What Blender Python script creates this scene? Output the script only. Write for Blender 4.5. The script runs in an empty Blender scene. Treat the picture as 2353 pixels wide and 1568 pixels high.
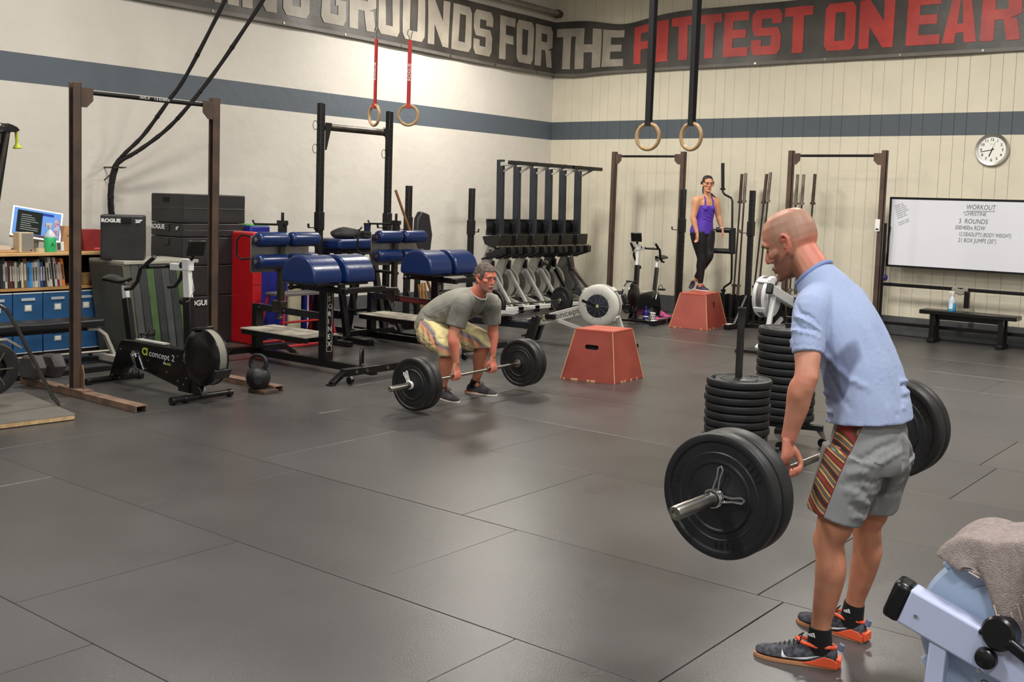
import bpy, bmesh, math, random
from mathutils import Vector, Matrix, noise
from mathutils.bvhtree import BVHTree
PI = math.pi
random.seed(7)
C = bpy.context.scene.collection
SC = bpy.context.scene

# ---------------------------------------------------------------- camera
FOC, PPX, PPY = 2481.79, 1176.5, 667.33
CAM = Vector((11.9055, -16.1375, 1.8))
YAW, PITCH, ROLL = 0.666769, 0.082458, 0.032827
_cy, _sy, _cp, _sp = math.cos(YAW), math.sin(YAW), math.cos(PITCH), math.sin(PITCH)
CF = Vector((-_sy*_cp, _cy*_cp, -_sp)); _r = Vector((_cy, _sy, 0)); _u = _r.cross(CF)
CR = _r*math.cos(ROLL) + _u*math.sin(ROLL); CU = -_r*math.sin(ROLL) + _u*math.cos(ROLL)
cam_data = bpy.data.cameras.new('camera'); cam = bpy.data.objects.new('camera', cam_data); C.objects.link(cam)
cam_data.sensor_width = 36; cam_data.lens = FOC/2353*36
cam_data.shift_x = 0; cam_data.shift_y = -(784-PPY)/2353
cam_data.clip_end = 100
cam.matrix_world = Matrix(((CR.x, CU.x, -CF.x, CAM.x), (CR.y, CU.y, -CF.y, CAM.y), (CR.z, CU.z, -CF.z, CAM.z), (0, 0, 0, 1)))
SC.camera = cam
# surveyed points of the room: a photograph pixel and one known coordinate give the place in metres
def ray(x, y): return CF + CR*((x-PPX)/FOC) - CU*((y-PPY)/FOC)
def hit(x, y, ax, v): r = ray(x, y); return CAM + r*((v-CAM[ax])/r[ax])
def onX(x, y, v): return hit(x, y, 0, v)
def onY(x, y, v): return hit(x, y, 1, v)
def onZ(x, y, v=0.0): return hit(x, y, 2, v)
def dep(x, y, Z): return CAM + ray(x, y)*Z

# ---------------------------------------------------------------- world, lights, exposure
w = bpy.data.worlds.new('world'); SC.world = w; w.use_nodes = True
w.node_tree.nodes['Background'].inputs[0].default_value = (0.95, 0.95, 1.0, 1)
w.node_tree.nodes['Background'].inputs[1].default_value = 0.12
LAMPS = [(1.9, -3.7), (3.4, -10.5), (7.2, -4.3), (7.2, -10.5), (12.5, -6.5), (12.5, -13.0), (7.5, -17.0), (13.5, -18.5)]
LPOW = [225, 200, 340, 190, 240, 240, 280, 240]
for (lx, ly), lp in zip(LAMPS, LPOW):
    ld = bpy.data.lights.new('lamp', 'AREA'); ld.shape = 'RECTANGLE'; ld.size = 0.5; ld.size_y = 1.25; ld.energy = lp
    ld.color = (1.0, 0.95, 0.87) if ly > -12 else (0.94, 0.96, 1.0)
    lo = bpy.data.objects.new('lamp', ld); C.objects.link(lo); lo.location = (lx, ly, 5.15 if lx < 2 else 5.75)
SC.view_settings.view_transform = 'Standard'; SC.view_settings.look = 'None'
SC.view_settings.exposure = 0.04; SC.view_settings.gamma = 1.0; SC.view_settings.use_curve_mapping = False

# ---------------------------------------------------------------- helpers
def S(c):  # sRGB 0-255 -> linear
    return tuple(((v/255)/12.92 if v/255 <= 0.04045 else ((v/255+0.055)/1.055)**2.4) for v in c) + (1.0,)
MATS = {}
def mat(name, rgb, rough=0.5, metal=0.0, var=0.0, vscale=6.0, bump=0.0, bscale=40.0, coat=0.0, emit=None, alpha=None, spec=None, rgb2=None):
    if name in MATS: return MATS[name]
    m = bpy.data.materials.new(name); m.use_nodes = True; nt = m.node_tree; b = nt.nodes['Principled BSDF']
    b.inputs['Base Color'].default_value = S(rgb); b.inputs['Roughness'].default_value = rough; b.inputs['Metallic'].default_value = metal
    if coat: b.inputs['Coat Weight'].default_value = coat
    if spec is not None: b.inputs['Specular IOR Level'].default_value = spec
    if emit: b.inputs['Emission Color'].default_value = S(rgb); b.inputs['Emission Strength'].default_value = emit
    if alpha is not None: b.inputs['Transmission Weight'].default_value = alpha
    tc = nt.nodes.new('ShaderNodeTexCoord')
    if var or rgb2:
        n = nt.nodes.new('ShaderNodeTexNoise'); n.inputs['Scale'].default_value = vscale; n.inputs['Detail'].default_value = 6
        nt.links.new(tc.outputs['Object'], n.inputs['Vector'])
        mx = nt.nodes.new('ShaderNodeMix'); mx.data_type = 'RGBA'
        c1 = S(rgb); c2 = S(rgb2) if rgb2 else tuple(min(1, v*(1+var)) for v in c1[:3])+(1,)
        c0 = c1 if rgb2 else tuple(v*(1-var) for v in c1[:3])+(1,)
        mx.inputs[6].default_value = c0; mx.inputs[7].default_value = c2
        r = nt.nodes.new('ShaderNodeMapRange'); r.inputs[1].default_value = 0.35; r.inputs[2].default_value = 0.65
        nt.links.new(n.outputs[0], r.inputs[0]); nt.links.new(r.outputs[0], mx.inputs[0]); nt.links.new(mx.outputs[2], b.inputs['Base Color'])
    if bump:
        n2 = nt.nodes.new('ShaderNodeTexNoise'); n2.inputs['Scale'].default_value = bscale; n2.inputs['Detail'].default_value = 4
        nt.links.new(tc.outputs['Object'], n2.inputs['Vector'])
        bp = nt.nodes.new('ShaderNodeBump'); bp.inputs['Strength'].default_value = bump; bp.inputs['Distance'].default_value = 0.01
        nt.links.new(n2.outputs[0], bp.inputs['Height']); nt.links.new(bp.outputs[0], b.inputs['Normal'])
    MATS[name] = m; return m
black = mat('black_steel', (26, 25, 26), 0.42, 0.25, var=0.2, bump=0.05)
satin = mat('satin_black', (15, 15, 16), 0.3)
plastic = mat('black_plastic', (20, 20, 21), 0.4, bump=0.05, bscale=120)
rubber = mat('black_rubber', (24, 24, 25), 0.5, var=0.25, vscale=9, bump=0.08, bscale=90)
chrome = mat('chrome', (215, 215, 215), 0.16, 1.0)
steel = mat('bare_steel', (150, 147, 138), 0.34, 1.0, var=0.2, bump=0.03)
darksteel = mat('dark_bar_steel', (92, 86, 80), 0.38, 0.9, var=0.25)
rust = mat('brown_rusty_steel', (74, 62, 56), 0.55, 0.35, rgb2=(96, 76, 62), vscale=5, bump=0.1)
rustfoot = mat('worn_rusty_steel', (140, 112, 92), 0.6, 0.2, rgb2=(105, 84, 70), vscale=8, bump=0.1)
white = mat('white_paint', (225, 224, 220), 0.4, var=0.04)
greyerg = mat('light_grey_metal', (176, 176, 168), 0.4, 0.1, var=0.07)
inkwhite = mat('white_print', (225, 225, 222), 0.6)

def uniq(bm):
    return bm
class B:
    """collects shapes of one piece"""
    def __init__(s): s.bm = bmesh.new()
    def _add(s, verts, faces):
        vs = [s.bm.verts.new(v) for v in verts]
        for f in faces:
            try: s.bm.faces.new([vs[i] for i in f])
            except ValueError: pass
        return vs
    def box(s, c, d, rot=None, taper=None):
        hx, hy, hz = d[0]/2, d[1]/2, d[2]/2; P = []
        for z in (-hz, hz):
            k = 1 if (taper is None or z < 0) else taper
            for x, y in ((-hx, -hy), (hx, -hy), (hx, hy), (-hx, hy)):
                v = Vector((x*k, y*k, z))
                if rot is not None: v = rot @ v
                P.append(v+Vector(c))
        s._add(P, [(3, 2, 1, 0), (4, 5, 6, 7), (0, 1, 5, 4), (1, 2, 6, 5), (2, 3, 7, 6), (3, 0, 4, 7)]); return s
    def beam(s, a, b, w, h, up=(0, 0, 1)):
        a, b = Vector(a), Vector(b); t = (b-a).normalized(); up = Vector(up)
        if abs(t.dot(up)) > 0.98: up = Vector((1, 0, 0))
        sd = t.cross(up).normalized(); u2 = sd.cross(t)
        P = [p+sd*(i*w/2)+u2*(j*h/2) for p in (a, b) for i, j in ((-1, -1), (1, -1), (1, 1), (-1, 1))]
        s._add(P, [(3, 2, 1, 0), (4, 5, 6, 7), (0, 1, 5, 4), (1, 2, 6, 5), (2, 3, 7, 6), (3, 0, 4, 7)]); return s
    def tube(s, pts, r, n=12, caps=True, closed=False):
        pts = [Vector(p) for p in pts]; N = len(pts); rs = r if isinstance(r, (list, tuple)) else [r]*N
        rings = []; prev = None
        for i, p in enumerate(pts):
            a = pts[(i-1) % N] if (i > 0 or closed) else pts[0]; b = pts[(i+1) % N] if (i < N-1 or closed) else pts[-1]
            t = (b-a).normalized()
            if prev is None:
                up = Vector((0, 0, 1)) if abs(t.z) < 0.9 else Vector((1, 0, 0)); sd = t.cross(up).normalized()
            else:
                sd = (prev - t*prev.dot(t)).normalized()
            prev = sd; q = t.cross(sd)
            rings.append([s.bm.verts.new(p+(sd*math.cos(2*PI*k/n)+q*math.sin(2*PI*k/n))*rs[i]) for k in range(n)])
        for i in range(N if closed else N-1):
            A, Bq = rings[i], rings[(i+1) % N]
            for k in range(n): s.bm.faces.new((A[k], A[(k+1) % n], Bq[(k+1) % n], Bq[k]))
        if caps and not closed: s.bm.faces.new(rings[0][::-1]); s.bm.faces.new(rings[-1])
        return s
    def lathe(s, prof, c=(0, 0, 0), axis=(0, 0, 1), n=32):
        """profile of (radius, height) turned about the axis through c"""
        ax = Vector(axis).normalized(); up = Vector((0, 0, 1)) if abs(ax.z) < 0.9 else Vector((1, 0, 0))
        e1 = ax.cross(up).normalized(); e2 = ax.cross(e1); c = Vector(c); rings = []
        for r, h in prof:
            if r < 1e-5: rings.append([s.bm.verts.new(c+ax*h)])
            else: rings.append([s.bm.verts.new(c+ax*h+(e1*math.cos(2*PI*k/n)+e2*math.sin(2*PI*k/n))*r) for k in range(n)])
        for A, Q in zip(rings, rings[1:]):
            for k in range(n):
                k2 = (k+1) % n
                if len(A) == 1 and len(Q) == 1: continue
                if len(A) == 1: f = (A[0], Q[k2], Q[k])
                elif len(Q) == 1: f = (A[k], A[k2], Q[0])
                else: f = (A[k], A[k2], Q[k2], Q[k])
                s.bm.faces.new(f)
        if len(rings[0]) > 1 and prof[0] != prof[-1]: s.bm.faces.new(rings[0][::-1])
        if len(rings[-1]) > 1 and prof[0] != prof[-1]: s.bm.faces.new(rings[-1])
        return s
    def prism(s, poly, o, e1, e2, d):
        """polygon in the plane (e1,e2) at o, pushed by the vector d"""
        o, e1, e2, d = Vector(o), Vector(e1), Vector(e2), Vector(d); n = len(poly)
        P = [o+e1*x+e2*y for x, y in poly]; P += [q+d for q in P]
        s._add(P, [tuple(range(n))[::-1], tuple(range(n, 2*n))] + [(i, (i+1) % n, n+(i+1) % n, n+i) for i in range(n)]); return s
    def sphere(s, c, r, n=14, sc=(1, 1, 1)):
        prof = [(abs(math.sin(PI*i/n))*1.0, -math.cos(PI*i/n)) for i in range(n+1)]
        st = len(s.bm.verts); s.bm.verts.ensure_lookup_table()
        old = set(s.bm.verts); s.lathe(prof, n=2*n)
        for v in s.bm.verts:
            if v not in old: v.co = Vector((v.co.x*r*sc[0], v.co.y*r*sc[1], v.co.z*r*sc[2]))+Vector(c)
        return s
    def grid(s, fn, nu, nv):
        V = [[s.bm.verts.new(fn(i/nu, j/nv)) for j in range(nv+1)] for i in range(nu+1)]
        for i in range(nu):
            for j in range(nv): s.bm.faces.new((V[i][j], V[i+1][j], V[i+1][j+1], V[i][j+1]))
        return s
    def done(s, name, m, parent=None, bevel=0.0, smooth=True, seg=2, fixn=True, each=False, stuff=False):
        bm = s.bm
        if each:
            todo = set(bm.verts); out = None
            while todo:
                st = [todo.pop()]; isl = set(st)
                while st:
                    for e in st.pop().link_edges:
                        for q in e.verts:
                            if q in todo: todo.discard(q); isl.add(q); st.append(q)
                n = B(); mp = {q: n.bm.verts.new(q.co) for q in isl}
                for f in {f for q in isl for f in q.link_faces}: n.bm.faces.new([mp[q] for q in f.verts])
                out = n.done(name, m, parent, bevel, smooth, seg, fixn)
            bm.free(); return out
        if fixn: bmesh.ops.recalc_face_normals(bm, faces=bm.faces)
        me = bpy.data.meshes.new(name); bm.to_mesh(me); bm.free()
        o = link(name, me, m, parent, bevel, smooth, seg)
        if stuff: o['kind'] = 'stuff'
        return o
def link(name, me, m, parent=None, bevel=0.0, smooth=True, seg=2):
    if m is not None:
        for q in (m if isinstance(m, (list, tuple)) else [m]): me.materials.append(q)
    o = bpy.data.objects.new(name, me); C.objects.link(o)
    if parent is not None:
        o.parent = parent
        if parent in WORLD: o.location = -parent.location
    if smooth:
        me.polygons.foreach_set('use_smooth', [True]*len(me.polygons))
        try: me.set_sharp_from_angle(angle=math.radians(38))
        except Exception: pass
    if bevel:
        b = o.modifiers.new('bevel', 'BEVEL'); b.width = bevel; b.segments = seg; b.limit_method = 'ANGLE'; b.angle_limit = math.radians(38)
        b.harden_normals = False
    return o
def thing(name, label, cat, loc=(0, 0, 0), rz=0.0, group=None):
    o = bpy.data.objects.new(name, None); C.objects.link(o); o.empty_display_size = 0.1
    o.location = loc; o.rotation_euler = (0, 0, rz); o['label'] = label; o['category'] = cat
    if group: o['group'] = group
    return o
WORLD = []
def wthing(*a, **k):
    """a thing whose parts are laid out in room coordinates"""
    t = thing(*a, **k); WORLD.append(t); return t
def tag(o, label, cat, group=None):
    o['label'] = label; o['category'] = cat
    if group: o['group'] = group
    return o
def struct(o): o['kind'] = 'structure'; return o
def dup(root, loc, rz, label, group=None, recolor=None):
    r = root.copy(); C.objects.link(r); r.location = loc; r.rotation_euler = (0, 0, rz); r['label'] = label
    if group: r['group'] = group
    for ch in list(root.children):
        c = ch.copy(); C.objects.link(c); c.parent = r
        for g in ch.children:
            d = g.copy(); C.objects.link(d); d.parent = c
    return r
def RZ(a): return Matrix.Rotation(a, 3, 'Z')
def RX(a): return Matrix.Rotation(a, 3, 'X')
def RY(a): return Matrix.Rotation(a, 3, 'Y')
def put(me_obj, loc, rot=None):
    me_obj.location = loc
    if rot is not None: me_obj.rotation_euler = rot
    return me_obj
def text(s, size, name, m, parent, mw, ext=0.0008, bold=0.0, space=1.0, align='LEFT', shear=0.0, sx=1.0):
    """lettering as a thin mesh; mw places it: local x along the writing, y up, z out of the surface"""
    cu = bpy.data.curves.new(name, 'FONT'); cu.body = s; cu.size = size; cu.extrude = ext; cu.offset = bold; cu.space_character = space
    cu.align_x = align; cu.shear = shear; cu.resolution_u = 3
    o = bpy.data.objects.new(name, cu); C.objects.link(o)
    dg = bpy.context.evaluated_depsgraph_get(); me = bpy.data.meshes.new_from_object(o.evaluated_get(dg))
    bpy.data.objects.remove(o); bpy.data.curves.remove(cu)
    me.transform(mw @ Matrix.Diagonal((sx, 1, 1, 1)))
    return link(name, me, m, parent, smooth=False)
def frame(o, x, y):
    """matrix with origin o, x axis along the writing, y up"""
    x = Vector(x).normalized(); y = Vector(y); y = (y - x*y.dot(x)).normalized(); z = x.cross(y)
    return Matrix(((x.x, y.x, z.x, o[0]), (x.y, y.y, z.y, o[1]), (x.z, y.z, z.z, o[2]), (0, 0, 0, 1)))

# ================================================================ the room
def nodes(m): return m.node_tree, m.node_tree.nodes['Principled BSDF']
ZT, ZB = 3.265, 2.943          # painted stripe round the hall
def wallmat(name, rgb, stripe, blot):
    m = mat(name, rgb, 0.62); nt, b = nodes(m); N = nt.nodes.new; L = nt.links.new
    geo = N('ShaderNodeNewGeometry'); sp = N('ShaderNodeSeparateXYZ'); L(geo.outputs['Position'], sp.inputs[0])
    a = N('ShaderNodeMath'); a.operation = 'GREATER_THAN'; a.inputs[1].default_value = ZB; L(sp.outputs[2], a.inputs[0])
    c = N('ShaderNodeMath'); c.operation = 'LESS_THAN'; c.inputs[1].default_value = ZT; L(sp.outputs[2], c.inputs[0])
    k = N('ShaderNodeMath'); k.operation = 'MULTIPLY'; L(a.outputs[0], k.inputs[0]); L(c.outputs[0], k.inputs[1])
    n = N('ShaderNodeTexNoise'); n.inputs['Scale'].default_value = blot; n.inputs['Detail'].default_value = 5; L(geo.outputs['Position'], n.inputs['Vector'])
    r = N('ShaderNodeMapRange'); r.inputs[1].default_value = 0.3; r.inputs[2].default_value = 0.7; r.inputs[3].default_value = 0.94; r.inputs[4].default_value = 1.03; L(n.outputs[0], r.inputs[0])
    mx = N('ShaderNodeMix'); mx.data_type = 'RGBA'; mx.inputs[6].default_value = S(rgb); mx.inputs[7].default_value = S(stripe); L(k.outputs[0], mx.inputs[0])
    v = N('ShaderNodeVectorMath'); v.operation = 'SCALE'; L(mx.outputs[2], v.inputs[0]); L(r.outputs[0], v.inputs['Scale']); L(v.outputs[0], b.inputs['Base Color'])
    n2 = N('ShaderNodeTexNoise'); n2.inputs['Scale'].default_value = 7; n2.inputs['Detail'].default_value = 8; L(geo.outputs['Position'], n2.inputs['Vector'])
    bp = N('ShaderNodeBump'); bp.inputs['Strength'].default_value = 0.35; bp.inputs['Distance'].default_value = 0.02; L(n2.outputs[0], bp.inputs['Height']); L(bp.outputs[0], b.inputs['Normal'])
    return m
wm_left = wallmat('painted_block', (206, 201, 192), (84, 93, 102), 1.2)
wm_back = wallmat('painted_siding', (211, 204, 184), (78, 86, 93), 2.0)
HC = 6.6
wl = struct(B().box((-0.1, -11, HC/2), (0.2, 22.4, HC)).done('wall_left', wm_left, smooth=False))
# back wall clad in boards, every board its own piece
wb = struct(B().box((8.0, 0.13, HC/2), (16.4, 0.2, HC)).done('wall_back', mat('board_gap', (168, 160, 134), 0.8), smooth=False))
panel_w = 0.2
pm = None; x = 0.0; i = 0
meshes = {}
while x < 10.6:
    wd = 0.27 if i % 3 == 0 else 0.17
    if wd not in meshes:
        bb = B(); bb.box((0, 0, HC/2), (wd-0.0025, 0.026, HC)); o = bb.done('wall_panel', wm_back, wb, bevel=0.0035, smooth=False); meshes[wd] = o
    else:
        o = meshes[wd].copy(); C.objects.link(o)
    o.location = (x+wd/2, 0.016+random.uniform(-0.0015, 0.0015), 0); x += wd; i += 1
struct(B().box((16.3, -11, HC/2), (0.2, 22.4, HC)).done('wall_right', wm_left, smooth=False))
struct(B().box((8.0, -22.2, HC/2), (16.8, 0.2, HC)).done('wall_front', wm_left, smooth=False))
struct(B().box((8.0, -11, HC+0.1), (16.8, 22.6, 0.2)).done('ceiling', mat('ceiling_deck', (196, 192, 182), 0.8), smooth=False))
skirt = mat('charcoal_skirting', (74, 76, 78), 0.6, var=0.1)
struct(B().box((0.012, -11, 0.15), (0.024, 22, 0.30)).done('baseboard_left', skirt, bevel=0.004))
struct(B().box((5.3, -0.012, 0.14), (10.6, 0.024, 0.28)).done('baseboard_back', skirt, bevel=0.004))
# floor: rubber mats, each a piece with recessed joints
fm = mat('rubber_mat', (70, 69, 68), 0.40, spec=0.5)
nt, b = nodes(fm); N = nt.nodes.new; L = nt.links.new
geo = N('ShaderNodeNewGeometry'); oi = N('ShaderNodeObjectInfo')
n1 = N('ShaderNodeTexNoise'); n1.inputs['Scale'].default_value = 0.9; n1.inputs['Detail'].default_value = 4; n1.inputs['Roughness'].default_value = 0.5; L(geo.outputs['Position'], n1.inputs['Vector'])
n2 = N('ShaderNodeTexNoise'); n2.inputs['Scale'].default_value = 160; n2.inputs['Detail'].default_value = 2; L(geo.outputs['Position'], n2.inputs['Vector'])
mp = N('ShaderNodeMapping'); mp.inputs['Scale'].default_value = (0.8, 14, 1); mp.inputs['Rotation'].default_value = (0, 0, 0.5); L(geo.outputs['Position'], mp.inputs[0])
n3 = N('ShaderNodeTexNoise'); n3.inputs['Scale'].default_value = 2.2; n3.inputs['Detail'].default_value = 5; L(mp.outputs[0], n3.inputs['Vector'])
r1 = N('ShaderNodeMapRange'); r1.inputs[1].default_value = 0.3; r1.inputs[2].default_value = 0.75; r1.inputs[3].default_value = 0.78; r1.inputs[4].default_value = 1.22; L(n1.outputs[0], r1.inputs[0])
r3 = N('ShaderNodeMapRange'); r3.inputs[1].default_value = 0.62; r3.inputs[2].default_value = 0.8; r3.inputs[3].default_value = 1.0; r3.inputs[4].default_value = 1.14; L(n3.outputs[0], r3.inputs[0])
rr = N('ShaderNodeMapRange'); rr.inputs[3].default_value = 0.84; rr.inputs[4].default_value = 1.16; L(oi.outputs['Random'], rr.inputs[0])
a1 = N('ShaderNodeMath'); a1.operation = 'MULTIPLY'; L(r1.outputs[0], a1.inputs[0]); L(r3.outputs[0], a1.inputs[1])
a2 = N('ShaderNodeMath'); a2.operation = 'MULTIPLY'; L(a1.outputs[0], a2.inputs[0]); L(rr.outputs[0], a2.inputs[1])
v = N('ShaderNodeVectorMath'); v.operation = 'SCALE'; v.inputs[0].default_value = S((70, 68, 67))[:3]; L(a2.outputs[0], v.inputs['Scale']); L(v.outputs[0], b.inputs['Base Color'])
rg = N('ShaderNodeMapRange'); rg.inputs[1].default_value = 0.3; rg.inputs[2].default_value = 0.7; rg.inputs[3].default_value = 0.27; rg.inputs[4].default_value = 0.34; L(n1.outputs[0], rg.inputs[0]); L(rg.outputs[0], b.inputs['Roughness'])
bp = N('ShaderNodeBump'); bp.inputs['Strength'].default_value = 0.25; bp.inputs['Distance'].default_value = 0.004; L(n2.outputs[0], bp.inputs['Height']); L(bp.outputs[0], b.inputs['Normal'])
fl = struct(B().box((8.0, -11, -0.07), (16.8, 22.6, 0.10)).done('floor', mat('slab_gap', (22, 22, 22), 0.9), smooth=False))
edges = [-0.03, -1.1, -2.25, -3.4, -4.55, -5.7, -6.85, -7.95, -9.07, -10.19, -11.53, -12.70, -13.88] + [-13.88-1.18*k for k in range(1, 8)]
edges[-1] = -22.0
starts = {9: [7.97], 10: [8.37, 9.93], 11: [7.45], 12: [8.08], 7: [9.95-1.83], 8: [8.9]}
cache = {}
for rI in range(len(edges)-1):
    y1, y0 = edges[rI], edges[rI+1]
    s0 = starts.get(rI, [8.0+(0.9 if rI % 2 else 0)])
    xs = sorted([s0[0]-1.83*k for k in range(1, 8)] + s0 + [s0[-1]+1.83*k for k in range(1, 8)])
    xs = [0.03]+[q for q in xs if 0.3 < q < 15.9]+[16.1]
    for x0, x1 in zip(xs, xs[1:]):
        key = (round(x1-x0, 3), round(y1-y0, 3))
        if key in cache: o = cache[key].copy(); C.objects.link(o)
        else:
            o = B().box((0, 0, -0.0095), (x1-x0-0.004, y1-y0-0.004, 0.019)).done('floor_mat', fm, fl, bevel=0.002, smooth=False, seg=1); cache[key] = o
        o.location = ((x0+x1)/2, (y0+y1)/2, random.uniform(-0.0012, 0.0))
# conduit pipe high on the left wall, just under the roof
pa, pb = onX(1000, -45, 0.12), onX(1287, 33, 0.12)
pz = pb.z
pipe = thing('steel_pipe', 'grey steel pipe with rusty end fitting above the left end of the banner', 'pipe', (0.12, pb.y, pz))
B().tube([(0, 0, 0), (0, -4.2, 0.02)], 0.055, 16).done('pipe', mat('galvanised', (150, 150, 142), 0.4, 0.6, var=0.1), pipe)
B().lathe([(0.0, 0), (0.075, 0), (0.075, 0.05), (0.06, 0.06), (0.06, 0.16), (0, 0.16)], (0, -0.1, 0), (0, 1, 0), 20).done('end_fitting', rust, pipe)

# ================================================================ banner
def wall_at(px, ax, z):
    y = 100.0
    for _ in range(30):
        P = hit(px, y, ax, 0.0)
        if abs(P.z-z) < 1e-4: break
        P2 = hit(px, y+1, ax, 0.0); y += (z-P.z)/(P2.z-P.z)
    return P
BZ0, BZ1 = 4.085, 5.055
def ban(side, s, z, off=0.0):
    """a point of the banner: s metres from the corner along the wall"""
    t = (z-BZ0)/(BZ1-BZ0)
    d = 0.035+0.012*math.sin(s*2.1+t*1.7)+0.008*math.sin(s*6.3-t*4)+off
    if side == 'L': return Vector((d+0.03, -max(s, 0.03), z - 0.015*math.sin(s*0.9)*(1-t)))
    dz = -0.13*math.exp(-((s-1.55)/0.62)**2)*t - 0.03*math.exp(-((s-0.6)/0.4)**2)*(1-t)
    return Vector((max(s, 0.03), -0.03-d, z+dz))
banner = wthing('wall_banner', 'long dark banner with grey and red block letters wrapping the hall corner', 'banner', (0.03, -0.05, BZ0))
bmat = mat('banner_cloth', (72, 68, 62), 0.45, rgb2=(52, 49, 46), vscale=2.5, bump=0.25, bscale=9)
for sd, ln in (('L', 9.0), ('R', 9.4)):
    b = B(); b.grid(lambda u, v: ban(sd, u*ln, BZ0+v*(BZ1-BZ0)), 150, 10)
    b.grid(lambda u, v: ban(sd, u*ln, BZ0+v*(BZ1-BZ0), -0.006), 150, 10)
    b.done('banner_cloth', bmat, banner)
    b = B(); b.grid(lambda u, v: ban(sd, u*ln, BZ0+0.004+v*0.05, 0.003), 150, 1); b.done('hem', mat('banner_hem', (98, 94, 88), 0.5, var=0.1), banner)
    b = B(); k = 0.6
    while k < ln:
        P = ban(sd, k, BZ0+0.03, 0.006); b.lathe([(0.006, 0), (0.018, 0), (0.018, 0.005), (0.006, 0.005)], P, (1, 0, 0) if sd == 'L' else (0, -1, 0), 10); k += 1.15
    b.done('grommet', steel, banner, each=True)
def ringpoly(w, h, iw, ih, c, ci):
    pass
def glyph(ch):
    """block capital on the unit square as polygons"""
    a, h, c = 0.34, 0.2, 0.12
    R = lambda x0, y0, x1, y1: [(x0, y0), (x1, y0), (x1, y1), (x0, y1)]
    tl = [(0, 1-h-.04), (a, 1-h-.04), (a, 1-h), (a+.06, 1-h+.0), (a+.06, 1), (c, 1), (0, 1-c)]
    def mx(p): return [(1-x, y) for x, y in p]
    def my(p): return [(x, 1-y) for x, y in p]
    tr, bl, br = mx(tl), my(tl), my(mx(tl))
    midT, midB = R(a+.06, 1-h, 1-a-.06, 1), R(a+.06, 0, 1-a-.06, h)
    L = R(0, h+.04, a, 1-h-.04); Rr = R(1-a, h+.04, 1, 1-h-.04)
    if ch == 'I': return [R(0, 0, 1, 1)]
    if ch == 'T': return [R(0, 1-h, 1, 1), R(.31, 0, .69, 1-h)]
    if ch == 'H': return [R(0, 0, a, 1), R(1-a, 0, 1, 1), R(a, .4, 1-a, .6)]
    if ch == 'E': return [R(0, 0, a+.04, 1), R(a+.04, 1-h, 1, 1), R(a+.04, 0, 1, h), R(a+.04, .41, .9, .6)]
    if ch == 'F': return [R(0, 0, a+.04, 1), R(a+.04, 1-h, 1, 1), R(a+.04, .38, .88, .58)]
    if ch == 'N': return [R(0, 0, .3, 1), R(.7, 0, 1, 1), [(.3, 1), (.3, .45), (.7, 0), (.7, .55)]]
    if ch == 'O': return [tl, tr, bl, br, midT, midB, L, Rr]
    if ch == 'D': return [R(0, 0, a, 1), R(a, 1-h, 1-a-.06, 1), R(a, 0, 1-a-.06, h), tr, br, Rr]
    if ch == 'U': return [R(0, h+.04, a, 1), R(1-a, h+.04, 1, 1), bl, br, midB]
    if ch == 'S': return [tl, tr, midT, R(0, .58, a, 1-h-.04), R(1-a, .68, 1, 1-h-.04), [(0, .58), (c, .42), (1-c, .42), (1, .42), (1-c, .6), (a, .6)], R(1-a, h+.04, 1, .42), R(0, h+.04, a, .34), bl, br, midB]
    if ch == 'G': return [tl, tr, midT, L, bl, br, midB, R(1-a, h+.04, 1, .5), R(.55, .38, 1-a, .5), R(1-a, .68, 1, 1-h-.04)]
    if ch == 'R': return [R(0, 0, a, 1), R(a, 1-h, 1-a-.06, 1), tr, R(1-a, .6, 1, 1-h-.04), [(a, .4), (1-a, .4), (1, .5), (1, .6), (a, .6)], [(.55, .42), (.9, .42), (1, 0), (.66, 0)]]
    if ch == 'A': return [[(0, 0), (.36, 0), (.5, 1), (.26, 1)], [(.64, 0), (1, 0), (.74, 1), (.5, 1)], R(.25, .2, .75, .38)]
    return []
def letters(side, items, zlo, zhi, m, name):
    for ch, p0, p1 in items:
        bm = bmesh.new()
        s0, s1 = (abs(wall_at(q, 0 if side == 'L' else 1, 4.5)[1 if side == 'L' else 0]) for q in (p0, p1))
        for poly in glyph(ch):
            vs = [bm.verts.new((s0+(s1-s0)*x, zlo+(zhi-zlo)*y, 0)) for x, y in poly]
            bm.faces.new(vs)
        bmesh.ops.triangulate(bm, faces=bm.faces)
        for _ in range(3):
            ed = [e for e in bm.edges if e.calc_length() > 0.14]
            if ed: bmesh.ops.subdivide_edges(bm, edges=ed, cuts=1)
            bmesh.ops.triangulate(bm, faces=[f for f in bm.faces if len(f.verts) > 3])
        for v in bm.verts: v.co = ban(side, v.co.x, v.co.y, 0.007)
        bmesh.ops.recalc_face_normals(bm, faces=bm.faces)
        me = bpy.data.meshes.new(name); bm.to_mesh(me); bm.free(); link(name, me, m, banner, smooth=False)
lg = mat('banner_grey_letter', (166, 158, 144), 0.5, rgb2=(140, 133, 122), vscale=2.5, bump=0.2, bscale=9)
lr = mat('banner_red_letter', (186, 62, 54), 0.5, rgb2=(160, 48, 44), vscale=2.5, bump=0.2, bscale=9)
letters('L', [('N', 452, 500), ('I', 515, 541), ('N', 549, 627), ('G', 641, 704), ('G', 731, 789), ('R', 797, 857), ('O', 862, 911), ('U', 918, 967), ('N', 974, 1024), ('D', 1031, 1076), ('S', 1081, 1125), ('F', 1141, 1177), ('O', 1180, 1217), ('R', 1221, 1261)], 4.23, 4.95, lg, 'letter')
letters('R', [('T', 1284, 1333), ('H', 1328, 1386), ('E', 1389, 1438)], 4.22, 4.93, lg, 'letter')
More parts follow.
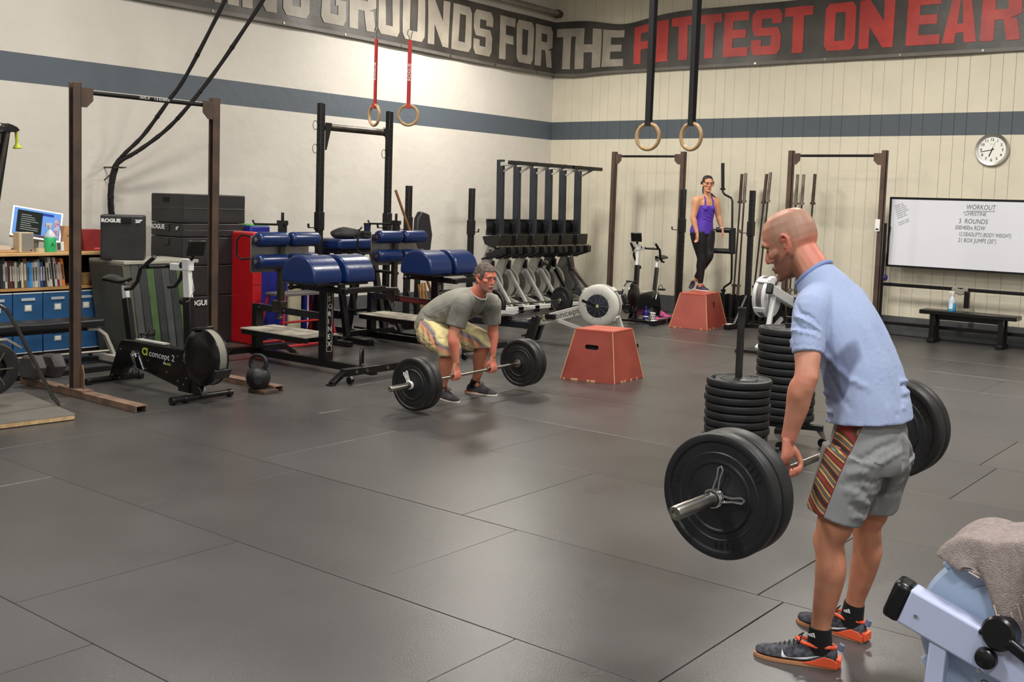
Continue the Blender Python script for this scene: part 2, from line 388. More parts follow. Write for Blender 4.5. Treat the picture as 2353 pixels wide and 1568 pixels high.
letters('R', [('F', 1461, 1502), ('I', 1512, 1540), ('T', 1547, 1602), ('T', 1608, 1662), ('E', 1668, 1724), ('S', 1731, 1799), ('T', 1805, 1870), ('O', 1898, 1970), ('N', 1978, 2058), ('E', 2088, 2164), ('A', 2170, 2250), ('R', 2258, 2349), ('T', 2360, 2440), ('H', 2450, 2540)], 4.24, 4.95, lr, 'letter')

# ================================================================ pull-up racks
def channel(b, x, y, z0, z1, w=0.075, d=0.075, t=0.011, side=-1):
    """upright of C section open to the given side in y"""
    b.box((x, y-side*(d/2-t/2), (z0+z1)/2), (w, t, z1-z0))
    for s in (-1, 1): b.box((x+s*(w/2-t/2), y+side*t/2, (z0+z1)/2), (t, d-t, z1-z0))
def brown_rack(label, A, Bp, h=2.68, feet=True, front=1.0, back=0.85, grp=None):
    t = wthing('pull_up_rack', label, 'pull-up rack', ((A[0]+Bp[0])/2, (A[1]+Bp[1])/2, 0), group=grp)
    A, Bp = Vector((*A[:2], 0)), Vector((*Bp[:2], 0)); u = (Bp-A).normalized(); fw = Vector((u.y, -u.x, 0))
    for k, (P, sgn) in enumerate(((A, 1), (Bp, -1))):
        b = B(); z0, z1 = 0.055, h; w = 0.075; th = 0.011
        for off, dm in ((u*(sgn*0.0)+u*0.032, None),): 
            b.beam(P+off+Vector((0, 0, z0)), P+off+Vector((0, 0, z1)), w, th, up=u)
        for s in (-1, 1):
            q = P+fw*(s*0.032); b.beam(q+Vector((0, 0, z0)), q+Vector((0, 0, z1)), 0.075, th, up=fw)
        b.done('post', rust, t, bevel=0.002)
        b = B()
        b.beam(P-fw*back+Vector((0, 0, 0.05)), P+fw*front+Vector((0, 0, 0.05)), 0.105, 0.01)
        for s in (-1, 1): b.beam(P-fw*back+u*(s*0.047)+Vector((0, 0, 0.0225)), P+fw*front+u*(s*0.047)+Vector((0, 0, 0.0225)), 0.01, 0.045)
        b.done('foot', rustfoot, t, bevel=0.002)
        b = B(); b.beam(P-fw*0.2+Vector((0, 0, 0.061)), P+fw*0.2+Vector((0, 0, 0.061)), 0.11, 0.012)
        b.prism([(0, 0), (0.13, 0), (0.13, 0.14), (0.06, 0.2), (0, 0.2)], P+fw*0.036+u*0.03+Vector((0, 0, 0.066)), fw*0.35+u*0, (0, 0, 1), u*0.008)
        b.done('base_plate', rustfoot, t)
        zb = h-0.075
        b = B(); b.prism([(0, -0.13), (0.05, -0.13), (0.11, -0.07), (0.11, 0.035), (0, 0.035)], P+u*(sgn*0.038)+fw*0.02+Vector((0, 0, zb)), u*sgn, (0, 0, 1), fw*0.012)
        b.done('gusset', rust, t)
        b = B()
        for zz in (h-0.04, h-0.2): b.sphere(P-u*0.002+fw*(-0.012)+Vector((0, 0, zz)), 0.013, 6)
        for s in (-1, 1): b.lathe([(0, 0), (0.016, 0), (0.016, 0.012), (0, 0.012)], P+fw*(s*0.15)+Vector((0, 0, 0.066)), (0, 0, 1), 8)
        b.done('bolt', chrome, t, each=True)
    zb = h-0.075
    B().tube([A+u*0.03+Vector((0, 0, zb)), Bp-u*0.03+Vector((0, 0, zb))], 0.017, 14).done('pull_up_bar', darksteel, t)
    B().tube([A+u*0.16+Vector((0, 0, zb)), Bp-u*0.12+Vector((0, 0, zb))], 0.0195, 14).done('bar_tape', satin, t)
    return t
LA, LB = onZ(178, 190, 2.68), onZ(495, 226, 2.68)
rack1 = brown_rack('brown steel pull-up rack nearest the camera on the left with black-taped bar', (3.25, -11.2), (3.25, -9.79))
mwt = frame((3.25+0.02, -10.75, 2.607), (0, 1, 0), (0.25, 0, 1))
text('NVS-X     I II KNWX', 0.035, 'tape_marks', inkwhite, rack1, frame((3.271, -10.6, 2.597), (0, 1, 0), (0.1, 0, 1)))
R1a, R1b = onZ(1413, 349, 2.68), onZ(1574, 349, 2.68)
brown_rack('brown pull-up rack by the back wall behind the woman on the box', (R1a.x, R1a.y), (R1b.x, R1a.y+0.02), front=0.3, back=0.4)
R2a, R2b = onZ(1824, 347, 2.68), onZ(2030, 345, 2.68)
rk = brown_rack('brown pull-up rack by the back wall left of the whiteboard', (R2a.x, -0.92), (R2b.x, -0.92), front=0.3, back=0.4)
P = onY(2016, 518, -0.97)
B().box(P, (0.07, 0.006, 0.17)).done('white_tag', white, rk, bevel=0.003)
B().box(P+Vector((0.0, -0.004, -0.055)), (0.04, 0.003, 0.02)).done('tag_print', plastic, rk)
for t in (rack1,): pass
# ---------------------------------------------------------------- black rack with crossbar
def jhook(b, P, u, fw):
    """P on the post face, fw outwards"""
    b.box(P+fw*0.045, (0.012, 0.012, 0.08)) if False else None
    b.beam(P, P+fw*0.13, 0.03, 0.012); b.beam(P+fw*0.125, P+fw*0.135+Vector((0, 0, 0.05)), 0.03, 0.012)
PA, PB = onZ(737, 237, 2.9), onZ(892, 256, 2.9)
PA = Vector((1.92, PA.y, 0)); PB = Vector((1.92, PB.y, 0))
t = wthing('squat_rack', 'tall black rack with a round crossbar and lock pins beside the left wall', 'squat rack', (1.92, (PA.y+PB.y)/2, 0))
for P, sg in ((PA, 1), (PB, -1)):
    B().beam(P+Vector((0, 0, 0.05)), P+Vector((0, 0, 2.9)), 0.072, 0.072).done('post', black, t, bevel=0.006)
    b = B()
    for k in range(42): b.lathe([(0, 0), (0.011, 0), (0.011, 0.001), (0, 0.001)], P+Vector((0, -0.0362, 0.3+k*0.06)), (0, -1, 0), 8)
    for k in range(42): b.lathe([(0, 0), (0.011, 0), (0.011, 0.001), (0, 0.001)], P+Vector((0.0362, 0, 0.3+k*0.06)), (1, 0, 0), 8)
    b.done('peg_holes', mat('hole_dark', (4, 4, 4), 0.9), t, stuff=True)
    b = B(); b.beam(P+Vector((-0.55, 0, 0.035)), P+Vector((0.6, 0, 0.035)), 0.075, 0.06)
    b.beam(P+Vector((0.3, 0, 0.05)), P+Vector((0.03, 0, 0.5)), 0.05, 0.05); b.done('foot', black, t, bevel=0.005)
    b = B(); b.prism([(0, -0.28), (0.02, -0.28), (0.1, 0.02), (0.1, 0.05), (0, 0.05)], P+Vector((0.038, sg*0.036, 2.62)), (0, sg, 0), (0, 0, 1), (0.008, 0, 0)); b.done('gusset', black, t)
    b = B()
    for zz in (2.66, 2.38):
        c0 = P+Vector((0.0, -0.09, zz)); pts = [c0+Vector((0, 0.035*math.cos(a), -0.03+0.055*math.sin(a))) for a in [k*2*PI/14 for k in range(14)]]
        b.tube(pts, 0.004, 6, closed=True)
    b.done('lock_pin', darksteel, t, each=True)
    b = B(); b.box(P+Vector((0, 0, 1.48)), (0.09, 0.09, 0.22)); jhook(b, P+Vector((0, -0.04, 1.40)), None, Vector((0, -1, 0))); b.done('bar_catch', black, t, bevel=0.004)
B().tube([PA+Vector((0, 0.03, 2.62)), PB+Vector((0, -0.03, 2.62))], 0.042, 18).done('crossbar', darksteel, t)
# ---------------------------------------------------------------- squat stands
def squat_stand(label, P, h, foot=(0.6, 0.45), hook=(0, -1, 0), hz=1.42, w=0.075, base_dir=(1, 0, 0), txt=None, brace=True, grp=None):
    P = Vector((P[0], P[1], 0)); t = wthing('squat_stand', label, 'squat stand', P, group=grp); bd = Vector(base_dir); sd = Vector((-bd.y, bd.x, 0))
    B().beam(P+Vector((0, 0, 0.07)), P+Vector((0, 0, h)), w, w).done('post', black, t, bevel=0.006)
    b = B()
    for k in range(int((h-0.35)/0.075)):
        for d in (Vector((0, -1, 0)), Vector((1, 0, 0))): b.lathe([(0, 0), (0.013, 0), (0.013, 0.001), (0, 0.001)], P+d*(w/2+0.0003)+Vector((0, 0, 0.35+k*0.075)), d, 8)
    b.done('peg_holes', mat('hole_dark', (4, 4, 4), 0.9), t, stuff=True)
    b = B(); b.beam(P-bd*foot[1]+Vector((0, 0, 0.04)), P+bd*foot[0]+Vector((0, 0, 0.04)), 0.075, 0.06); b.beam(P-sd*0.3+Vector((0, 0, 0.04)), P+sd*0.3+Vector((0, 0, 0.04)), 0.07, 0.05)
    if brace: b.beam(P+bd*0.35+Vector((0, 0, 0.06)), P+Vector((0, 0, 0.5)), 0.04, 0.04)
    b.done('foot', black, t, bevel=0.005)
    hk = Vector(hook); b = B(); b.box(P+Vector((0, 0, hz)), (w+0.02, w+0.02, 0.22)); jhook(b, P+hk*(w/2+0.01)+Vector((0, 0, hz-0.07)), None, hk)
    b.done('bar_catch', black, t, bevel=0.004)
    if txt: text(txt, 0.16, 'white_lettering', inkwhite, t, frame(P+Vector((w/2+0.002, 0.035, 0.95)), (0, 0, 1), (0, -1, 0)) if False else frame(P+Vector((w/2+0.002, 0.034, 0.95)), (0, 0, 1), (0, -1, 0)), bold=0.004, sx=1.25)
    return t
q1 = onX(940, 427, 1.25); q2 = onX(1085, 433, 1.25)
sq1 = squat_stand('black squat stand with white sideways lettering behind the right blue pad bench', (1.25, q1.y), q1.z, hook=(0, -1, 0), txt=None)
# lettering sits on the face towards the camera
text('ROGUE', 0.105, 'white_lettering', inkwhite, sq1, frame((1.25+0.039, q1.y+0.035, 1.0), (0, 0, 1), (0, -1, 0)) if False else frame((1.25+0.0385, q1.y+0.036, 1.02), (0, 0, 1), (0, -1, 0)), bold=0.003, sx=1.3)
squat_stand('black squat stand left of the upright rowing machines', (1.25, q2.y), q2.z, hook=(0, 1, 0), hz=1.38)
q3 = onY(1571, 435, -1.05); q4 = onY(1730, 438, -1.05)
for qq, fp_, lb_, br in ((q3, onZ(1497, 750), 'black perforated squat stand just left of the woman', False), (q4, onZ(1668, 758), 'black perforated squat stand right of the woman before the barbells', True)):
    d_ = Vector((fp_.x-qq.x, fp_.y+1.05, 0)); ln_ = d_.length; d_.normalize()
    s_ = squat_stand(lb_, (qq.x, -1.05), qq.z, hook=(-1, 0, 0), hz=1.5, base_dir=tuple(d_), brace=br, foot=(ln_, 0.3))
    e_ = Vector((qq.x, -1.05, 0.042))+d_*(ln_+0.004); sd_ = Vector((-d_.y, d_.x, 0))
    B().beam(e_-d_*0.05, e_, 0.09, 0.075).done('rubber_end', satin, s_, bevel=0.01); B().beam(e_+Vector((0, 0, 0.039))-d_*0.16, e_+Vector((0, 0, 0.039))-d_*0.02, 0.07, 0.002).done('white_label', inkwhite, s_)
# ================================================================ gymnastic rings
wood = mat('birch_wood', (186, 156, 112), 0.4, rgb2=(160, 128, 88), vscale=12)
redstrap = mat('red_strap', (170, 42, 38), 0.7); blackstrap = mat('black_strap', (18, 17, 18), 0.8)
def ring(label, P, rz, tilt, red, grp):
    """P: centre of the wooden ring; rz: turn of its plane"""
    t = thing('gymnastic_ring', label, 'gymnastic ring', P, rz, group=grp)
    R = 0.102; pts = [(R*math.cos(a), 0, R*math.sin(a)) for a in [k*2*PI/40 for k in range(40)]]
    B().tube(pts, 0.0155, 12, closed=True).done('wooden_ring', wood, t)
    sm = redstrap if red else blackstrap
    b = B()
    if red:
        b.box((0, 0, 0.095), (0.055, 0.05, 0.05), taper=0.7)
        b.box((0, 0.0, 0.44), (0.04, 0.006, 0.66)); b.box((0, 0.012, 0.44), (0.038, 0.005, 0.64))
        b.done('strap', sm, t)
        text('ROGUE', 0.045, 'strap_lettering', inkwhite, t, frame((0.018, -0.0045, 0.35), (0, 0, 1), (-1, 0, 0)), sx=1.2)
        b = B(); zt = 0.77
        for s in (0,): 
            pts = [(0.028*math.sin(a)*(1.0 if math.cos(a) < 0 else 0.45), 0, zt+0.06+0.06*-math.cos(a)*1) for a in [k*2*PI/16 for k in range(16)]]
            b.tube(pts, 0.005, 6, closed=True)
        b.done('carabiner', steel, t)
        B().tube([(0, 0, zt+0.11), (0, 0, zt+3.2)], 0.0045, 6).done('cable', darksteel, t)
    else:
        tp = 3.7
        b.box((0, 0, 0.105), (0.05, 0.045, 0.04))
        b.beam((0.0, 0.02, 0.09), (0.0, 0.05, tp), 0.045, 0.004, up=(0, 1, 0)); b.beam((0.0, -0.02, 0.09), (0.0, -0.05, tp), 0.045, 0.004, up=(0, 1, 0))
        b.done('strap', sm, t)
    return t
def ringz(px, py, diam_px): return dep(px, py, 0.235*FOC/diam_px)
ca = math.atan2(-CF.x, CF.y)
ring('wooden ring on a red strap, the one seen almost full on', ringz(938, 265, 52), 0.62, 0, True, 'rings on red straps')
ring('wooden ring on a red strap, left of its pair and turned edgeways', ringz(860, 265, 53), -0.25, 0, True, 'rings on red straps')
ring('wooden ring on doubled black straps, left one of its pair', ringz(1489, 314, 67), 0.05, 0, False, 'rings on black straps')
ring('wooden ring on doubled black straps, right one nearer the woman', ringz(1588, 314, 68), -0.18, 0, False, 'rings on black straps')
for o in list(C.objects):
    if o.name.startswith('gymnastic_ring') and o.location.x > 5.5: pass
# ================================================================ battle ropes
ropem = mat('black_rope', (20, 18, 18), 0.85, bump=0.4, bscale=60)
def rope(label, pts, r=0.024, tape=None):
    t = wthing('battle_rope', label, 'rope', pts[-1], group='black ropes hanging from the roof')
    P = []
    pp = [pts[0]]+pts+[pts[-1]]
    for i in range(1, len(pp)-2):
        for k in range(7):
            s = k/7; a, b2, c, d = pp[i-1], pp[i], pp[i+1], pp[i+2]
            P.append(0.5*((2*b2)+(c-a)*s+(2*a-5*b2+4*c-d)*s*s+(3*b2-a-3*c+d)*s**3))
    P.append(pp[-1])
    B().tube(P, [r*(1+0.08*math.sin(i*1.7)) for i in range(len(P))], 10).done('rope', ropem, t)
    b = B()
    for i in range(6, len(P)-3, 6): b.tube([P[i]-(P[i+1]-P[i])*0.1, P[i]+(P[i+1]-P[i])*0.12], r*1.22, 10)
    b.done('tape_wrap', satin, t, each=True)
    return t
def rp(px, py, x): return onX(px, py, x)
r1 = rope('black battle rope, the upper of the two slung from roof to wall hook', [rp(530, -40, 1.5), rp(517, 0, 1.35), rp(430, 170, 0.85), rp(385, 235, 0.65), rp(330, 310, 0.42), rp(285, 355, 0.3), rp(262, 385, 0.22), rp(253, 430, 0.2), rp(252, 470, 0.2), rp(255, 510, 0.2)])
r2 = rope('black battle rope, the lower sagging one slung from roof to wall hook', [rp(628, -40, 1.6), rp(605, 0, 1.45), rp(505, 150, 1.0), rp(432, 245, 0.75), rp(380, 300, 0.55), rp(320, 345, 0.4), rp(275, 372, 0.3), rp(266, 392, 0.27), rp(258, 430, 0.26), rp(257, 470, 0.26), rp(261, 510, 0.26)])
P = rp(257, 385, 0.16)
t = wthing('wall_hook', 'dark wall hook clasping the two black ropes', 'hook', P)
b = B(); b.beam(Vector((0.0, P.y, P.z)), P+Vector((0.25, 0, 0)), 0.02, 0.02); b.beam(P+Vector((0.16, -0.07, 0)), P+Vector((0.16, 0.09, 0.005)), 0.012, 0.012); b.beam(P+Vector((-0.16, -0.0, -0.15)), P+Vector((0.12, 0, -0.01)), 0.012, 0.012); b.done('bracket', darksteel, t)
# ================================================================ clock
cc = hit(2278, 344, 1, -0.06)
t = wthing('wall_clock', 'round silver-rimmed wall clock with a white face', 'clock', (cc.x, -0.0, cc.z))
Rk = 0.228
B().lathe([(0, 0), (Rk, 0), (Rk, 0.03), (Rk-0.012, 0.05), (Rk-0.04, 0.042), (Rk-0.045, 0.02), (0, 0.02)], (cc.x, -0.005, cc.z), (0, -1, 0), 48).done('rim', mat('brushed_rim', (190, 188, 182), 0.3, 0.9), t)
B().lathe([(0, 0), (Rk-0.042, 0), (Rk-0.042, 0.003), (0, 0.003)], (cc.x, -0.026, cc.z), (0, -1, 0), 40).done('dial', mat('dial_white', (232, 232, 226), 0.5), t)
for k in range(1, 13):
    a = PI/2-k*PI/6; n = str(k)
    text(n, 0.052, 'numeral', plastic, t, frame((cc.x+0.143*math.cos(a)-0.015*len(n), -0.0305, cc.z+0.143*math.sin(a)-0.018), (1, 0, 0), (0, 0, 1)), bold=0.001)
def hand(name, ang, ln, w):
    a = math.radians(90-ang); d = Vector((math.cos(a), 0, math.sin(a))); o = Vector((cc.x, -0.034, cc.z))
    B().beam(o-d*0.03, o+d*ln, w, 0.002, up=(0, 1, 0)).done(name, satin, t)
hand('minute_hand', 259, 0.155, 0.008); hand('hour_hand', 201, 0.10, 0.012); hand('second_hand', 20, 0.12, 0.002)
text('quartz', 0.018, 'dial_print', greyerg, t, frame((cc.x-0.03, -0.0305, cc.z+0.075), (1, 0, 0), (0, 0, 1)))
# ================================================================ whiteboard on its stand
wy = -0.2
a, b_, c_ = onY(2049, 455, wy), onY(2038, 610, wy), onY(2353, 461, wy)
x0, x1, z0, z1 = (a.x+b_.x)/2, (a.x+b_.x)/2+2.45, b_.z, a.z
t = wthing('whiteboard', 'large whiteboard with handwritten workout on a black wheeled frame', 'whiteboard', ((x0+x1)/2, wy, 0))
B().box(((x0+x1)/2, wy, (z0+z1)/2), (x1-x0-0.02, 0.02, z1-z0-0.02)).done('board', mat('whiteboard_surface', (222, 224, 232), 0.25), t)
b = B()
for z in (z0, z1): b.beam((x0-0.015, wy, z), (x1+0.015, wy, z), 0.035, 0.03)
for x in (x0, x1): b.beam((x, wy, z0), (x, wy, z1), 0.035, 0.03)
b.done('board_frame', satin, t, bevel=0.003)
b = B(); zr = onY(2035, 653, wy).z
for x in (x0-0.06, x1+0.06):
    b.beam((x, wy, 0.1), (x, wy, z0+0.62), 0.035, 0.035); b.beam((x, wy-0.35, 0.08), (x, wy+0.15, 0.08), 0.05, 0.04)
b.beam((x0-0.06, wy, zr), (x1+0.06, wy, zr), 0.04, 0.05); b.beam((x0-0.06, wy, 0.19), (x1+0.06, wy, 0.19), 0.04, 0.05)
b.done('stand', satin, t, bevel=0.004)
b = B()
for x in (x0-0.06, x1+0.06):
    for dy in (-0.33, 0.13): b.lathe([(0, -0.012), (0.03, -0.012), (0.03, 0.012), (0, 0.012)], (x, wy+dy, 0.03), (1, 0, 0), 12)
b.done('caster', satin, t, each=True)
B().box((x0-0.06, wy-0.02, (z0+z1)/2-0.35), (0.05, 0.05, 0.09)).done('tilt_clamp', satin, t, bevel=0.004)
P = onY(2217, 668, wy-0.02); B().box((P.x+0.04, wy-0.03, P.z-0.13), (0.07, 0.06, 0.24)).done('bracket', satin, t, bevel=0.005)
ink = mat('marker_ink', (92, 94, 106), 0.6)
def wb(s, px, py, size, sh=0.12, rot=0.0, sx=0.8, bold=0.0, m=None):
    o = onY(px, py, wy-0.0115); d = Vector((math.cos(rot), 0, math.sin(rot)))
    text(s, size, 'handwriting', m or ink, t, frame(o, d, (0, 0, 1)), ext=0.0002, shear=sh, sx=sx, bold=bold)
wb('WORKOUT', 2220, 481, 0.095, sx=0.78); B().beam(onY(2221, 485, wy-0.0125), onY(2286, 486, wy-0.0125), 0.003, 0.008, up=(0, 1, 0)).done('underline', ink, t)
wb('"CHRISTINE', 2212, 495, 0.075); wb('3  ROUNDS', 2202, 513, 0.095); wb('500/400m ROW', 2194, 527, 0.085, sx=0.7)
wb('12 DEADLIFTS (BODY WEIGHT)', 2202, 542, 0.078, sx=0.64); wb('21 BOX JUMPS (20")', 2201, 556, 0.082, sx=0.72)
for k in range(9):
    wb('mnuwm smnw mwu'[:8+k % 5], 2056+k*1.2, 476+k*4.6+(6 if k > 6 else 0), 0.035, rot=0.42)
# blue knot hanging on the stand
P = onY(2034, 638, wy-0.05)
t2 = thing('balloon_knot', 'small purple-blue ball tied to the whiteboard stand on a black cord', 'ball', P)
B().sphere((0, 0, 0), 0.045, 10, (0.8, 0.8, 1.1)).done('ball', mat('purple_blue', (58, 50, 120), 0.4), t2)
B().tube([(0, 0.01, 0.04), (-0.01, 0.01, 0.25), (0.02, 0.01, 0.6), (0.03, 0.02, 0.75)], 0.006, 6).done('cord', satin, t2)
# bench in front of the whiteboard
P = onZ(2120, 778); yb = -0.42
bx0, bx1 = onY(2120, 705, yb), onY(2343, 722, yb); zt = 0.46
t = wthing('wooden_bench', 'low black bench under the whiteboard', 'bench', ((bx0.x+bx1.x)/2, yb, 0))
B().box(((bx0.x+bx1.x)/2, yb, zt-0.03), (bx1.x-bx0.x, 0.3, 0.06)).done('bench_top', satin, t, bevel=0.01)
for x in (bx0.x+0.18, bx1.x-0.2):
    for dy in (-0.1, 0.1): B().box((x, yb+dy, (zt-0.05)/2), (0.07, 0.05, zt-0.06)).done('leg', satin, t, bevel=0.004)
    B().box((x, yb, 0.03), (0.09, 0.34, 0.05)).done('foot_rail', satin, t, bevel=0.004)
B().box(((bx0.x+bx1.x)/2, yb, 0.36), (bx1.x-bx0.x-0.4, 0.04, 0.07)).done('stretcher', satin, t, bevel=0.004)
# spray bottle on the bench
P = onY(2187, 712, yb-0.02); P.z = zt
t = thing('spray_bottle', 'clear spray bottle of blue liquid standing on the black bench', 'spray bottle', P)
B().lathe([(0, 0.001), (0.05, 0.001), (0.055, 0.02), (0.055, 0.10), (0.05, 0.115), (0, 0.115)], n=20).done('blue_liquid', mat('blue_liquid', (70, 160, 214), 0.15), t)
B().lathe([(0.05, 0.116), (0.052, 0.14), (0.03, 0.19), (0.014, 0.215), (0.014, 0.23), (0, 0.23)], n=20).done('bottle_shoulder', mat('milky_plastic', (196, 206, 214), 0.3), t)
b = B(); b.lathe([(0, 0.225), (0.017, 0.225), (0.017, 0.25), (0, 0.25)], n=12); b.box((-0.01, 0, 0.265), (0.07, 0.022, 0.03)); b.box((-0.04, 0, 0.24), (0.01, 0.014, 0.04)); b.done('trigger', white, t, bevel=0.003)
B().box((0, -0.052, 0.075), (0.05, 0.01, 0.08)).done('label', mat('label_white', (225, 228, 232), 0.5), t)
# grey cloth over the stand rail
P = onY(2207, 664, wy)
t = thing('cleaning_cloth', 'grey rag draped over the whiteboard stand rail', 'cloth', (P.x, wy, zr+0.025))
b = B(); b.grid(lambda u, v: Vector((-0.11+0.22*u, -0.03+0.06*min(1, max(0, (v-0.4)/0.2)), 0.012*math.sin(u*9)+(-abs(v-0.5)*0.2-0.0)+0.005)), 16, 10); o = b.done('rag', mat('rag_grey', (140, 138, 128), 0.9, bump=0.4), t)
so = o.modifiers.new('s', 'SOLIDIFY'); so.thickness = 0.006
# ================================================================ red plyometric boxes
redbox = mat('red_painted_plywood', (150, 66, 52), 0.5, rgb2=(134, 54, 42), vscale=3, bump=0.1, bscale=20)
chip = mat('bare_plywood_edge', (206, 160, 116), 0.7)
def ply_box(label, pts, h, inset, slot, name='plyometric_box'):
    """pts: base corners counterclockwise starting at the corner nearest the camera"""
    base = [Vector((*p[:2], 0)) for p in pts]; cen = sum(base, Vector())/4
    top = [cen+(p-cen)*inset+Vector((0, 0, h)) for p in base]
    t = wthing(name, label, 'plyo box', cen)
    n = 4
    for i in range(4):
        a, b2, c, d = base[i], base[(i+1) % 4], top[(i+1) % 4], top[i]
        nrm = (b2-a).cross(d-a).normalized(); b = B()
        e1 = (b2-a).normalized(); e2 = nrm.cross(e1)
        pl = [((q-a).dot(e1), (q-a).dot(e2)) for q in (a, b2, c, d)]
        b.prism(pl, a, e1, e2, -nrm*0.018); o = b.done('side_panel', redbox, t, bevel=0.004)
        if i in slot:
            wdt, hgt, kind = slot[i]; o2 = (a+b2)/2*(1-0.68)+(c+d)/2*0.68
            if kind == 'round':
                pp = [(math.cos(q)*hgt/2+(wdt/2-hgt/2)*(1 if math.cos(q) > 0 else -1), math.sin(q)*hgt/2) for q in [PI/2-k*2*PI/24+0.001 for k in range(24)]]
            else: pp = [(-wdt/2, -hgt/2), (wdt/2, -hgt/2), (wdt/2, hgt/2), (-wdt/2, hgt/2)]
            cb = B(); cb.prism(pp, o2+nrm*0.03, e1, e2, -nrm*0.08); co = cb.done('cutter', None, None)
            if t in WORLD: co.location = (0, 0, 0)
            co2 = co; m = o.modifiers.new('hole', 'BOOLEAN'); m.object = co; m.solver = 'EXACT'
            sv = o.location.copy(); o.location = (0, 0, 0); o.parent = None
            while o.modifiers[0].type != 'BEVEL' : break
            bpy.context.view_layer.update(); dg = bpy.context.evaluated_depsgraph_get()
            o.modifiers.remove(o.modifiers['bevel'])
            dg.update(); me = bpy.data.meshes.new_from_object(o.evaluated_get(dg)); o.modifiers.clear(); me.polygons.foreach_set('use_smooth', [False]*len(me.polygons)); o.data = me; o.parent = t; o.location = sv
            bpy.data.objects.remove(co)
            bb = B(); bb.prism([(x*1.3, y*1.5) for x, y in pp], o2-nrm*0.03, e1, e2, -nrm*0.004); bb.done('dark_inside', mat('dark_inside', (12, 9, 8), 0.95), t)
    b = B(); nn = [p+Vector((0, 0, 0.0)) for p in top]; pl = [(q.x, q.y) for q in [p+(p-cen-Vector((0, 0, h))).normalized()*0.004 for p in nn]]
    b.prism(pl, (0, 0, h-0.004), (1, 0, 0), (0, 1, 0), (0, 0, 0.02)); b.done('top_panel', mat('red_painted_top', (188, 92, 74), 0.45, rgb2=(168, 76, 60), vscale=4), t, bevel=0.003)
    b = B()
    for i in range(4):
        a, d = base[i], top[i]; outw = (a-cen).normalized()
        b.beam(a+outw*0.0, d+outw*0.0, 0.007, 0.007)
        a2, b2 = base[i], base[(i+1) % 4]
        for k in range(5):
            s = random.uniform(0.02, 0.9); l = random.choice((0.02, 0.03, 0.05)); q = a2.lerp(b2, s); e = (b2-a2).normalized()
            b.beam(q+Vector((0, 0, 0.008)), q+e*l+Vector((0, 0, 0.008)), 0.006, random.uniform(0.01, 0.025))
    b.done('chipped_edges', chip, t, stuff=True)
    return t
def quad(p0, pr, pl):
    p0, pr, pl = Vector((*p0[:2], 0)), Vector((*pr[:2], 0)), Vector((*pl[:2], 0)); return [p0, pr, pr+pl-p0, pl]
c0, cr, cl = onZ(1412, 884), onZ(1478, 868), onZ(1288, 870)
ply_box('red wooden box with an oval hand slot beside the man in grey', quad(c0, cr, cl), 0.505, 0.69, {3: (0.15, 0.048, 'round')})
c0, cr, cl = onZ(1625, 760), onZ(1670, 747), onZ(1537, 752)
ply_box('red wooden box the woman stands on, with a square hole', quad(c0, cr, cl), 0.50, 0.68, {0: (0.09, 0.085, 'sq')})

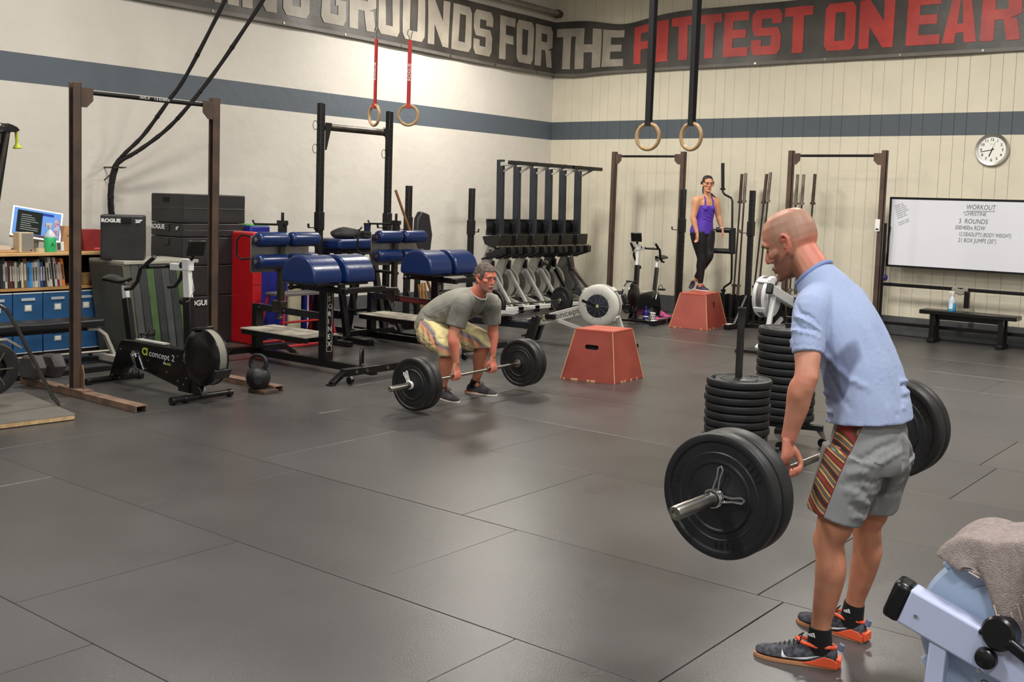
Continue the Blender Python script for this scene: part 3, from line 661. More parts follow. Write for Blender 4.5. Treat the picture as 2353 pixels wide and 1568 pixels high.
# ================================================================ rowing machines
meshmat = mat('perforated_screen', (26, 27, 34), 0.35, bump=0.1)
def rower(name_label, loc, rz, body=greyerg, grp=None, writing=None, upright=False, armlen=2.2, print_m=None, mon=True, fanmat=None, lift=0.0, arm_side=1, nz=None, fz=None, fdx=0.25, hz=0.36, legx=0.08, disc_m=None):
    """x' runs from the rear foot to the flywheel, z' up from the floor; an upright one stands on its flywheel end"""
    t = thing('rowing_machine', name_label, 'rowing machine', loc, rz, group=grp)
    fanmat = fanmat or body
    q = B(); q.beam((-0.05, 0, 0.36+lift), (1.42, 0, 0.33+lift), 0.045 if not upright else 0.072, 0.085 if not upright else 0.11); q.box((0.68, 0, 0.405+lift), (1.4, 0.018, 0.01)); rail_o = q.done('monorail', mat('anodised_rail', (58, 62, 70), 0.3, 0.7), t, bevel=0.004)
    B().beam((-0.03, 0, 0.408+lift), (1.40, 0, 0.378+lift), 0.03 if not upright else 0.045, 0.006 if not upright else 0.03).done('steel_track', chrome, t)
    q = B(); q.beam((0.02, 0, 0.34+lift), (0.0, 0, 0.03), 0.05 if not upright else 0.075, 0.06); q.done('rear_leg', black if upright and disc_m is None else body, t, bevel=0.005)
    q = B(); q.beam((0.0, -0.22, 0.025), (0.0, 0.22, 0.025), 0.06, 0.045); q.done('rear_foot', plastic, t, bevel=0.008)
    if upright:
        q = B(); q.beam((0.0, 0, 0.02), (0.13, 0, 0.30), 0.02, 0.03); q.done('foot_brace', body, t, bevel=0.003)
    s = arm_side
    nose = Vector((armlen, 0.095*s, (nz or 0.64+lift))); heel = Vector((1.22 if not upright else 1.16, 0.05*s, hz+lift))
    q = B(); q.beam(heel, nose, 0.075, 0.125 if not upright else 0.15, up=(0, 0, 1)); arm_o = q.done('frame_arm', body if writing != 'black' else satin, t, bevel=0.01)
    d = (nose-heel).normalized()
    q = B(); q.beam(nose-d*0.01, nose+d*0.05, 0.085, 0.135); q.done('nose_cap', satin, t, bevel=0.018)
    lg = body if writing != 'black' else satin
    q = B(); q.beam(nose-d*0.12+Vector((0, 0, -0.04)), (armlen+legx, 0.095*s, 0.04), 0.055, 0.055); q.done('front_leg', lg, t, bevel=0.006)
    q = B(); q.beam((1.7, 0.04*s, 0.42+min(0, lift)), (armlen+0.07, -0.02, 0.07), 0.04, 0.05); q.done('strut', lg, t, bevel=0.005)
    q = B(); q.beam((armlen+0.1, -0.27, 0.035), (armlen+0.1, 0.3, 0.035), 0.07, 0.045); q.done('front_foot', plastic if not upright else white, t, bevel=0.01)
    for yy in (-0.24, 0.26): B().lathe([(0, -0.015), (0.03, -0.015), (0.03, 0.015), (0, 0.015)], (armlen+0.15, yy, 0.03), (0, 1, 0), 14).done('transport_wheel', satin, t)
    # flywheel housing: two rounded shells, dark intake screen, steel mesh rim
    c = Vector((armlen-fdx, -0.055*s, fz or 0.52+lift)); R = 0.265
    y0, y1 = (-0.10, 0.075)
    prof = [(0.14, y0-0.012), (0.17, y0-0.014), (0.215, y0-0.010), (R-0.012, y0+0.008), (R, y0+0.03), (R, y0+0.055), (R-0.014, y0+0.06), (R-0.014, y1-0.045), (R, y1-0.04), (R, y1-0.02), (R-0.015, y1), (0.14, y1+0.006), (0.14, y0-0.012)]
    q = B(); q.lathe(prof, c, (0, 1, 0), 56); q.done('fan_cover', fanmat, t)
    q = B(); q.lathe([(R-0.012, y0+0.062), (R-0.008, y0+0.062), (R-0.008, y1-0.047), (R-0.012, y1-0.047), (R-0.012, y0+0.062)], c, (0, 1, 0), 56); q.done('rim_mesh', mat('mesh_grey', (112, 106, 104), 0.5, 0.5, bump=0.5, bscale=200), t)
    q = B(); q.lathe([(0, (y1 if s > 0 else y0)), (0.172, (y1 if s > 0 else y0)), (0.172, (y1+0.012 if s > 0 else y0-0.012)), (0.05, (y1+0.016 if s > 0 else y0-0.016)), (0, (y1+0.016 if s > 0 else y0-0.016))], c, (0, 1, 0), 48); q.done('side_disc', disc_m or fanmat, t)
    for sgn, yy in (((-1, y0-0.006),) if s > 0 else ((1, y1+0.0),)):
        q = B(); q.lathe([(0, yy+0.012*-sgn*0), (0.175, yy), (0.178, yy+0.006*sgn), (0, yy+0.008*sgn)], c, (0, 1, 0), 48); sc = q.done('intake_screen', meshmat, t)
        q = B()
        for k in range(7): 
            r = 0.04+k*0.016; q.tube([c+Vector((r*math.cos(a), yy+sgn*0.012, r*math.sin(a))) for a in [PI*(-0.05+j*1.15/16) for j in range(17)]], 0.0022, 5)
        for k in range(10):
            a = k*PI/5; q.beam(c+Vector((0.03*math.cos(a), yy+sgn*0.011, 0.03*math.sin(a))), c+Vector((0.168*math.cos(a), yy+sgn*0.009, 0.168*math.sin(a))), 0.004, 0.004)
        q.done('vent_slots', mat('vent_grey', (96, 100, 112), 0.4), sc, stuff=True)
        q = B(); q.lathe([(0, yy), (0.02, yy), (0.02, yy+0.016*sgn), (0, yy+0.018*sgn)], c, (0, 1, 0), 16); q.done('hub_badge', mat('pale_green_badge', (170, 190, 130), 0.5), sc)
    for a in (0.9, -0.6, 2.4):
        q = B(); p = c+Vector((R*math.cos(a), 0.0, R*math.sin(a))); q.box(p, (0.03, 0.15, 0.07), rot=RY(-a)); q.done('cover_clip', fanmat, t, bevel=0.008)
    q = B(); q.beam(c+Vector((-0.02, y0-0.02, 0.0)), c+Vector((-0.2, y0-0.018, 0.06)), 0.008, 0.03); q.done('damper_lever', satin, t)
    # footplates, footrests and straps
    for sg in (-1, 1):
        q = B(); q.prism([(-0.06, -0.16), (0.05, -0.16), (0.15, 0.16), (0.05, 0.18)], (1.36, sg*0.115-0.05, 0.30+lift), (1, 0, 0), (0, 0, 1), (0, 0.1, 0)); fp = q.done('footplate', plastic, t, bevel=0.01)
        q = B(); q.tube([(1.42, sg*0.115-0.055, 0.36+lift), (1.36, sg*0.115-0.03, 0.42+lift), (1.36, sg*0.115+0.03, 0.42+lift), (1.42, sg*0.115+0.055, 0.36+lift)], 0.012, 8); q.done('foot_strap', blackstrap, fp)
    q = B(); q.tube([(1.30, -0.2, 0.22+lift), (1.30, 0.2, 0.22+lift)], 0.016, 10); q.done('foot_axle', steel, t)
    if upright:
        q = B(); q.prism([(1.10, 0.20), (1.34, 0.22), (1.28, 0.52), (1.15, 0.58)], (0, -0.15, 0), (1, 0, 0), (0, 0, 1), (0, 0.30, 0)); q.done('foot_cradle', plastic, t, bevel=0.02)
    # seat with its roller carriage
    sx = 1.0 if upright else 0.98
    q = B()
    q.grid(lambda u, v: Vector((sx-0.13+0.26*u, -0.17+0.34*v, 0.475+lift+0.022*(abs(v-0.5)*2)**2-0.012*math.exp(-((u-0.5)/0.2)**2)-0.012*(1 if u in (0, 1) or v in (0, 1) else 0))), 12, 14)
    so = q.done('seat', mat('seat_grey', (118, 118, 118), 0.45) if not upright else plastic, t); m = so.modifiers.new('s', 'SOLIDIFY'); m.thickness = 0.035; bv = so.modifiers.new('b', 'BEVEL'); bv.width = 0.01; bv.segments = 3
    q = B(); q.box((sx, 0, 0.415+lift), (0.16, 0.10, 0.05)); q.box((sx, 0.045, 0.38+lift), (0.14, 0.02, 0.08)); q.box((sx, -0.045, 0.38+lift), (0.14, 0.02, 0.08)); q.done('carriage', satin, t, bevel=0.006)
    # handle, chain guide, monitor
    q = B(); q.tube([(1.5, -0.24, 0.48+lift), (1.48, -0.1, 0.49+lift), (1.47, 0, 0.49+lift), (1.48, 0.1, 0.49+lift), (1.5, 0.24, 0.48+lift)], 0.016, 10); q.done('handle', plastic, t)
    q = B(); q.box((1.6, 0, 0.47+lift), (0.14, 0.05, 0.07)); q.done('chain_guide', satin, t, bevel=0.01)
    if mon:
        m0 = Vector((armlen-0.25, 0.02*s, 0.66+lift)); m1 = Vector((armlen-0.66, 0.02*s, 0.98+max(0, lift)))
        if upright: m1 = Vector((armlen-0.35, 0.02*s, 0.86+lift))
        q = B(); q.beam(m0, m1, 0.035, 0.045); q.done('monitor_arm', darksteel if not upright else black, t, bevel=0.004)
        q = B(); q.box(m1+Vector((-0.02, 0, 0.06)), (0.05, 0.14, 0.19), rot=RY(-0.2)); mo = q.done('monitor', satin, t, bevel=0.012)
        q = B(); q.box(m1+Vector((-0.047, 0, 0.075)), (0.004, 0.10, 0.09), rot=RY(-0.2)); q.done('display', mat('lcd_grey', (80, 86, 84), 0.2), mo)
    if writing and writing != 'none':
        sd = s if writing != 'side-' else -s
        for w_side in (1, -1):
            # sideways face of the arm; reads from rear to nose on the right side
            o0 = heel+(nose-heel)*(0.30 if w_side < 0 else 0.86)+Vector((0, w_side*(0.0385), 0))+Vector((0, 0, -0.03))*1
            e = d if w_side < 0 else -d
            text('concept 2', 0.105, 'arm_lettering', print_m or mat('grey_print', (104, 104, 98), 0.5), t, frame(o0, e, (0, 0, 1)), bold=0.002, sx=1.15)
            o1 = heel+(nose-heel)*(0.2 if w_side < 0 else 0.95)+Vector((0, w_side*(0.0388), -0.02))
            text('CI', 0.10, 'arm_logo', mat('olive_print', (136, 142, 84), 0.5), t, frame(o1, e, (0, 0, 1)), bold=0.005)
    return t
# the one behind the red box
P = dep(1382, 697, 13.5); yw = math.radians(16.5)
cx = 2.27; o = Vector((P.x-cx*math.cos(yw), P.y-cx*math.sin(yw), 0))
rower('grey rowing machine lying ready behind the box of the man in grey', o, yw, writing='y', body=mat('erg_grey', (192, 190, 182), 0.4, var=0.04), lift=-0.12, nz=0.62, fz=0.54, hz=0.33, armlen=2.52)
# the one by the far barbells
P = dep(1773, 682, 13.6)
rower('white and grey rowing machine behind the tall plate stack, flywheel towards the camera', Vector((P.x, P.y+1.95, 0)), -PI/2, body=mat('erg_white', (206, 208, 210), 0.4), lift=0.18, mon=True)
# nearest one, bottom right corner
P = dep(2322, 1478, 3.35)
lav = mat('lavender_white_metal', (190, 196, 222), 0.32, spec=0.5)
fg = rower('pale lavender rowing machine in the bottom right corner under a towel', Vector((P.x+1.95, P.y, 0)), PI, body=lav, lift=0.0, arm_side=1, fanmat=mat('pale_blue_cover', (172, 190, 214), 0.3), nz=0.565, hz=0.21, fz=0.495, fdx=0.28, armlen=2.245, legx=-0.09)
FG = Vector((P.x+1.95, P.y, 0))
def fgl(px, py, off=0.134): w_ = onY(px, py, FG.y-off); return Vector((FG.x-w_.x, off, w_.z))
def fgp(x, y, z): return Vector((x, y, z))
q = B(); q.lathe([(0, 0), (0.034, 0), (0.034, 0.006), (0.030, 0.022), (0.024, 0.026), (0, 0.027)], fgl(2267, 1512), (0, 1, 0), 28); q.done('round_knob', satin, fg, bevel=0.003)
for xx, zz in ((fgl(2104, 1417).x, fgl(2104, 1417).z), (fgl(2248, 1542).x, fgl(2248, 1542).z)):
    B().lathe([(0, 0), (0.007, 0), (0.006, 0.004), (0.003, 0.004), (0.003, 0.002), (0, 0.002)], (xx, 0.133, zz), (0, 1, 0), 12).done('screw', chrome, fg)
q = B(); q.lathe([(0, -0.03), (0.045, -0.03), (0.052, -0.022), (0.05, 0.0), (0.052, 0.022), (0.045, 0.03), (0, 0.03)], fgl(2300, 1455, 0.12)+Vector((0, 0, 0)), (0.15, 1, 0.1), 28); q.done('cord_pulley', satin, fg)
q = B(); q.beam(fgl(2250, 1448, 0.13), fgl(2290, 1475, 0.13), 0.02, 0.022); q.beam(fgl(2315, 1475, 0.15), fgl(2420, 1560, 0.15), 0.03, 0.035); q.done('handle_hook', satin, fg, bevel=0.008)
text('CE', 0.03, 'rating_print', plastic, fg, frame((2.0, 0.134, 0.385), (-1, 0, -0.36), (0, 0, 1)))
# six standing on end along the wall by the corner
tops = [1150, 1188, 1226, 1261, 1293, 1328]
lab = ['first of the upright rowing machines counted from the left, nearest the squat stand', 'second upright rowing machine from the left, pale grey arm', 'third upright rowing machine from the left, pale grey arm', 'fourth upright rowing machine from the left, pale grey arm', 'upright rowing machine with a black arm and white lettering', 'last upright rowing machine of the row, nearest the back wall, dark grey arm']
bodies = [greyerg, greyerg, greyerg, greyerg, greyerg, mat('dark_grey_metal', (112, 112, 108), 0.4, 0.2)]
for i, px in enumerate(tops):
    yy = onX(px, 364+i*2.2, 1.25).y
    r = rower(lab[i], (0, 0, 0), 0, body=bodies[i], grp='rowing machines stored on end', upright=True, disc_m=mat('disc_brown', (100, 95, 88), 0.45), writing=('black' if i == 4 else 'y' if i == 0 else 'none'), print_m=(inkwhite if i == 4 else None), armlen=2.16, nz=0.80, fz=0.60)
    # x' -> down, z' -> towards the wall, y' -> -y
    r.matrix_world = Matrix(((0, 0, -1, 1.62), (0, -1, 0, yy), (-1, 0, 0, 2.385), (0, 0, 0, 1)))
    if px in (1328,):
        q = B(); q.beam((1.1, -0.12, 0.44), (1.38, -0.12, 0.44), 0.05, 0.12); q.done('wooden_wedge', mat('brown_wood', (120, 78, 44), 0.6), r)
# ================================================================ exercise bikes
def bike(label, loc, rz, marks=True):
    t = thing('exercise_bike', label, 'exercise bike', loc, rz)
    q = B(); q.tube([(-0.03, -0.27, 0.035), (-0.03, 0.27, 0.035)], 0.028, 12); q.done('rear_base_bar', satin, t)
    q = B(); q.tube([(1.28, -0.30, 0.04), (1.28, 0.30, 0.04)], 0.027, 12); q.done('front_base_bar', satin, t)
    for yy in (-0.29, -0.17, 0.29): 
        B().lathe([(0, -0.02), (0.034, -0.02), (0.036, 0), (0.034, 0.02), (0, 0.02)], (1.28, yy, 0.036), (0, 1, 0), 16).done('end_roller', satin, t)
    for yy in (-0.27, 0.27): B().box((-0.03, yy, 0.03), (0.07, 0.05, 0.055)).done('rubber_foot', plastic, t, bevel=0.01)
    q = B(); q.prism([(-0.07, 0.03), (0.08, 0.03), (0.16, 0.14), (0.30, 0.18), (0.55, 0.16), (0.85, 0.11), (1.02, 0.08), (1.16, 0.05), (1.16, 0.42), (0.30, 0.43), (0.15, 0.42), (0.09, 0.36)], (0, -0.045, 0), (1, 0, 0), (0, 0, 1), (0, 0.09, 0)); body = q.done('body_shell', mat('gloss_black', (10, 10, 11), 0.22), t, bevel=0.012)
    q = B(); q.box((0.56, 0, 0.437), (0.42, 0.07, 0.012)); q.done('top_deck', greyerg, t)
    q = B()
    for x, z in ((0.14, 0.33), (0.12, 0.06), (0.0, 0.07), (0.52, 0.19), (0.60, 0.16), (0.84, 0.20), (1.0, 0.14), (1.08, 0.12), (1.0, 0.36), (1.08, 0.33), (0.56, 0.27), (1.12, 0.18)): q.lathe([(0, 0), (0.008, 0), (0.008, 0.003), (0, 0.003)], (x, -0.0455, z), (0, -1, 0), 8)
    q.done('screw', chrome, body, each=True)
    q = B(); q.prism([(0.98, 0.05), (1.22, 0.05), (1.32, 0.045), (1.30, 0.10), (1.17, 0.22), (1.0, 0.22)], (0, -0.03, 0), (1, 0, 0), (0, 0, 1), (0, 0.06, 0)); q.done('front_bracket', satin, t, bevel=0.004)
    q = B(); q.beam((1.13, 0, 0.08), (1.08, 0, 0.88), 0.055, 0.10); q.done('front_mast', satin, t, bevel=0.006)
    q = B(); q.beam((1.08, 0, 0.87), (1.055, 0, 1.17), 0.042, 0.085); q.box((1.07, 0, 1.16), (0.10, 0.055, 0.10)); q.done('handlebar_post', white, t, bevel=0.005)
    q = B(); q.beam((1.06, 0, 1.135), (0.84, 0, 1.13), 0.045, 0.06); q.done('stem', white, t, bevel=0.004)
    q = B(); q.tube([(0.86, 0, 1.135), (0.78, 0, 1.135)], 0.022, 10); q.tube([(0.78, -0.20, 1.13), (0.78, 0.20, 1.13)], 0.018, 10)
    for s in (-1, 1):
        q.tube([(0.78, 0.2*s, 1.13), (0.74, 0.22*s, 1.13), (0.70, 0.22*s, 1.11), (0.66, 0.22*s, 1.0), (0.58, 0.22*s, 0.93), (0.48, 0.22*s, 0.915)], 0.018, 10)
        q.tube([(0.74, 0.21*s, 1.13), (0.80, 0.21*s, 1.17), (0.88, 0.20*s, 1.22)], 0.019, 10)
    q.done('handlebars', plastic, t)
    q = B(); q.beam((1.09, 0.0, 1.19), (1.15, 0, 1.24), 0.03, 0.03); q.box((1.18, 0, 1.31), (0.035, 0.17, 0.14), rot=RY(0.25)); mo = q.done('monitor', satin, t, bevel=0.01)
    q = B(); q.box((1.159, 0, 1.315), (0.004, 0.12, 0.085), rot=RY(0.25)); q.done('display', mat('lcd_dark', (52, 56, 58), 0.2), mo)
    q = B(); q.beam((0.24, 0, 0.40), (0.155, 0, 0.80), 0.05, 0.085); q.done('seat_tube', satin, t, bevel=0.006)
    q = B(); q.beam((0.155, 0, 0.79), (0.13, 0, 0.93), 0.038, 0.065); q.done('seat_post', white, t, bevel=0.004)
    q = B(); q.box((0.13, 0, 0.935), (0.13, 0.06, 0.04)); q.done('seat_clamp', steel, t, bevel=0.006)
    q = B()
    q.grid(lambda u, v: Vector((-0.08+0.30*u, (v-0.5)*(0.17*(1-u)**0.8+0.045), 0.99-0.035*(abs(v-0.5)*2)**2*(1-0.4*u)+0.012*math.cos(u*5))), 14, 10)
    so = q.done('saddle', mat('saddle_black', (18, 18, 18), 0.28), t); m = so.modifiers.new('s', 'SOLIDIFY'); m.thickness = 0.03; bv = so.modifiers.new('b', 'BEVEL'); bv.width = 0.008; bv.segments = 3
    c = Vector((1.33, 0.0, 0.385)); R = 0.245
    q = B(); q.lathe([(0.0, -0.085), (0.15, -0.088), (R-0.03, -0.075), (R, -0.05), (R, -0.04), (0.2, -0.04)], c, (0, 1, 0), 48); q.lathe([(0.2, 0.04), (R, 0.04), (R, 0.05), (R-0.03, 0.075), (0.15, 0.088), (0.0, 0.085)], c, (0, 1, 0), 48); q.done('fan_cover', mat('gloss_black', (10, 10, 11), 0.22), t, each=True)
    q = B(); q.lathe([(R-0.02, -0.041), (R-0.008, -0.041), (R-0.008, 0.041), (R-0.02, 0.041), (R-0.02, -0.041)], c, (0, 1, 0), 48); q.done('rim_mesh', mat('mesh_pale', (128, 126, 116), 0.6, 0.3, bump=0.5, bscale=200), t)
    for a in (1.75, -0.5): q = B(); q.box(c+Vector((R*math.cos(a), 0, R*math.sin(a))), (0.03, 0.17, 0.09), rot=RY(-a)); q.done('cover_clip', satin, t, bevel=0.008)
    q = B(); q.lathe([(0, 0), (0.04, 0), (0.042, 0.012), (0, 0.014)], (0.36, -0.047, 0.30), (0, -1, 0), 20); q.lathe([(0, 0), (0.018, 0), (0.018, 0.03), (0, 0.03)], (0.36, -0.05, 0.30), (0, -1, 0), 12); q.beam((0.36, -0.075, 0.30), (0.45, -0.08, 0.14), 0.012, 0.022); q.beam((0.36, 0.075, 0.30), (0.28, 0.08, 0.46), 0.012, 0.022); q.done('crank', chrome, t)
    for x, y, z in ((0.45, -0.14, 0.14), (0.28, 0.14, 0.46)):
        q = B(); q.box((x, y, z), (0.09, 0.10, 0.025)); q.tube([(x+0.05, y-0.04, z), (x+0.07, y-0.03, z+0.05), (x+0.02, y, z+0.08), (x+0.07, y+0.03, z+0.05), (x+0.05, y+0.04, z)], 0.006, 6); q.done('pedal', plastic, t)
    for x, z in ((1.0, 0.84), (1.0, 1.15)): B().sphere((x, 0.0, z), 0.035, 8).done('adjusting_knob', plastic, t)
    B().tube([(1.1, -0.03, 1.15), (1.2, -0.05, 1.05), (1.24, -0.06, 0.95), (1.16, -0.05, 0.86), (1.1, -0.04, 0.84)], 0.003, 5).done('cable', greyerg, t)
    if marks:
        text('concept 2', 0.082, 'white_lettering', inkwhite, body, frame((0.575, -0.0462, 0.315), (1, 0, -0.03), (0, 0, 1)), bold=-0.0005, sx=1.15)
        text('CI', 0.09, 'yellow_logo', mat('lime_print', (196, 200, 60), 0.5), body, frame((0.47, -0.0462, 0.318), (1, 0, -0.03), (0, 0, 1)), bold=0.003)
        text('bike', 0.03, 'small_print', inkwhite, body, frame((0.79, -0.0462, 0.265), (1, 0, -0.03), (0, 0, 1))); text('ERG', 0.03, 'small_print_lime', mat('lime_print', (196, 200, 60), 0.5), body, frame((0.845, -0.0462, 0.263), (1, 0, -0.03), (0, 0, 1)))
    return t
bike('black exercise bike in the left foreground between the rack posts', (2.88, -10.58, 0), math.radians(1), True)
P = dep(1449, 676, 16.5); a = math.atan2(-0.973, 0.20)
bike('black exercise bike standing by the back wall, left of the woman', (P.x-1.33*math.cos(a), P.y-1.33*math.sin(a), 0), a, True)

# ================================================================ glute-ham benches
blue = mat('blue_vinyl', (18, 40, 86), 0.27, bump=0.12, bscale=14)
diamond = mat('tread_plate', (150, 148, 144), 0.3, 0.9, bump=0.5, bscale=60)
def ghd(label, off, red=False, txt=True):
    t = thing('glute_ham_bench', label, 'exercise bench', (off[0]+3.2, off[1]-8.65, 0))
    O = Vector((-3.2, 8.65, 0))
    def b2(): return B()
    def fin(q, name, m, par=None, **k):
        o = q.done(name, m, par or t, **k)
        if (par or t) is t: o.location = O
        return o
    y0 = -8.65
    q = b2(); q.beam((2.42, y0, 0.075), (4.32, y0, 0.075), 0.075, 0.075); fin(q, 'base_beam', satin, bevel=0.004)
    for x, ln in ((2.5, 0.5), (4.32, 0.55)):
        q = b2(); q.beam((x, y0-ln+0.12, 0.105), (x, y0+ln-0.12, 0.105), 0.07, 0.07)
        for s in (-1, 1): q.beam((x, y0+s*(ln-0.13), 0.105), (x, y0+s*(ln+0.02), 0.012), 0.07, 0.04); q.beam((x, y0+s*(ln-0.0), 0.008), (x, y0+s*(ln+0.06), 0.008), 0.07, 0.012)
        fin(q, 'cross_foot', satin, bevel=0.003)
    for k in (-0.28, -0.14, 0.14): q = b2(); q.lathe([(0, 0), (0.018, 0), (0.018, 0.006), (0, 0.006)], (4.356, y0+k, 0.105), (1, 0, 0), 12); fin(q, 'plug', steel)
    for s in (-1, 1):
        q = b2(); q.lathe([(0, -0.022), (0.035, -0.022), (0.04, 0), (0.035, 0.022), (0, 0.022)], (4.42, y0+s*0.42, 0.045), (0, 1, 0), 16); fin(q, 'transport_wheel', mat('wheel_black', (16, 16, 16), 0.25), bevel=0.002)
    q = b2(); q.tube([(4.12, y0-0.055+0.05, 0.11), (4.12, y0-0.055+0.05, 0.22), (4.10, y0-0.03+0.05, 0.265), (4.08, y0+0.05, 0.28), (4.06, y0+0.03+0.05, 0.265), (4.04, y0+0.055+0.05, 0.22), (4.04, y0+0.055+0.05, 0.11)], 0.012, 10); fin(q, 'lifting_handle', satin)
    q = b2(); q.beam((2.5, y0, 0.11), (2.5, y0, 0.60), 0.10, 0.075, up=(1, 0, 0)); fin(q, 'rear_post', satin, bevel=0.003)
    q = b2(); q.beam((3.6, y0, 0.11), (3.6, y0, 0.97), 0.115, 0.10, up=(1, 0, 0)); fp = fin(q, 'front_post', satin, bevel=0.003)
    q = b2(); q.beam((2.45, y0-0.005, 0.565), (3.55, y0-0.005, 0.555), 0.05, 0.07); fin(q, 'slide_rail', mat('rail_dark', (70, 68, 68), 0.3, 0.8), bevel=0.002)
    if red: q = b2(); q.beam((2.56, y0-0.032, 0.565), (2.75, y0-0.032, 0.565), 0.003, 0.05); q.beam((3.02, y0-0.032, 0.56), (3.5, y0-0.032, 0.555), 0.003, 0.05); fin(q, 'red_sticker', mat('worn_red', (96, 34, 34), 0.5), each=True)
    for x in (2.56, 2.98): q = b2(); q.lathe([(0, 0), (0.014, 0), (0.014, 0.008), (0, 0.008)], (x, y0-0.032, 0.565), (0, -1, 0), 10); fin(q, 'bolt', chrome)
    q = b2(); q.box((3.02, y0, 0.345), (1.04, 0.46, 0.016), rot=None); fin(q, 'step_board', mat('pale_plywood', (190, 184, 170), 0.6, rgb2=(150, 142, 126), vscale=10), bevel=0.003)
    q = b2(); q.box((3.02, y0-0.2, 0.31), (1.04, 0.04, 0.05)); q.box((3.02, y0+0.2, 0.31), (1.04, 0.04, 0.05)); q.box((3.0, y0, 0.31), (0.05, 0.4, 0.04)); fin(q, 'step_frame', satin, bevel=0.003)
    q = b2(); q.box((2.86, y0, 0.60), (0.16, 0.09, 0.12)); q.lathe([(0, 0), (0.02, 0), (0.02, 0.04), (0.035, 0.05), (0.035, 0.07), (0, 0.07)], (2.86, y0, 0.53), (0, 0, -1), 12); fin(q, 'carriage', darksteel, bevel=0.006)
    q = b2(); q.beam((2.88, y0, 0.62), (2.88, y0, 1.42), 0.06, 0.06, up=(1, 0, 0)); fin(q, 'upright_slide', darksteel, bevel=0.003)
    q = b2(); q.box((2.86, y0, 1.16), (0.012, 0.78, 0.38)); fin(q, 'foot_plate', diamond, bevel=0.003)
    # roller pads: two above, two below, with gathered fabric ends
    for z in (1.32, 1.09):
        q = b2(); q.tube([(2.985, y0-0.42, z), (2.985, y0+0.42, z)], 0.014, 8); fin(q, 'roller_axle', steel)
        for s in (-1, 1):
            cy = y0+s*0.215; L2 = 0.185; r = 0.078
            q = b2(); q.lathe([(0.02, -L2-0.012), (0.045, -L2-0.014), (r-0.014, -L2-0.004), (r-0.002, -L2+0.012), (r, -L2+0.03), (r, L2-0.03), (r-0.002, L2-0.012), (r-0.014, L2+0.004), (0.045, L2+0.014), (0.02, L2+0.012)], (2.985, cy, z), (0, 1, 0), 24); rp_ = fin(q, 'roller_pad', blue)
            q = b2()
            for k in range(12):
                a = k*PI/6; q.beam((2.985+0.028*math.cos(a), cy-L2-0.014, z+0.028*math.sin(a)), (2.985+0.062*math.cos(a), cy-L2-0.010, z+0.062*math.sin(a)), 0.007, 0.008)
            q.done('fabric_pleats', mat('deep_blue', (14, 24, 60), 0.5), rp_, stuff=True)
            q = b2(); q.lathe([(0, 0), (0.024, 0), (0.024, 0.012), (0, 0.014)], (2.985, cy-L2-0.012, z), (0, -1, 0), 14); q.done('end_washer', steel, rp_)
    q = b2(); q.box((2.89, y0, 1.49), (0.12, 0.06, 0.05)); q.box((2.89, y0, 1.44), (0.07, 0.07, 0.1)); q.tube([(2.89, y0, 1.5), (2.89, y0, 1.60)], 0.017, 8); fin(q, 'adjuster_head', black, bevel=0.004)
    q = b2(); q.tube([(2.86, y0, 1.47), (2.45, y0-0.02, 1.46), (2.42, y0-0.02, 1.50)], 0.012, 8); fin(q, 'adjuster_lever', black)
    q = b2(); q.tube([(2.84, y0-0.36, 1.34), (2.70, y0-0.38, 1.36), (2.62, y0-0.38, 1.30), (2.62, y0-0.38, 1.14), (2.70, y0-0.38, 1.10), (2.84, y0-0.36, 1.12)], 0.011, 8); fin(q, 'grab_loop', satin)
    # the two domed thigh pads
    for s in (-1, 1):
        ya, yb = (y0-0.41, y0-0.035) if s < 0 else (y0+0.035, y0+0.43)
        prof = []
        for k in range(19):
            a = PI*k/18; prof.append((0.25*math.cos(a)*(1.0), 0.0+0.25*math.sin(a)**0.85))
        prof = [(0.235, -0.03)]+prof+[(-0.235, -0.03)]
        q = b2(); q.prism(prof, (3.62, ya, 0.945), (1, 0, 0), (0, 0, 1), (0, yb-ya, 0)); fin(q, 'thigh_pad', blue, bevel=0.022, seg=4)
    q = b2(); q.box((3.62, y0, 0.905), (0.44, 0.7, 0.02)); fin(q, 'pad_base', satin, bevel=0.003)
    q = b2(); q.tube([(3.4, y0-0.30, 0.83), (3.4, y0-0.30, 0.90)], 0.02, 8); q.beam((3.22, y0-0.05, 0.85), (3.95, y0-0.05, 0.84), 0.05, 0.06); q.tube([(3.2, y0-0.16, 0.83), (3.2, y0+0.1, 0.85)], 0.022, 10); fin(q, 'handle_bar', satin, bevel=0.004)
    q = b2(); q.beam((3.9, y0-0.10, 0.845), (3.9, y0+0.52, 0.845), 0.055, 0.055); q.tube([(3.9, y0+0.5, 0.845), (3.9, y0+0.72, 0.83)], 0.02, 10); fin(q, 'side_handle', satin, bevel=0.004)
    if txt:
        text('SORINEX', 0.088, 'white_lettering', mat('pale_print', (190, 188, 180), 0.6), fp, frame((3.656, y0-0.0, 0.70), (0, 0, -1), (0, 1, 0)), bold=0.001) if False else None
        for k, chh in enumerate('SORINEX'):
            text(chh, 0.072, 'letter', mat('pale_print', (190, 188, 180), 0.6), fp, frame((3.6505, y0-0.024, 0.72-k*0.078), (0, 1, 0), (0, 0, 1)), bold=0.001)
        q = b2()
        for p0, p1 in (((-0.034, 0.81), (0.034, 0.81)), ((-0.034, 0.2), (0.034, 0.2)), ((-0.034, 0.2), (-0.034, 0.81)), ((0.034, 0.2), (0.034, 0.81))): q.beam((3.6512, y0+p0[0], p0[1]), (3.6512, y0+p1[0], p1[1]), 0.003, 0.003)
        q.done('sticker_border', mat('pale_print', (190, 188, 180), 0.6), fp)
    return t
ghd('black glute-ham bench with blue domed pads, the nearer left one', (0.0, 0.0))
P = dep(868, 557, 12.9)
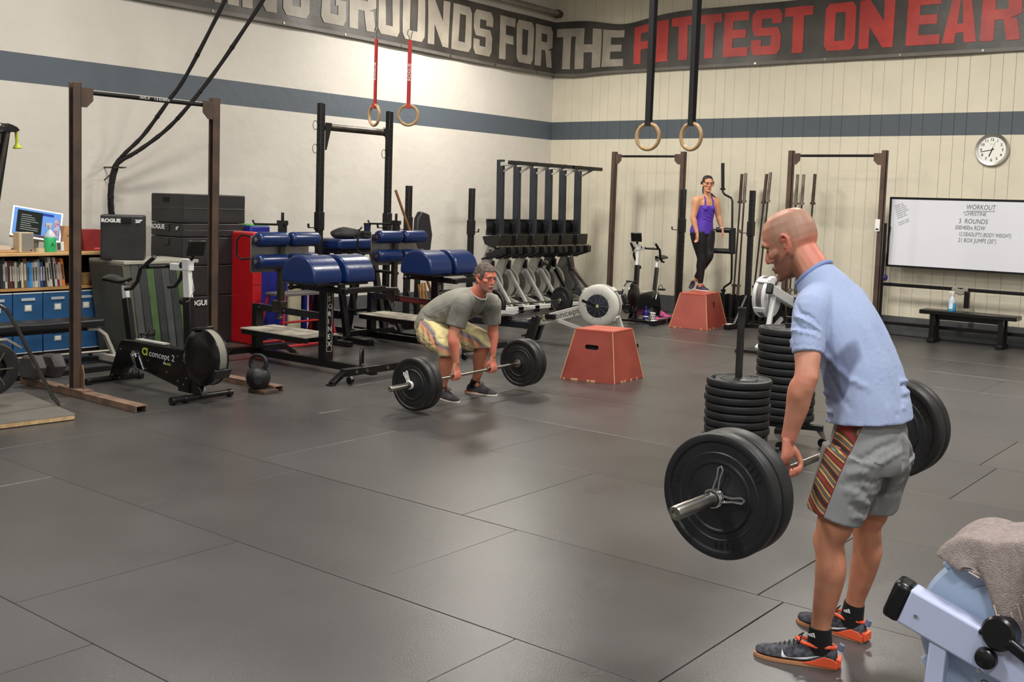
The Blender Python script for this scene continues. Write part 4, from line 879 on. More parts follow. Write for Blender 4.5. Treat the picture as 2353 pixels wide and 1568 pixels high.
GH2 = (P.x-2.985, P.y+9.05)
ghd('black glute-ham bench with blue pads directly behind the man in grey', GH2, red=True, txt=True)
# reverse hyper bench behind them
gx = 1.85; gy0, gy1 = onX(748, 570, gx).y, onX(858, 570, gx).y
t = wthing('reverse_hyper_bench', 'blue-topped bench with swing arm between the two glute-ham benches', 'exercise bench', (gx, (gy0+gy1)/2, 0))
ym = (gy0+gy1)/2
q = B(); q.box((gx, ym, 1.20), (0.5, gy1-gy0, 0.13)); q.done('bench_pad', blue, t, bevel=0.04, seg=4)
q = B(); q.box((gx, ym, 1.11), (0.4, gy1-gy0-0.06, 0.05)); q.done('pad_frame', satin, t, bevel=0.004)
for s in (-1, 1):
    q = B(); q.beam((gx-0.1, ym+s*0.3, 1.1), (gx-0.35, ym+s*0.32, 0.06), 0.07, 0.07); q.beam((gx+0.1, ym+s*0.3, 1.1), (gx+0.32, ym+s*0.32, 0.06), 0.07, 0.07); q.done('side_legs', satin, t, bevel=0.004, each=True)
    q = B(); q.beam((gx-0.6, ym+s*0.32, 0.035), (gx+0.75, ym+s*0.32, 0.035), 0.08, 0.07); q.done('floor_rail', satin, t, bevel=0.004)
    q = B(); q.tube([(gx+0.15, ym+s*0.3, 0.86), (gx+0.5, ym+s*0.36, 0.84)], 0.02, 8); q.done('handle', plastic, t)
q = B(); q.beam((gx, ym, 1.1), (gx+0.1, ym, 0.3), 0.05, 0.05); q.tube([(gx+0.1, ym-0.3, 0.36), (gx+0.1, ym+0.42, 0.36)], 0.024, 10); q.done('pendulum', satin, t)
q = B(); q.beam((gx-0.2, ym-0.3, 0.33), (gx+0.2, ym-0.3, 0.33), 0.1, 0.1); q.done('step', satin, t, bevel=0.004)
# bag and tumbler on it
P = onX(795, 556, gx)
bagm = mat('black_nylon', (30, 30, 32), 0.6, bump=0.4, bscale=20)
t = thing('gym_bag', 'black gym bag slumped on the blue bench top with loose straps', 'bag', (gx, P.y, 1.268))
q = B(); q.sphere((0, 0, 0.05), 1.0, 12, (0.13, 0.24, 0.085))
for v in q.bm.verts:
    v.co.z = max(0.0, v.co.z+0.02*noise.noise(v.co*9)); v.co.x *= 1+0.15*noise.noise(v.co*7+Vector((3, 1, 2)))
q.done('bag_body', bagm, t)
q = B(); q.tube([(0.05, 0.10, 0.08), (0.09, 0.17, 0.12), (0.05, 0.22, 0.14), (0.02, 0.19, 0.08)], 0.009, 8); q.tube([(0.12, 0.0, 0.04), (0.16, 0.04, -0.04), (0.17, 0.07, -0.12), (0.16, 0.1, -0.03), (0.1, 0.13, 0.03)], 0.009, 8); q.done('strap', blackstrap, t, each=True)
t = thing('toiletry_pouch', 'small black pouch beside the gym bag on the blue bench', 'pouch', (gx, P.y+0.33, 1.268))
B().box((0, 0, 0.045), (0.12, 0.14, 0.09), taper=0.85).done('pouch', bagm, t, bevel=0.015)
P = onX(846, 548, gx)
t = thing('tumbler', 'dark blue travel tumbler standing at the end of the blue bench', 'tumbler', (gx, P.y-0.02, 1.268))
B().lathe([(0, 0), (0.036, 0), (0.046, 0.17), (0.0, 0.17)], n=20).done('cup', mat('tumbler_blue', (26, 36, 66), 0.35), t)
B().lathe([(0, 0.17), (0.049, 0.17), (0.049, 0.19), (0, 0.192)], n=20).done('lid', plastic, t)
# wooden stick and covered post behind the second bench
p0 = onX(909, 437, 2.3); p1 = onX(952, 560, 2.45); p1.z = p1.z
dd = (p1-p0).normalized(); k = (0.02-p0.z)/dd.z
t = wthing('wooden_stick', 'long brown wooden stick leaning among the benches', 'stick', p0+dd*k)
B().tube([p0, p0+dd*k], 0.017, 10).done('stick', mat('stick_brown', (134, 90, 44), 0.45, rgb2=(110, 70, 34), vscale=8), t)
P = onX(964, 545, 1.7)
t = wthing('bench_backrest', 'dark padded upright pad standing behind the second blue bench', 'pad', (1.7, P.y, 0))
q = B(); q.prism([(-0.16, 0.95), (0.12, 0.95), (0.17, 1.30), (0.10, 1.58), (-0.06, 1.62), (-0.13, 1.52)], (1.7, P.y, 0), (0, 1, 0), (0, 0, 1), (0.09, 0, 0)); q.done('pad', mat('dark_vinyl', (34, 32, 38), 0.4), t, bevel=0.02)
q = B(); q.beam((1.68, P.y, 0.05), (1.68, P.y, 1.5), 0.06, 0.06); q.beam((1.4, P.y, 0.04), (2.1, P.y, 0.04), 0.07, 0.06); q.beam((1.68, P.y-0.25, 0.04), (1.68, P.y+0.25, 0.04), 0.07, 0.06); q.done('post', satin, t)
# brown straps hanging off the far bench
for k, (px, py0, py1) in enumerate(((962, 655, 712), (970, 650, 716))):
    a, b_ = onX(px, py0, 1.95), onX(px+8, py1, 1.95)
    o = wthing('resistance_band', ['tan resistance band hanging behind the second bench', 'tan resistance band hanging next to its twin, the longer right one'][k], 'band', b_, group='tan bands behind the second bench')
    q = B(); q.beam(a, b_, 0.03, 0.012); q.beam(a+Vector((0.0, 0.05, 0.0)), b_+Vector((0, 0.05, 0)), 0.03, 0.012); q.tube([b_, b_+Vector((0, 0.025, -0.04)), b_+Vector((0, 0.05, 0))], 0.012, 6); q.done('band', mat('tan_band', (176, 136, 82), 0.6), o)

# ================================================================ black foam boxes
V3 = Vector((math.cos(-0.62), math.sin(-0.62), 0))
foam = mat('black_vinyl_cover', (34, 34, 35), 0.5, var=0.15, vscale=4, bump=0.45, bscale=6)
seam = mat('vinyl_piping', (60, 60, 61), 0.45)
def soft_box(label, c, d, grp=None, words=None, hand=False, front='x', seams=(), rz=0.0, flap=False):
    """soft block standing on z = c[2]; d = size"""
    t = thing('foam_plyo_box', label, 'plyo box', c, rz, group=grp)
    hx, hy, h = d[0]/2, d[1]/2, d[2]
    q = B(); bm = q.bm; bmesh.ops.create_cube(bm, size=1)
    for v in bm.verts: v.co = Vector((v.co.x*d[0], v.co.y*d[1], (v.co.z+0.5)*h))
    bmesh.ops.bevel(bm, geom=list(bm.edges), offset=0.018, segments=3, affect='EDGES', profile=0.6)
    bmesh.ops.subdivide_edges(bm, edges=[e for e in bm.edges if e.calc_length() > 0.1], cuts=7, use_grid_fill=True)
    for v in bm.verts:
        p = v.co; n = noise.noise(Vector((p.x*5+c[0]*3, p.y*5+c[1]*3, p.z*5+c[2]*7)))
        k = 0.006*n; cen = Vector((0, 0, h/2)); dr = (p-cen).normalized(); v.co = p+Vector((dr.x, dr.y, dr.z*0.3))*k
        if v.co.z < 0.002: v.co.z = 0.002
    q.done('cover', foam, t)
    q = B(); r = 0.004
    for z in list(seams)+[h-0.012]:
        for s in (-1, 1):
            q.tube([(hx*s*1.0, -hy+0.02, z), (hx*s*1.005, 0, z), (hx*s, hy-0.02, z)], r, 5); q.tube([(-hx+0.02, hy*s, z), (0, hy*s*1.005, z), (hx-0.02, hy*s, z)], r, 5)
    q.done('piping', seam, t, stuff=True)
    if hand:
        q = B(); q.box((hx*0.1-0.05, -hy-0.003, h-0.07), (0.11, 0.006, 0.055)); q.done('handle_opening', mat('hole_dark', (4, 4, 4), 0.9), t)
    if flap:
        q = B(); q.box((hx*0.1-0.03, -hy-0.008, h-0.055), (0.10, 0.012, 0.085)); q.done('strap_flap', foam, t, bevel=0.004)
    for s, fc, u, z, size in (words or []):
        if fc == '-y': fr = frame((u, -hy-0.017, z), (1, 0, 0), (0, 0, 1))
        else: fr = frame((hx+0.017, u, z), (0, 1, 0), (0, 0, 1))
        text(s, size, 'white_lettering', inkwhite, t, fr, bold=0.0025, sx=1.1)
    return t
FX, FY = 0.98, -8.335      # centre of the tall stack; near corner at (1.3,-8.77)
DX, DY = 0.64, 0.87
soft_box('black 24-inch foam box at the bottom of the tall stack', (FX, FY, 0), (DX, DY, 0.575), 'black foam boxes in the tall stack', [('ROGUE', '+x', -0.40, 0.47, 0.085), ('24"', '+x', 0.31, 0.50, 0.06)])
soft_box('black foam box second from the floor in the tall stack', (FX, FY, 0.577), (DX, DY, 0.355), 'black foam boxes in the tall stack')
soft_box('black foam box in the middle of the tall stack, strap flap on its side', (FX, FY, 0.934), (DX, DY, 0.325), 'black foam boxes in the tall stack', flap=True)
soft_box('thin black 6-inch foam box, second from the top of the tall stack', (FX, FY, 1.261), (DX, DY, 0.16), 'black foam boxes in the tall stack', [('ROGUE', '-y', -0.30, 0.085, 0.075), ('6"', '-y', 0.2, 0.085, 0.05)], flap=True, seams=(0.075,))
soft_box('black foam box on the very top of the tall stack', (FX, FY, 1.423), (DX, DY, 0.335), 'black foam boxes in the tall stack', hand=True, seams=(0.17,))
# ---------------------------------------------------------------- leaning mat panels with a board on top
pg = mat('panel_grey', (74, 76, 74), 0.65, var=0.12); pgr = mat('panel_green', (72, 96, 58), 0.65, var=0.15); pdk = mat('panel_dark', (52, 54, 56), 0.6, var=0.1); pol = mat('panel_olive', (86, 85, 74), 0.7, var=0.1)
cols = [pol, pg, pdk, pgr, pdk, pg, pdk, pgr]
nm = ['broad olive-grey mat panel at the left end of the leaning row', 'light grey mat panel next to the olive one in the leaning row', 'dark grey mat panel left of the first green one', 'green-edged mat panel, the left of two green ones', 'dark grey mat panel right of the first green one', 'mid grey mat panel in the middle of the leaning row', 'dark grey mat panel left of the last green one', 'green-edged mat panel at the right end of the leaning row']
yb = -9.52; th = 0.088
for i, (m, l) in enumerate(zip(cols, nm)):
    t = thing('gym_mat', l, 'mat', (1.41, yb+i*(th+0.004), 0.0), group='mat panels leaning in a row')
    q = B(); q.prism([(-0.16, 0.0), (-0.16+th, 0.0), (-0.16+th-0.0+(-0.0)-0.13, 1.0), (-0.29, 1.0)], (-0.33, 0, 0), (0, 1, 0), (0, 0, 1), (0.66, 0, 0)); q.done('panel', m, t, bevel=0.01)
t = thing('panel_board', 'long pale grey board lying across the leaning mat panels', 'board', (1.41, -9.34, 1.002))
B().box((0, 0.0, 0.018), (0.68, 0.92, 0.036)).done('board', mat('pale_board', (158, 156, 144), 0.6, var=0.1), t, bevel=0.005)
P20 = onZ(281, 598, 1.04); P20 = P20+V3*-0.18
soft_box('black 20-inch foam box standing alone left of the tall stack', (P20.x, P20.y, 1.040), (0.36, 0.44, 0.475), None, [('ROGUE', '+x', -0.21, 0.40, 0.052), ('20"', '+x', 0.13, 0.40, 0.045)], rz=-0.62)
q = B(); q.box((0.196, 0.04, 0.42), (0.006, 0.10, 0.055)); o = q.done('handle_opening', mat('hole_dark', (4, 4, 4), 0.9), [x for x in C.objects if x.get('label') == 'black 20-inch foam box standing alone left of the tall stack'][0])
# ---------------------------------------------------------------- red and blue folded mats
t = thing('folding_mat', 'red vinyl mat standing on edge beside the black foam stack', 'mat', (1.45, -8.02, 0))
q = B(); q.box((0, 0, 0.66), (0.5, 0.13, 1.32)); q.done('mat_body', mat('red_vinyl', (170, 18, 26), 0.35, bump=0.15, bscale=10), t, bevel=0.02, seg=3); q = B(); q.box((0, 0, 1.325), (0.46, 0.11, 0.02)); q.done('mat_top', mat('pink_vinyl', (214, 90, 92), 0.45), t, bevel=0.005)
B().box((0.2525, 0, 0.72), (0.004, 0.13, 0.006)).done('seam', mat('red_seam', (110, 14, 20), 0.5), t)
bl = mat('royal_blue_vinyl', (32, 38, 128), 0.4, bump=0.2, bscale=8)
for i, (x, y, w, h, l) in enumerate(((1.15, -7.75, 0.30, 1.40, 'tall blue mat block nearest the red mat'), (1.05, -7.40, 0.34, 1.12, 'blue mat block behind the bench posts, second from the red mat'), (0.98, -6.76, 0.20, 1.05, 'narrow blue mat block with white edges at the right end'))):
    t = thing('mat_block', l, 'mat', (x, y, 0), group='blue mat blocks by the left wall')
    B().box((0, 0, h/2), (0.5, w, h)).done('mat_body', bl, t, bevel=0.02, seg=3)
    B().box((0.2515, 0, h*0.55), (0.004, 0.008, h*0.8)).done('seam', mat('blue_seam', (20, 24, 84), 0.5), t)
    if i == 0: B().box((0, 0, h+0.008), (0.46, w*0.9, 0.014)).done('green_sheet', mat('leaf_green', (104, 176, 96), 0.6), t)
    if i == 2:
        for s in (-1, 1): B().box((0.253, s*0.075, h/2), (0.006, 0.018, h)).done('white_edge', white, t)
t = thing('plywood_sheet', 'cream plywood block standing between the blue mats', 'board', (1.0, -7.05, 0)); B().box((0, 0, 0.5), (0.45, 0.22, 1.0)).done('sheet', mat('cream_board', (196, 188, 158), 0.6, var=0.08), t, bevel=0.006)
# red steel frame
rm = mat('red_enamel', (160, 24, 28), 0.35)
t = wthing('red_step_frame', 'red steel step frame with a grey top behind the left bench', 'step', (1.95, -7.6, 0))
B().box((1.95, -7.62, 0.62), (0.32, 0.72, 0.03)).done('top', mat('step_top', (90, 86, 84), 0.6), t, bevel=0.004)
for sx in (-1, 1):
    for sy in (-1, 1): q = B(); q.tube([(1.95+sx*0.14, -7.62+sy*0.32, 0.61), (1.95+sx*0.24, -7.62+sy*0.42, 0.02)], 0.018, 8); q.done('leg', rm, t)
q = B(); q.tube([(2.19, -8.04, 0.03), (2.19, -7.2, 0.03)], 0.018, 8); q.tube([(1.71, -8.04, 0.03), (1.71, -7.2, 0.03)], 0.018, 8); q.tube([(2.19, -7.62, 0.03), (1.71, -7.62, 0.03)], 0.018, 8); q.tube([(2.1, -8.0, 0.3), (2.1, -7.25, 0.3)], 0.014, 8); q.done('base_tubes', rm, t)
# ================================================================ bookcase, its things
fwood = mat('shelf_edge_wood', (186, 142, 92), 0.5, rgb2=(168, 124, 76), vscale=6); cdark = mat('bookcase_dark', (26, 24, 24), 0.6)
SX0, SX1, SY0, SY1 = 0.62, 1.02, -12.6, -9.62
t = wthing('bookcase', 'low dark bookcase with pale wooden top and shelf, left edge of the picture', 'bookcase', ((SX0+SX1)/2, (SY0+SY1)/2, 0))
B().box(((SX0+SX1)/2+0.02, (SY0+SY1)/2+0.02, 1.085), (SX1-SX0+0.1, SY1-SY0+0.1, 0.035)).done('top_board', mat('top_wood', (214, 176, 122), 0.45, rgb2=(200, 160, 108), vscale=6), t, bevel=0.006)
B().box((0.80, (SY0+SY1)/2, 0.715), (0.42, SY1-SY0-0.04, 0.03)).done('shelf', fwood, t, bevel=0.003)
B().box((0.80, (SY0+SY1)/2, 0.335), (0.42, SY1-SY0-0.04, 0.03)).done('shelf', mat('shelf_pale', (160, 156, 148), 0.6), t, bevel=0.003)
B().box((0.80, (SY0+SY1)/2, 0.03), (0.42, SY1-SY0-0.04, 0.03)).done('shelf', cdark, t, bevel=0.003)
for y in (SY0+0.012, SY1-0.012): B().box((0.82, y, 0.535), (0.40, 0.024, 1.07)).done('side_panel', cdark, t, bevel=0.003)
B().box((0.61, (SY0+SY1)/2, 0.535), (0.012, SY1-SY0, 1.07)).done('back_panel', cdark, t)
# blue fabric bins
bb = mat('blue_felt', (26, 78, 124), 0.85, var=0.12, bump=0.2, bscale=150); bb2 = mat('white_trim', (196, 198, 200), 0.7)
def bin_(label, y, z, w, full=True, grp='blue storage bins'):
    t = thing('storage_bin', label, 'storage bin', (0.84, y, z), group=grp)
    q = B(); h = 0.325
    q.box((0.185, 0, h/2), (0.01, w, h)); q.box((-0.185, 0, h/2), (0.01, w, h)); q.box((0, w/2-0.005, h/2), (0.36, 0.01, h)); q.box((0, -w/2+0.005, h/2), (0.36, 0.01, h)); q.box((0, 0, 0.006), (0.36, w-0.02, 0.01)); q.done('bin_body', bb, t, bevel=0.003)
    q = B(); q.box((0.186, 0, h+0.002), (0.014, w, 0.012)); q.box((0.186, 0, 0.008), (0.014, w, 0.012)); q.done('trim', bb2, t, each=True)
    if full:
        q = B(); q.prism([(-0.075, 0), (0.075, 0), (0.075, 0.03), (-0.075, 0.03)], (0.192, 0, h-0.08), (0, 1, 0), (0, 0, 1), (0.008, 0, 0)); q.done('handle_strip', mat('handle_strip', (170, 176, 180), 0.5), t, bevel=0.003)
        q = B(); q.box((0.193, 0.0, h-0.155), (0.004, 0.075, 0.065)); lb = q.done('label_card', mat('card_beige', (196, 190, 172), 0.6), t); q = B(); q.box((0.196, 0.0, h-0.152), (0.003, 0.05, 0.045)); q.done('card_paper', white, lb)
    return t
w = 0.315; y = SY1-0.19; k = 0
for l in ('blue fabric bin at the right end of the upper bin row, partly behind the post', 'blue fabric bin with label card, just left of the brown rack post', 'blue fabric bin with label card, second from the rack post leftwards', 'blue fabric bin cut by the left picture edge', ):
    bin_(l, y-k*(w+0.01)-(0.0), 0.352, w); k += 1
k = 0
for l in ('blue fabric bin at the right end of the lower row', 'blue fabric bin in the lower row seen behind the rack post', 'blue fabric bin in the lower row above the large dumbbell', 'blue fabric bin in the lower row at the left picture edge'):
    bin_(l, y-k*(w+0.01), 0.047, w*0.99, full=(k in (1,))); C.objects[-1] if False else None; k += 1
for o in list(C.objects):
    if o.name.startswith('storage_bin') and abs(o.location.z-0.047) < 1e-4: o.scale = (1, 1, 0.8)
t = thing('magazine_file', 'white and blue file standing beside the last blue bin', 'file', (0.86, SY1-0.012-0.035+0.02, 0.352))
B().box((0.165, -0.005, 0.15), (0.03, 0.018, 0.30)).done('file_box', mat('file_white', (200, 206, 214), 0.5), t, bevel=0.002)
# books: every spine its own thing
spec = [(40, 40, 44), (58, 60, 62), (190, 188, 180), (64, 40, 36), (96, 34, 30), (36, 36, 38), (176, 168, 150), (46, 70, 52), (30, 30, 34), (196, 190, 160), (120, 92, 58), (52, 120, 178), (60, 140, 200), (166, 160, 152), (200, 198, 190), (150, 150, 148), (30, 72, 140), (34, 34, 40), (70, 60, 56), (188, 184, 168), (204, 200, 184), (40, 40, 44), (196, 190, 182), (128, 24, 34), (170, 162, 150), (214, 120, 48)]
cn = {0: 'black', 1: 'dark grey', 2: 'white', 3: 'brown', 4: 'dark red', 5: 'black', 6: 'tan', 7: 'dark green', 8: 'black', 9: 'cream', 10: 'brown', 11: 'blue', 12: 'bright blue', 13: 'grey', 14: 'white', 15: 'pale grey', 16: 'navy blue', 17: 'black', 18: 'dark brown', 19: 'cream', 20: 'white', 21: 'black', 22: 'white', 23: 'crimson', 24: 'beige', 25: 'orange'}
px_ = 2.0; bx = 1.0
for i, c in enumerate(spec):
    wpx = [7, 6, 6, 6, 7, 6, 7, 6, 5, 6, 9, 8, 7, 7, 7, 6, 8, 6, 6, 7, 7, 6, 7, 6, 6, 8][i]
    y0 = onX(px_, 640, bx).y; y1 = onX(px_+wpx-0.4, 640, bx).y; px_ += wpx*0.86
    hh = random.uniform(0.255, 0.315); lean = 0.10 if i > 17 else 0.03
    l = ['leftmost book on the shelf', 'thin book near the left picture edge', 'book beside the dark grey one'][min(i, 2)]
    t = thing('book', f'{cn[i]} book on the shelf, ' + ('at the left picture edge' if i == 0 else 'last before the rack post' if i == 25 else f'between a {cn[i-1]} and a {cn[i+1]} one' + (', further left' if i in (8,) else '')), 'book', (0.9, (y0+y1)/2, 0.7315+0.002), 0, 'books on the bookcase shelf')
    q = B(); wd = (y1-y0); q.prism([(-wd/2, 0), (wd/2, 0), (wd/2-hh*lean, hh), (-wd/2-hh*lean, hh)], (-0.09, 0, 0), (0, 1, 0), (0, 0, 1), (0.18, 0, 0)); q.done('cover', mat('book_%d' % i, c, 0.5), t, bevel=0.001)
    if i % 3 == 0: continue
    q = B(); q.prism([(-wd*0.25, hh*0.25), (wd*0.25, hh*0.25), (wd*0.25-hh*lean*0.55, hh*0.8), (-wd*0.25-hh*lean*0.55, hh*0.8)], (0.09, -hh*lean*0.2, 0), (0, 1, 0), (0, 0, 1), (0.0012, 0, 0)); q.done('spine_print', mat('spine_pale' if sum(c) < 330 else 'spine_dark', (190, 186, 176) if sum(c) < 330 else (70, 66, 64), 0.6), t)
P = onX(202, 650, 0.95)
t = thing('wicker_basket', 'small tan basket on the shelf right of the rack post', 'basket', (0.9, P.y, 0.7325))
q = B(); q.lathe([(0, 0), (0.05, 0), (0.062, 0.05), (0.066, 0.13), (0.060, 0.13), (0.055, 0.02), (0, 0.015)], n=24); q.done('basket', mat('wicker', (168, 138, 88), 0.8, bump=0.8, bscale=80), t)
for k in range(5): B().tube([((0.058+0.001*k)*math.cos(a), (0.058+0.001*k)*math.sin(a), 0.02+k*0.022) for a in [j*2*PI/24 for j in range(24)]], 0.005, 5, closed=True).done('weave_ring', mat('wicker_dark', (140, 110, 66), 0.8), t)
# things on top
TZ = 1.103
t = thing('computer_monitor', 'silver computer monitor tilted back with a bright document on screen', 'monitor', (0.8, onX(85, 540, 0.8).y, TZ))
ya, yb_ = -0.235, 0.235; tl = Vector((-0.13, 0.06, 0.36)).normalized()
o_ = Vector((0.0, -0.02, 0.13)); e1 = Vector((0.35, 1, -0.05)).normalized(); e2 = Vector((-0.40, 0.32, 0.86)).normalized(); e1 = (e1-e2*e1.dot(e2)).normalized(); nz = e1.cross(e2)
def mon(x0, x1, y0, y1, d0, d1, name, m, par): q = B(); q.prism([(x0, y0), (x1, y0), (x1, y1), (x0, y1)], o_+nz*d0, e1, e2, nz*(d1-d0)); return q.done(name, m, par)
mon(-0.25, 0.25, 0, 0.36, -0.045, 0, 'casing', mat('silver_plastic', (176, 172, 164), 0.35, 0.4), t)
sc = mon(-0.235, 0.235, 0.02, 0.345, 0.0, 0.002, 'screen', mat('screen_blue', (92, 134, 196), 0.75, spec=0.08, emit=0.4), t)
mon(-0.20, 0.05, 0.05, 0.32, 0.002, 0.003, 'dark_window', mat('screen_dark', (30, 36, 36), 0.75, spec=0.08, emit=0.1), sc); mon(-0.20, 0.20, 0.02, 0.045, 0.002, 0.003, 'dock_bar', mat('screen_band', (86, 70, 76), 0.75, spec=0.08, emit=0.25), sc); mon(0.05, 0.16, 0.29, 0.32, 0.002, 0.003, 'blue_bar', mat('screen_navy', (40, 58, 140), 0.75, spec=0.08, emit=0.35), sc); mon(0.17, 0.225, 0.04, 0.27, 0.002, 0.003, 'photo_strip', mat('screen_pink', (140, 86, 110), 0.75, spec=0.08, emit=0.25, rgb2=(170, 180, 205), vscale=30), sc)
for k in range(8): mon(-0.16, -0.16+random.uniform(0.08, 0.18), 0.09+k*0.025, 0.096+k*0.025, 0.003, 0.0036, 'text_line', mat('screen_text', (150, 156, 152), 0.75, spec=0.08, emit=0.3), sc)
q = B(); q.beam((-0.08, 0, 0.02), (-0.07, 0.02, 0.2), 0.10, 0.02); q.box((-0.03, 0.0, 0.008), (0.2, 0.22, 0.014)); q.done('stand', mat('silver_plastic', (176, 172, 164), 0.35, 0.4), t, bevel=0.003)
P = onX(57, 580, 1.0)
t = thing('desktop_speaker', 'small cream speaker with grey grille in front of the monitor', 'speaker', (0.97, P.y, TZ))
B().box((0, 0, 0.105), (0.13, 0.155, 0.205)).done('cabinet', mat('cream_wood', (206, 190, 156), 0.5), t, bevel=0.004); B().box((0.067, 0.012, 0.108), (0.008, 0.12, 0.185)).done('grille', mat('grille_grey', (136, 130, 122), 0.8, bump=0.4, bscale=200), t, bevel=0.003); B().box((0.072, 0.045, 0.022), (0.003, 0.02, 0.008)).done('badge', satin, t)
P = onX(116, 578, 1.0)
t = thing('spray_bottle', 'clear spray bottle with bright green cleaner on the bookcase', 'spray bottle', (0.99, P.y, TZ))
B().lathe([(0, 0.001), (0.058, 0.001), (0.062, 0.02), (0.062, 0.145), (0.058, 0.155), (0, 0.155)], n=20).done('green_liquid', mat('green_liquid', (60, 190, 116), 0.2), t); B().lathe([(0.059, 0.156), (0.057, 0.175), (0.03, 0.215), (0.014, 0.235), (0.014, 0.255), (0, 0.255)], n=20).done('bottle_shoulder', mat('milky_plastic', (196, 206, 214), 0.3), t)
q = B(); q.lathe([(0, 0.25), (0.018, 0.25), (0.018, 0.275), (0, 0.275)], n=12); q.box((0.0, -0.012, 0.29), (0.024, 0.075, 0.03)); q.box((0, -0.045, 0.262), (0.015, 0.01, 0.04)); q.done('trigger', mat('milky_white', (200, 196, 198), 0.4), t, bevel=0.003)
text('A', 0.06, 'print', mat('dark_green', (20, 90, 50), 0.5), t, frame((0.0625, -0.025, 0.06), (0, 1, 0), (0, 0, 1)))
P = onX(139, 575, 0.98)
t = thing('desk_clock', 'small white digital clock right of the green bottle', 'clock', (0.93, P.y+0.02, TZ)); B().box((0, 0, 0.052), (0.03, 0.085, 0.1), rot=RY(-0.12)).done('casing', white, t, bevel=0.005); B().box((0.018, -0.02, 0.055), (0.003, 0.04, 0.075), rot=RY(-0.12)).done('display', mat('lcd_grey', (80, 86, 84), 0.2), t)
P = onX(158, 575, 0.9)
t = thing('cardboard_box', 'open brown cardboard box leaning behind the rack post', 'box', (0.85, P.y, TZ)); q = B(); q.prism([(-0.10, 0), (0.13, 0), (0.13, 0.27), (-0.05, 0.27)], (-0.06, 0, 0), (0, 1, 0), (0, 0, 1), (0.12, 0, 0)); q.done('box', mat('cardboard', (186, 142, 98), 0.8, var=0.08), t, bevel=0.003); text('~z', 0.08, 'scribble', plastic, t, frame((0.061, -0.02, 0.14), (0, 1, 0.3), (0, 0, 1)))
P = onX(215, 575, 0.95)
t = thing('toolbox', 'dark red box left of the lone black foam box', 'box', (0.85, P.y-0.01, TZ)); q = B(); q.prism([(-0.09, 0), (0.13, 0), (0.13, 0.235), (-0.12, 0.235)], (-0.08, 0, 0), (0, 1, 0), (0, 0, 1), (0.17, 0, 0)); q.done('box', mat('dark_red_box', (136, 34, 34), 0.55), t, bevel=0.005); B().box((0.092, 0.07, 0.025), (0.004, 0.09, 0.02)).done('label', mat('pink_vinyl', (214, 90, 92), 0.45), t)
P = onX(196, 560, 0.9); t = thing('red_bag', 'bright red pouch squeezed between post and toolbox', 'bag', (0.75, P.y-0.03, TZ)); q = B(); q.sphere((0, 0, 0.09), 1, 8, (0.06, 0.06, 0.09)); q.done('pouch', mat('bright_red', (196, 46, 46), 0.6), t)
P = onX(14, 578, 0.95); t = thing('paper_tray', 'small tan tray with papers at the left picture edge', 'tray', (0.9, P.y, TZ)); B().box((0, -0.02, 0.012), (0.2, 0.26, 0.02)).done('tray', mat('tan_tray', (200, 160, 116), 0.6), t, bevel=0.004); B().box((0, -0.04, 0.045), (0.14, 0.16, 0.04)).done('papers', mat('paper', (206, 190, 170), 0.7), t)
P = onX(30, 572, 0.9); t = thing('pen_pile', 'dark tangle of pens left of the small speaker', 'pens', (0.9, P.y, TZ+0.006))
for k in range(5): a = random.uniform(-0.5, 0.8); B().tube([(0, -0.05+k*0.02, 0.012*k), (0.02, -0.05+k*0.02+0.07*math.cos(a), 0.012*k+0.05+0.03*math.sin(a))], 0.005, 6).done('pen', [plastic, white, cdark][k % 3], t)
P = onX(92, 578, 0.98); t = thing('tape_roll', 'cream roll of tape lying between speaker and green bottle', 'tape', (0.98, P.y, TZ)); B().lathe([(0.03, 0), (0.048, 0), (0.048, 0.04), (0.03, 0.04), (0.03, 0)], n=24).done('roll', mat('cream_tape', (206, 192, 160), 0.6), t)
# ================================================================ weight bench in front of the bookcase
t = wthing('weight_bench', 'flat bench with long black pad and a pale curved leg before the bookcase', 'weight bench', (1.75, -10.7, 0))
B().box((1.75, -10.75, 0.43), (0.3, 1.3, 0.085)).done('pad', mat('bench_vinyl', (26, 27, 30), 0.35), t, bevel=0.025, seg=3)
q = B(); q.beam((1.75, -11.4, 0.37), (1.75, -10.15, 0.37), 0.08, 0.05); q.beam((1.75, -11.35, 0.05), (1.75, -10.1, 0.05), 0.05, 0.05); q.done('spine', satin, t, bevel=0.004)
pts = [(1.78, -10.24, 0.365), (1.80, -10.13, 0.36), (1.82, -10.06, 0.30), (1.83, -10.02, 0.20), (1.84, -9.97, 0.07)]
q = B()
for a_, b_ in zip(pts, pts[1:]): q.beam(a_, Vector(b_)+(Vector(b_)-Vector(a_))*0.12, 0.10, 0.03)
q.done('curved_leg', mat('cream_enamel', (178, 172, 162), 0.45), t, bevel=0.003)
q = B(); q.box((1.84, -10.03, 0.06), (0.5, 0.07, 0.07)); q.done('end_foot', mat('cream_enamel', (178, 172, 162), 0.45), t, bevel=0.006)
q = B(); q.box((1.55, -10.03, 0.055), (0.06, 0.08, 0.075)); q.box((2.12, -10.03, 0.055), (0.06, 0.08, 0.075)); q.done('foot_cap', plastic, t, bevel=0.008, each=True)
B().tube([(2.2, -11.6, 0.2), (2.2, -10.25, 0.19)], 0.014, 8).done('cross_rod', steel, t)
q = B(); q.beam((2.25, -11.7, 0.025), (2.25, -9.9, 0.025), 0.05, 0.04); q.done('floor_rail', satin, t)
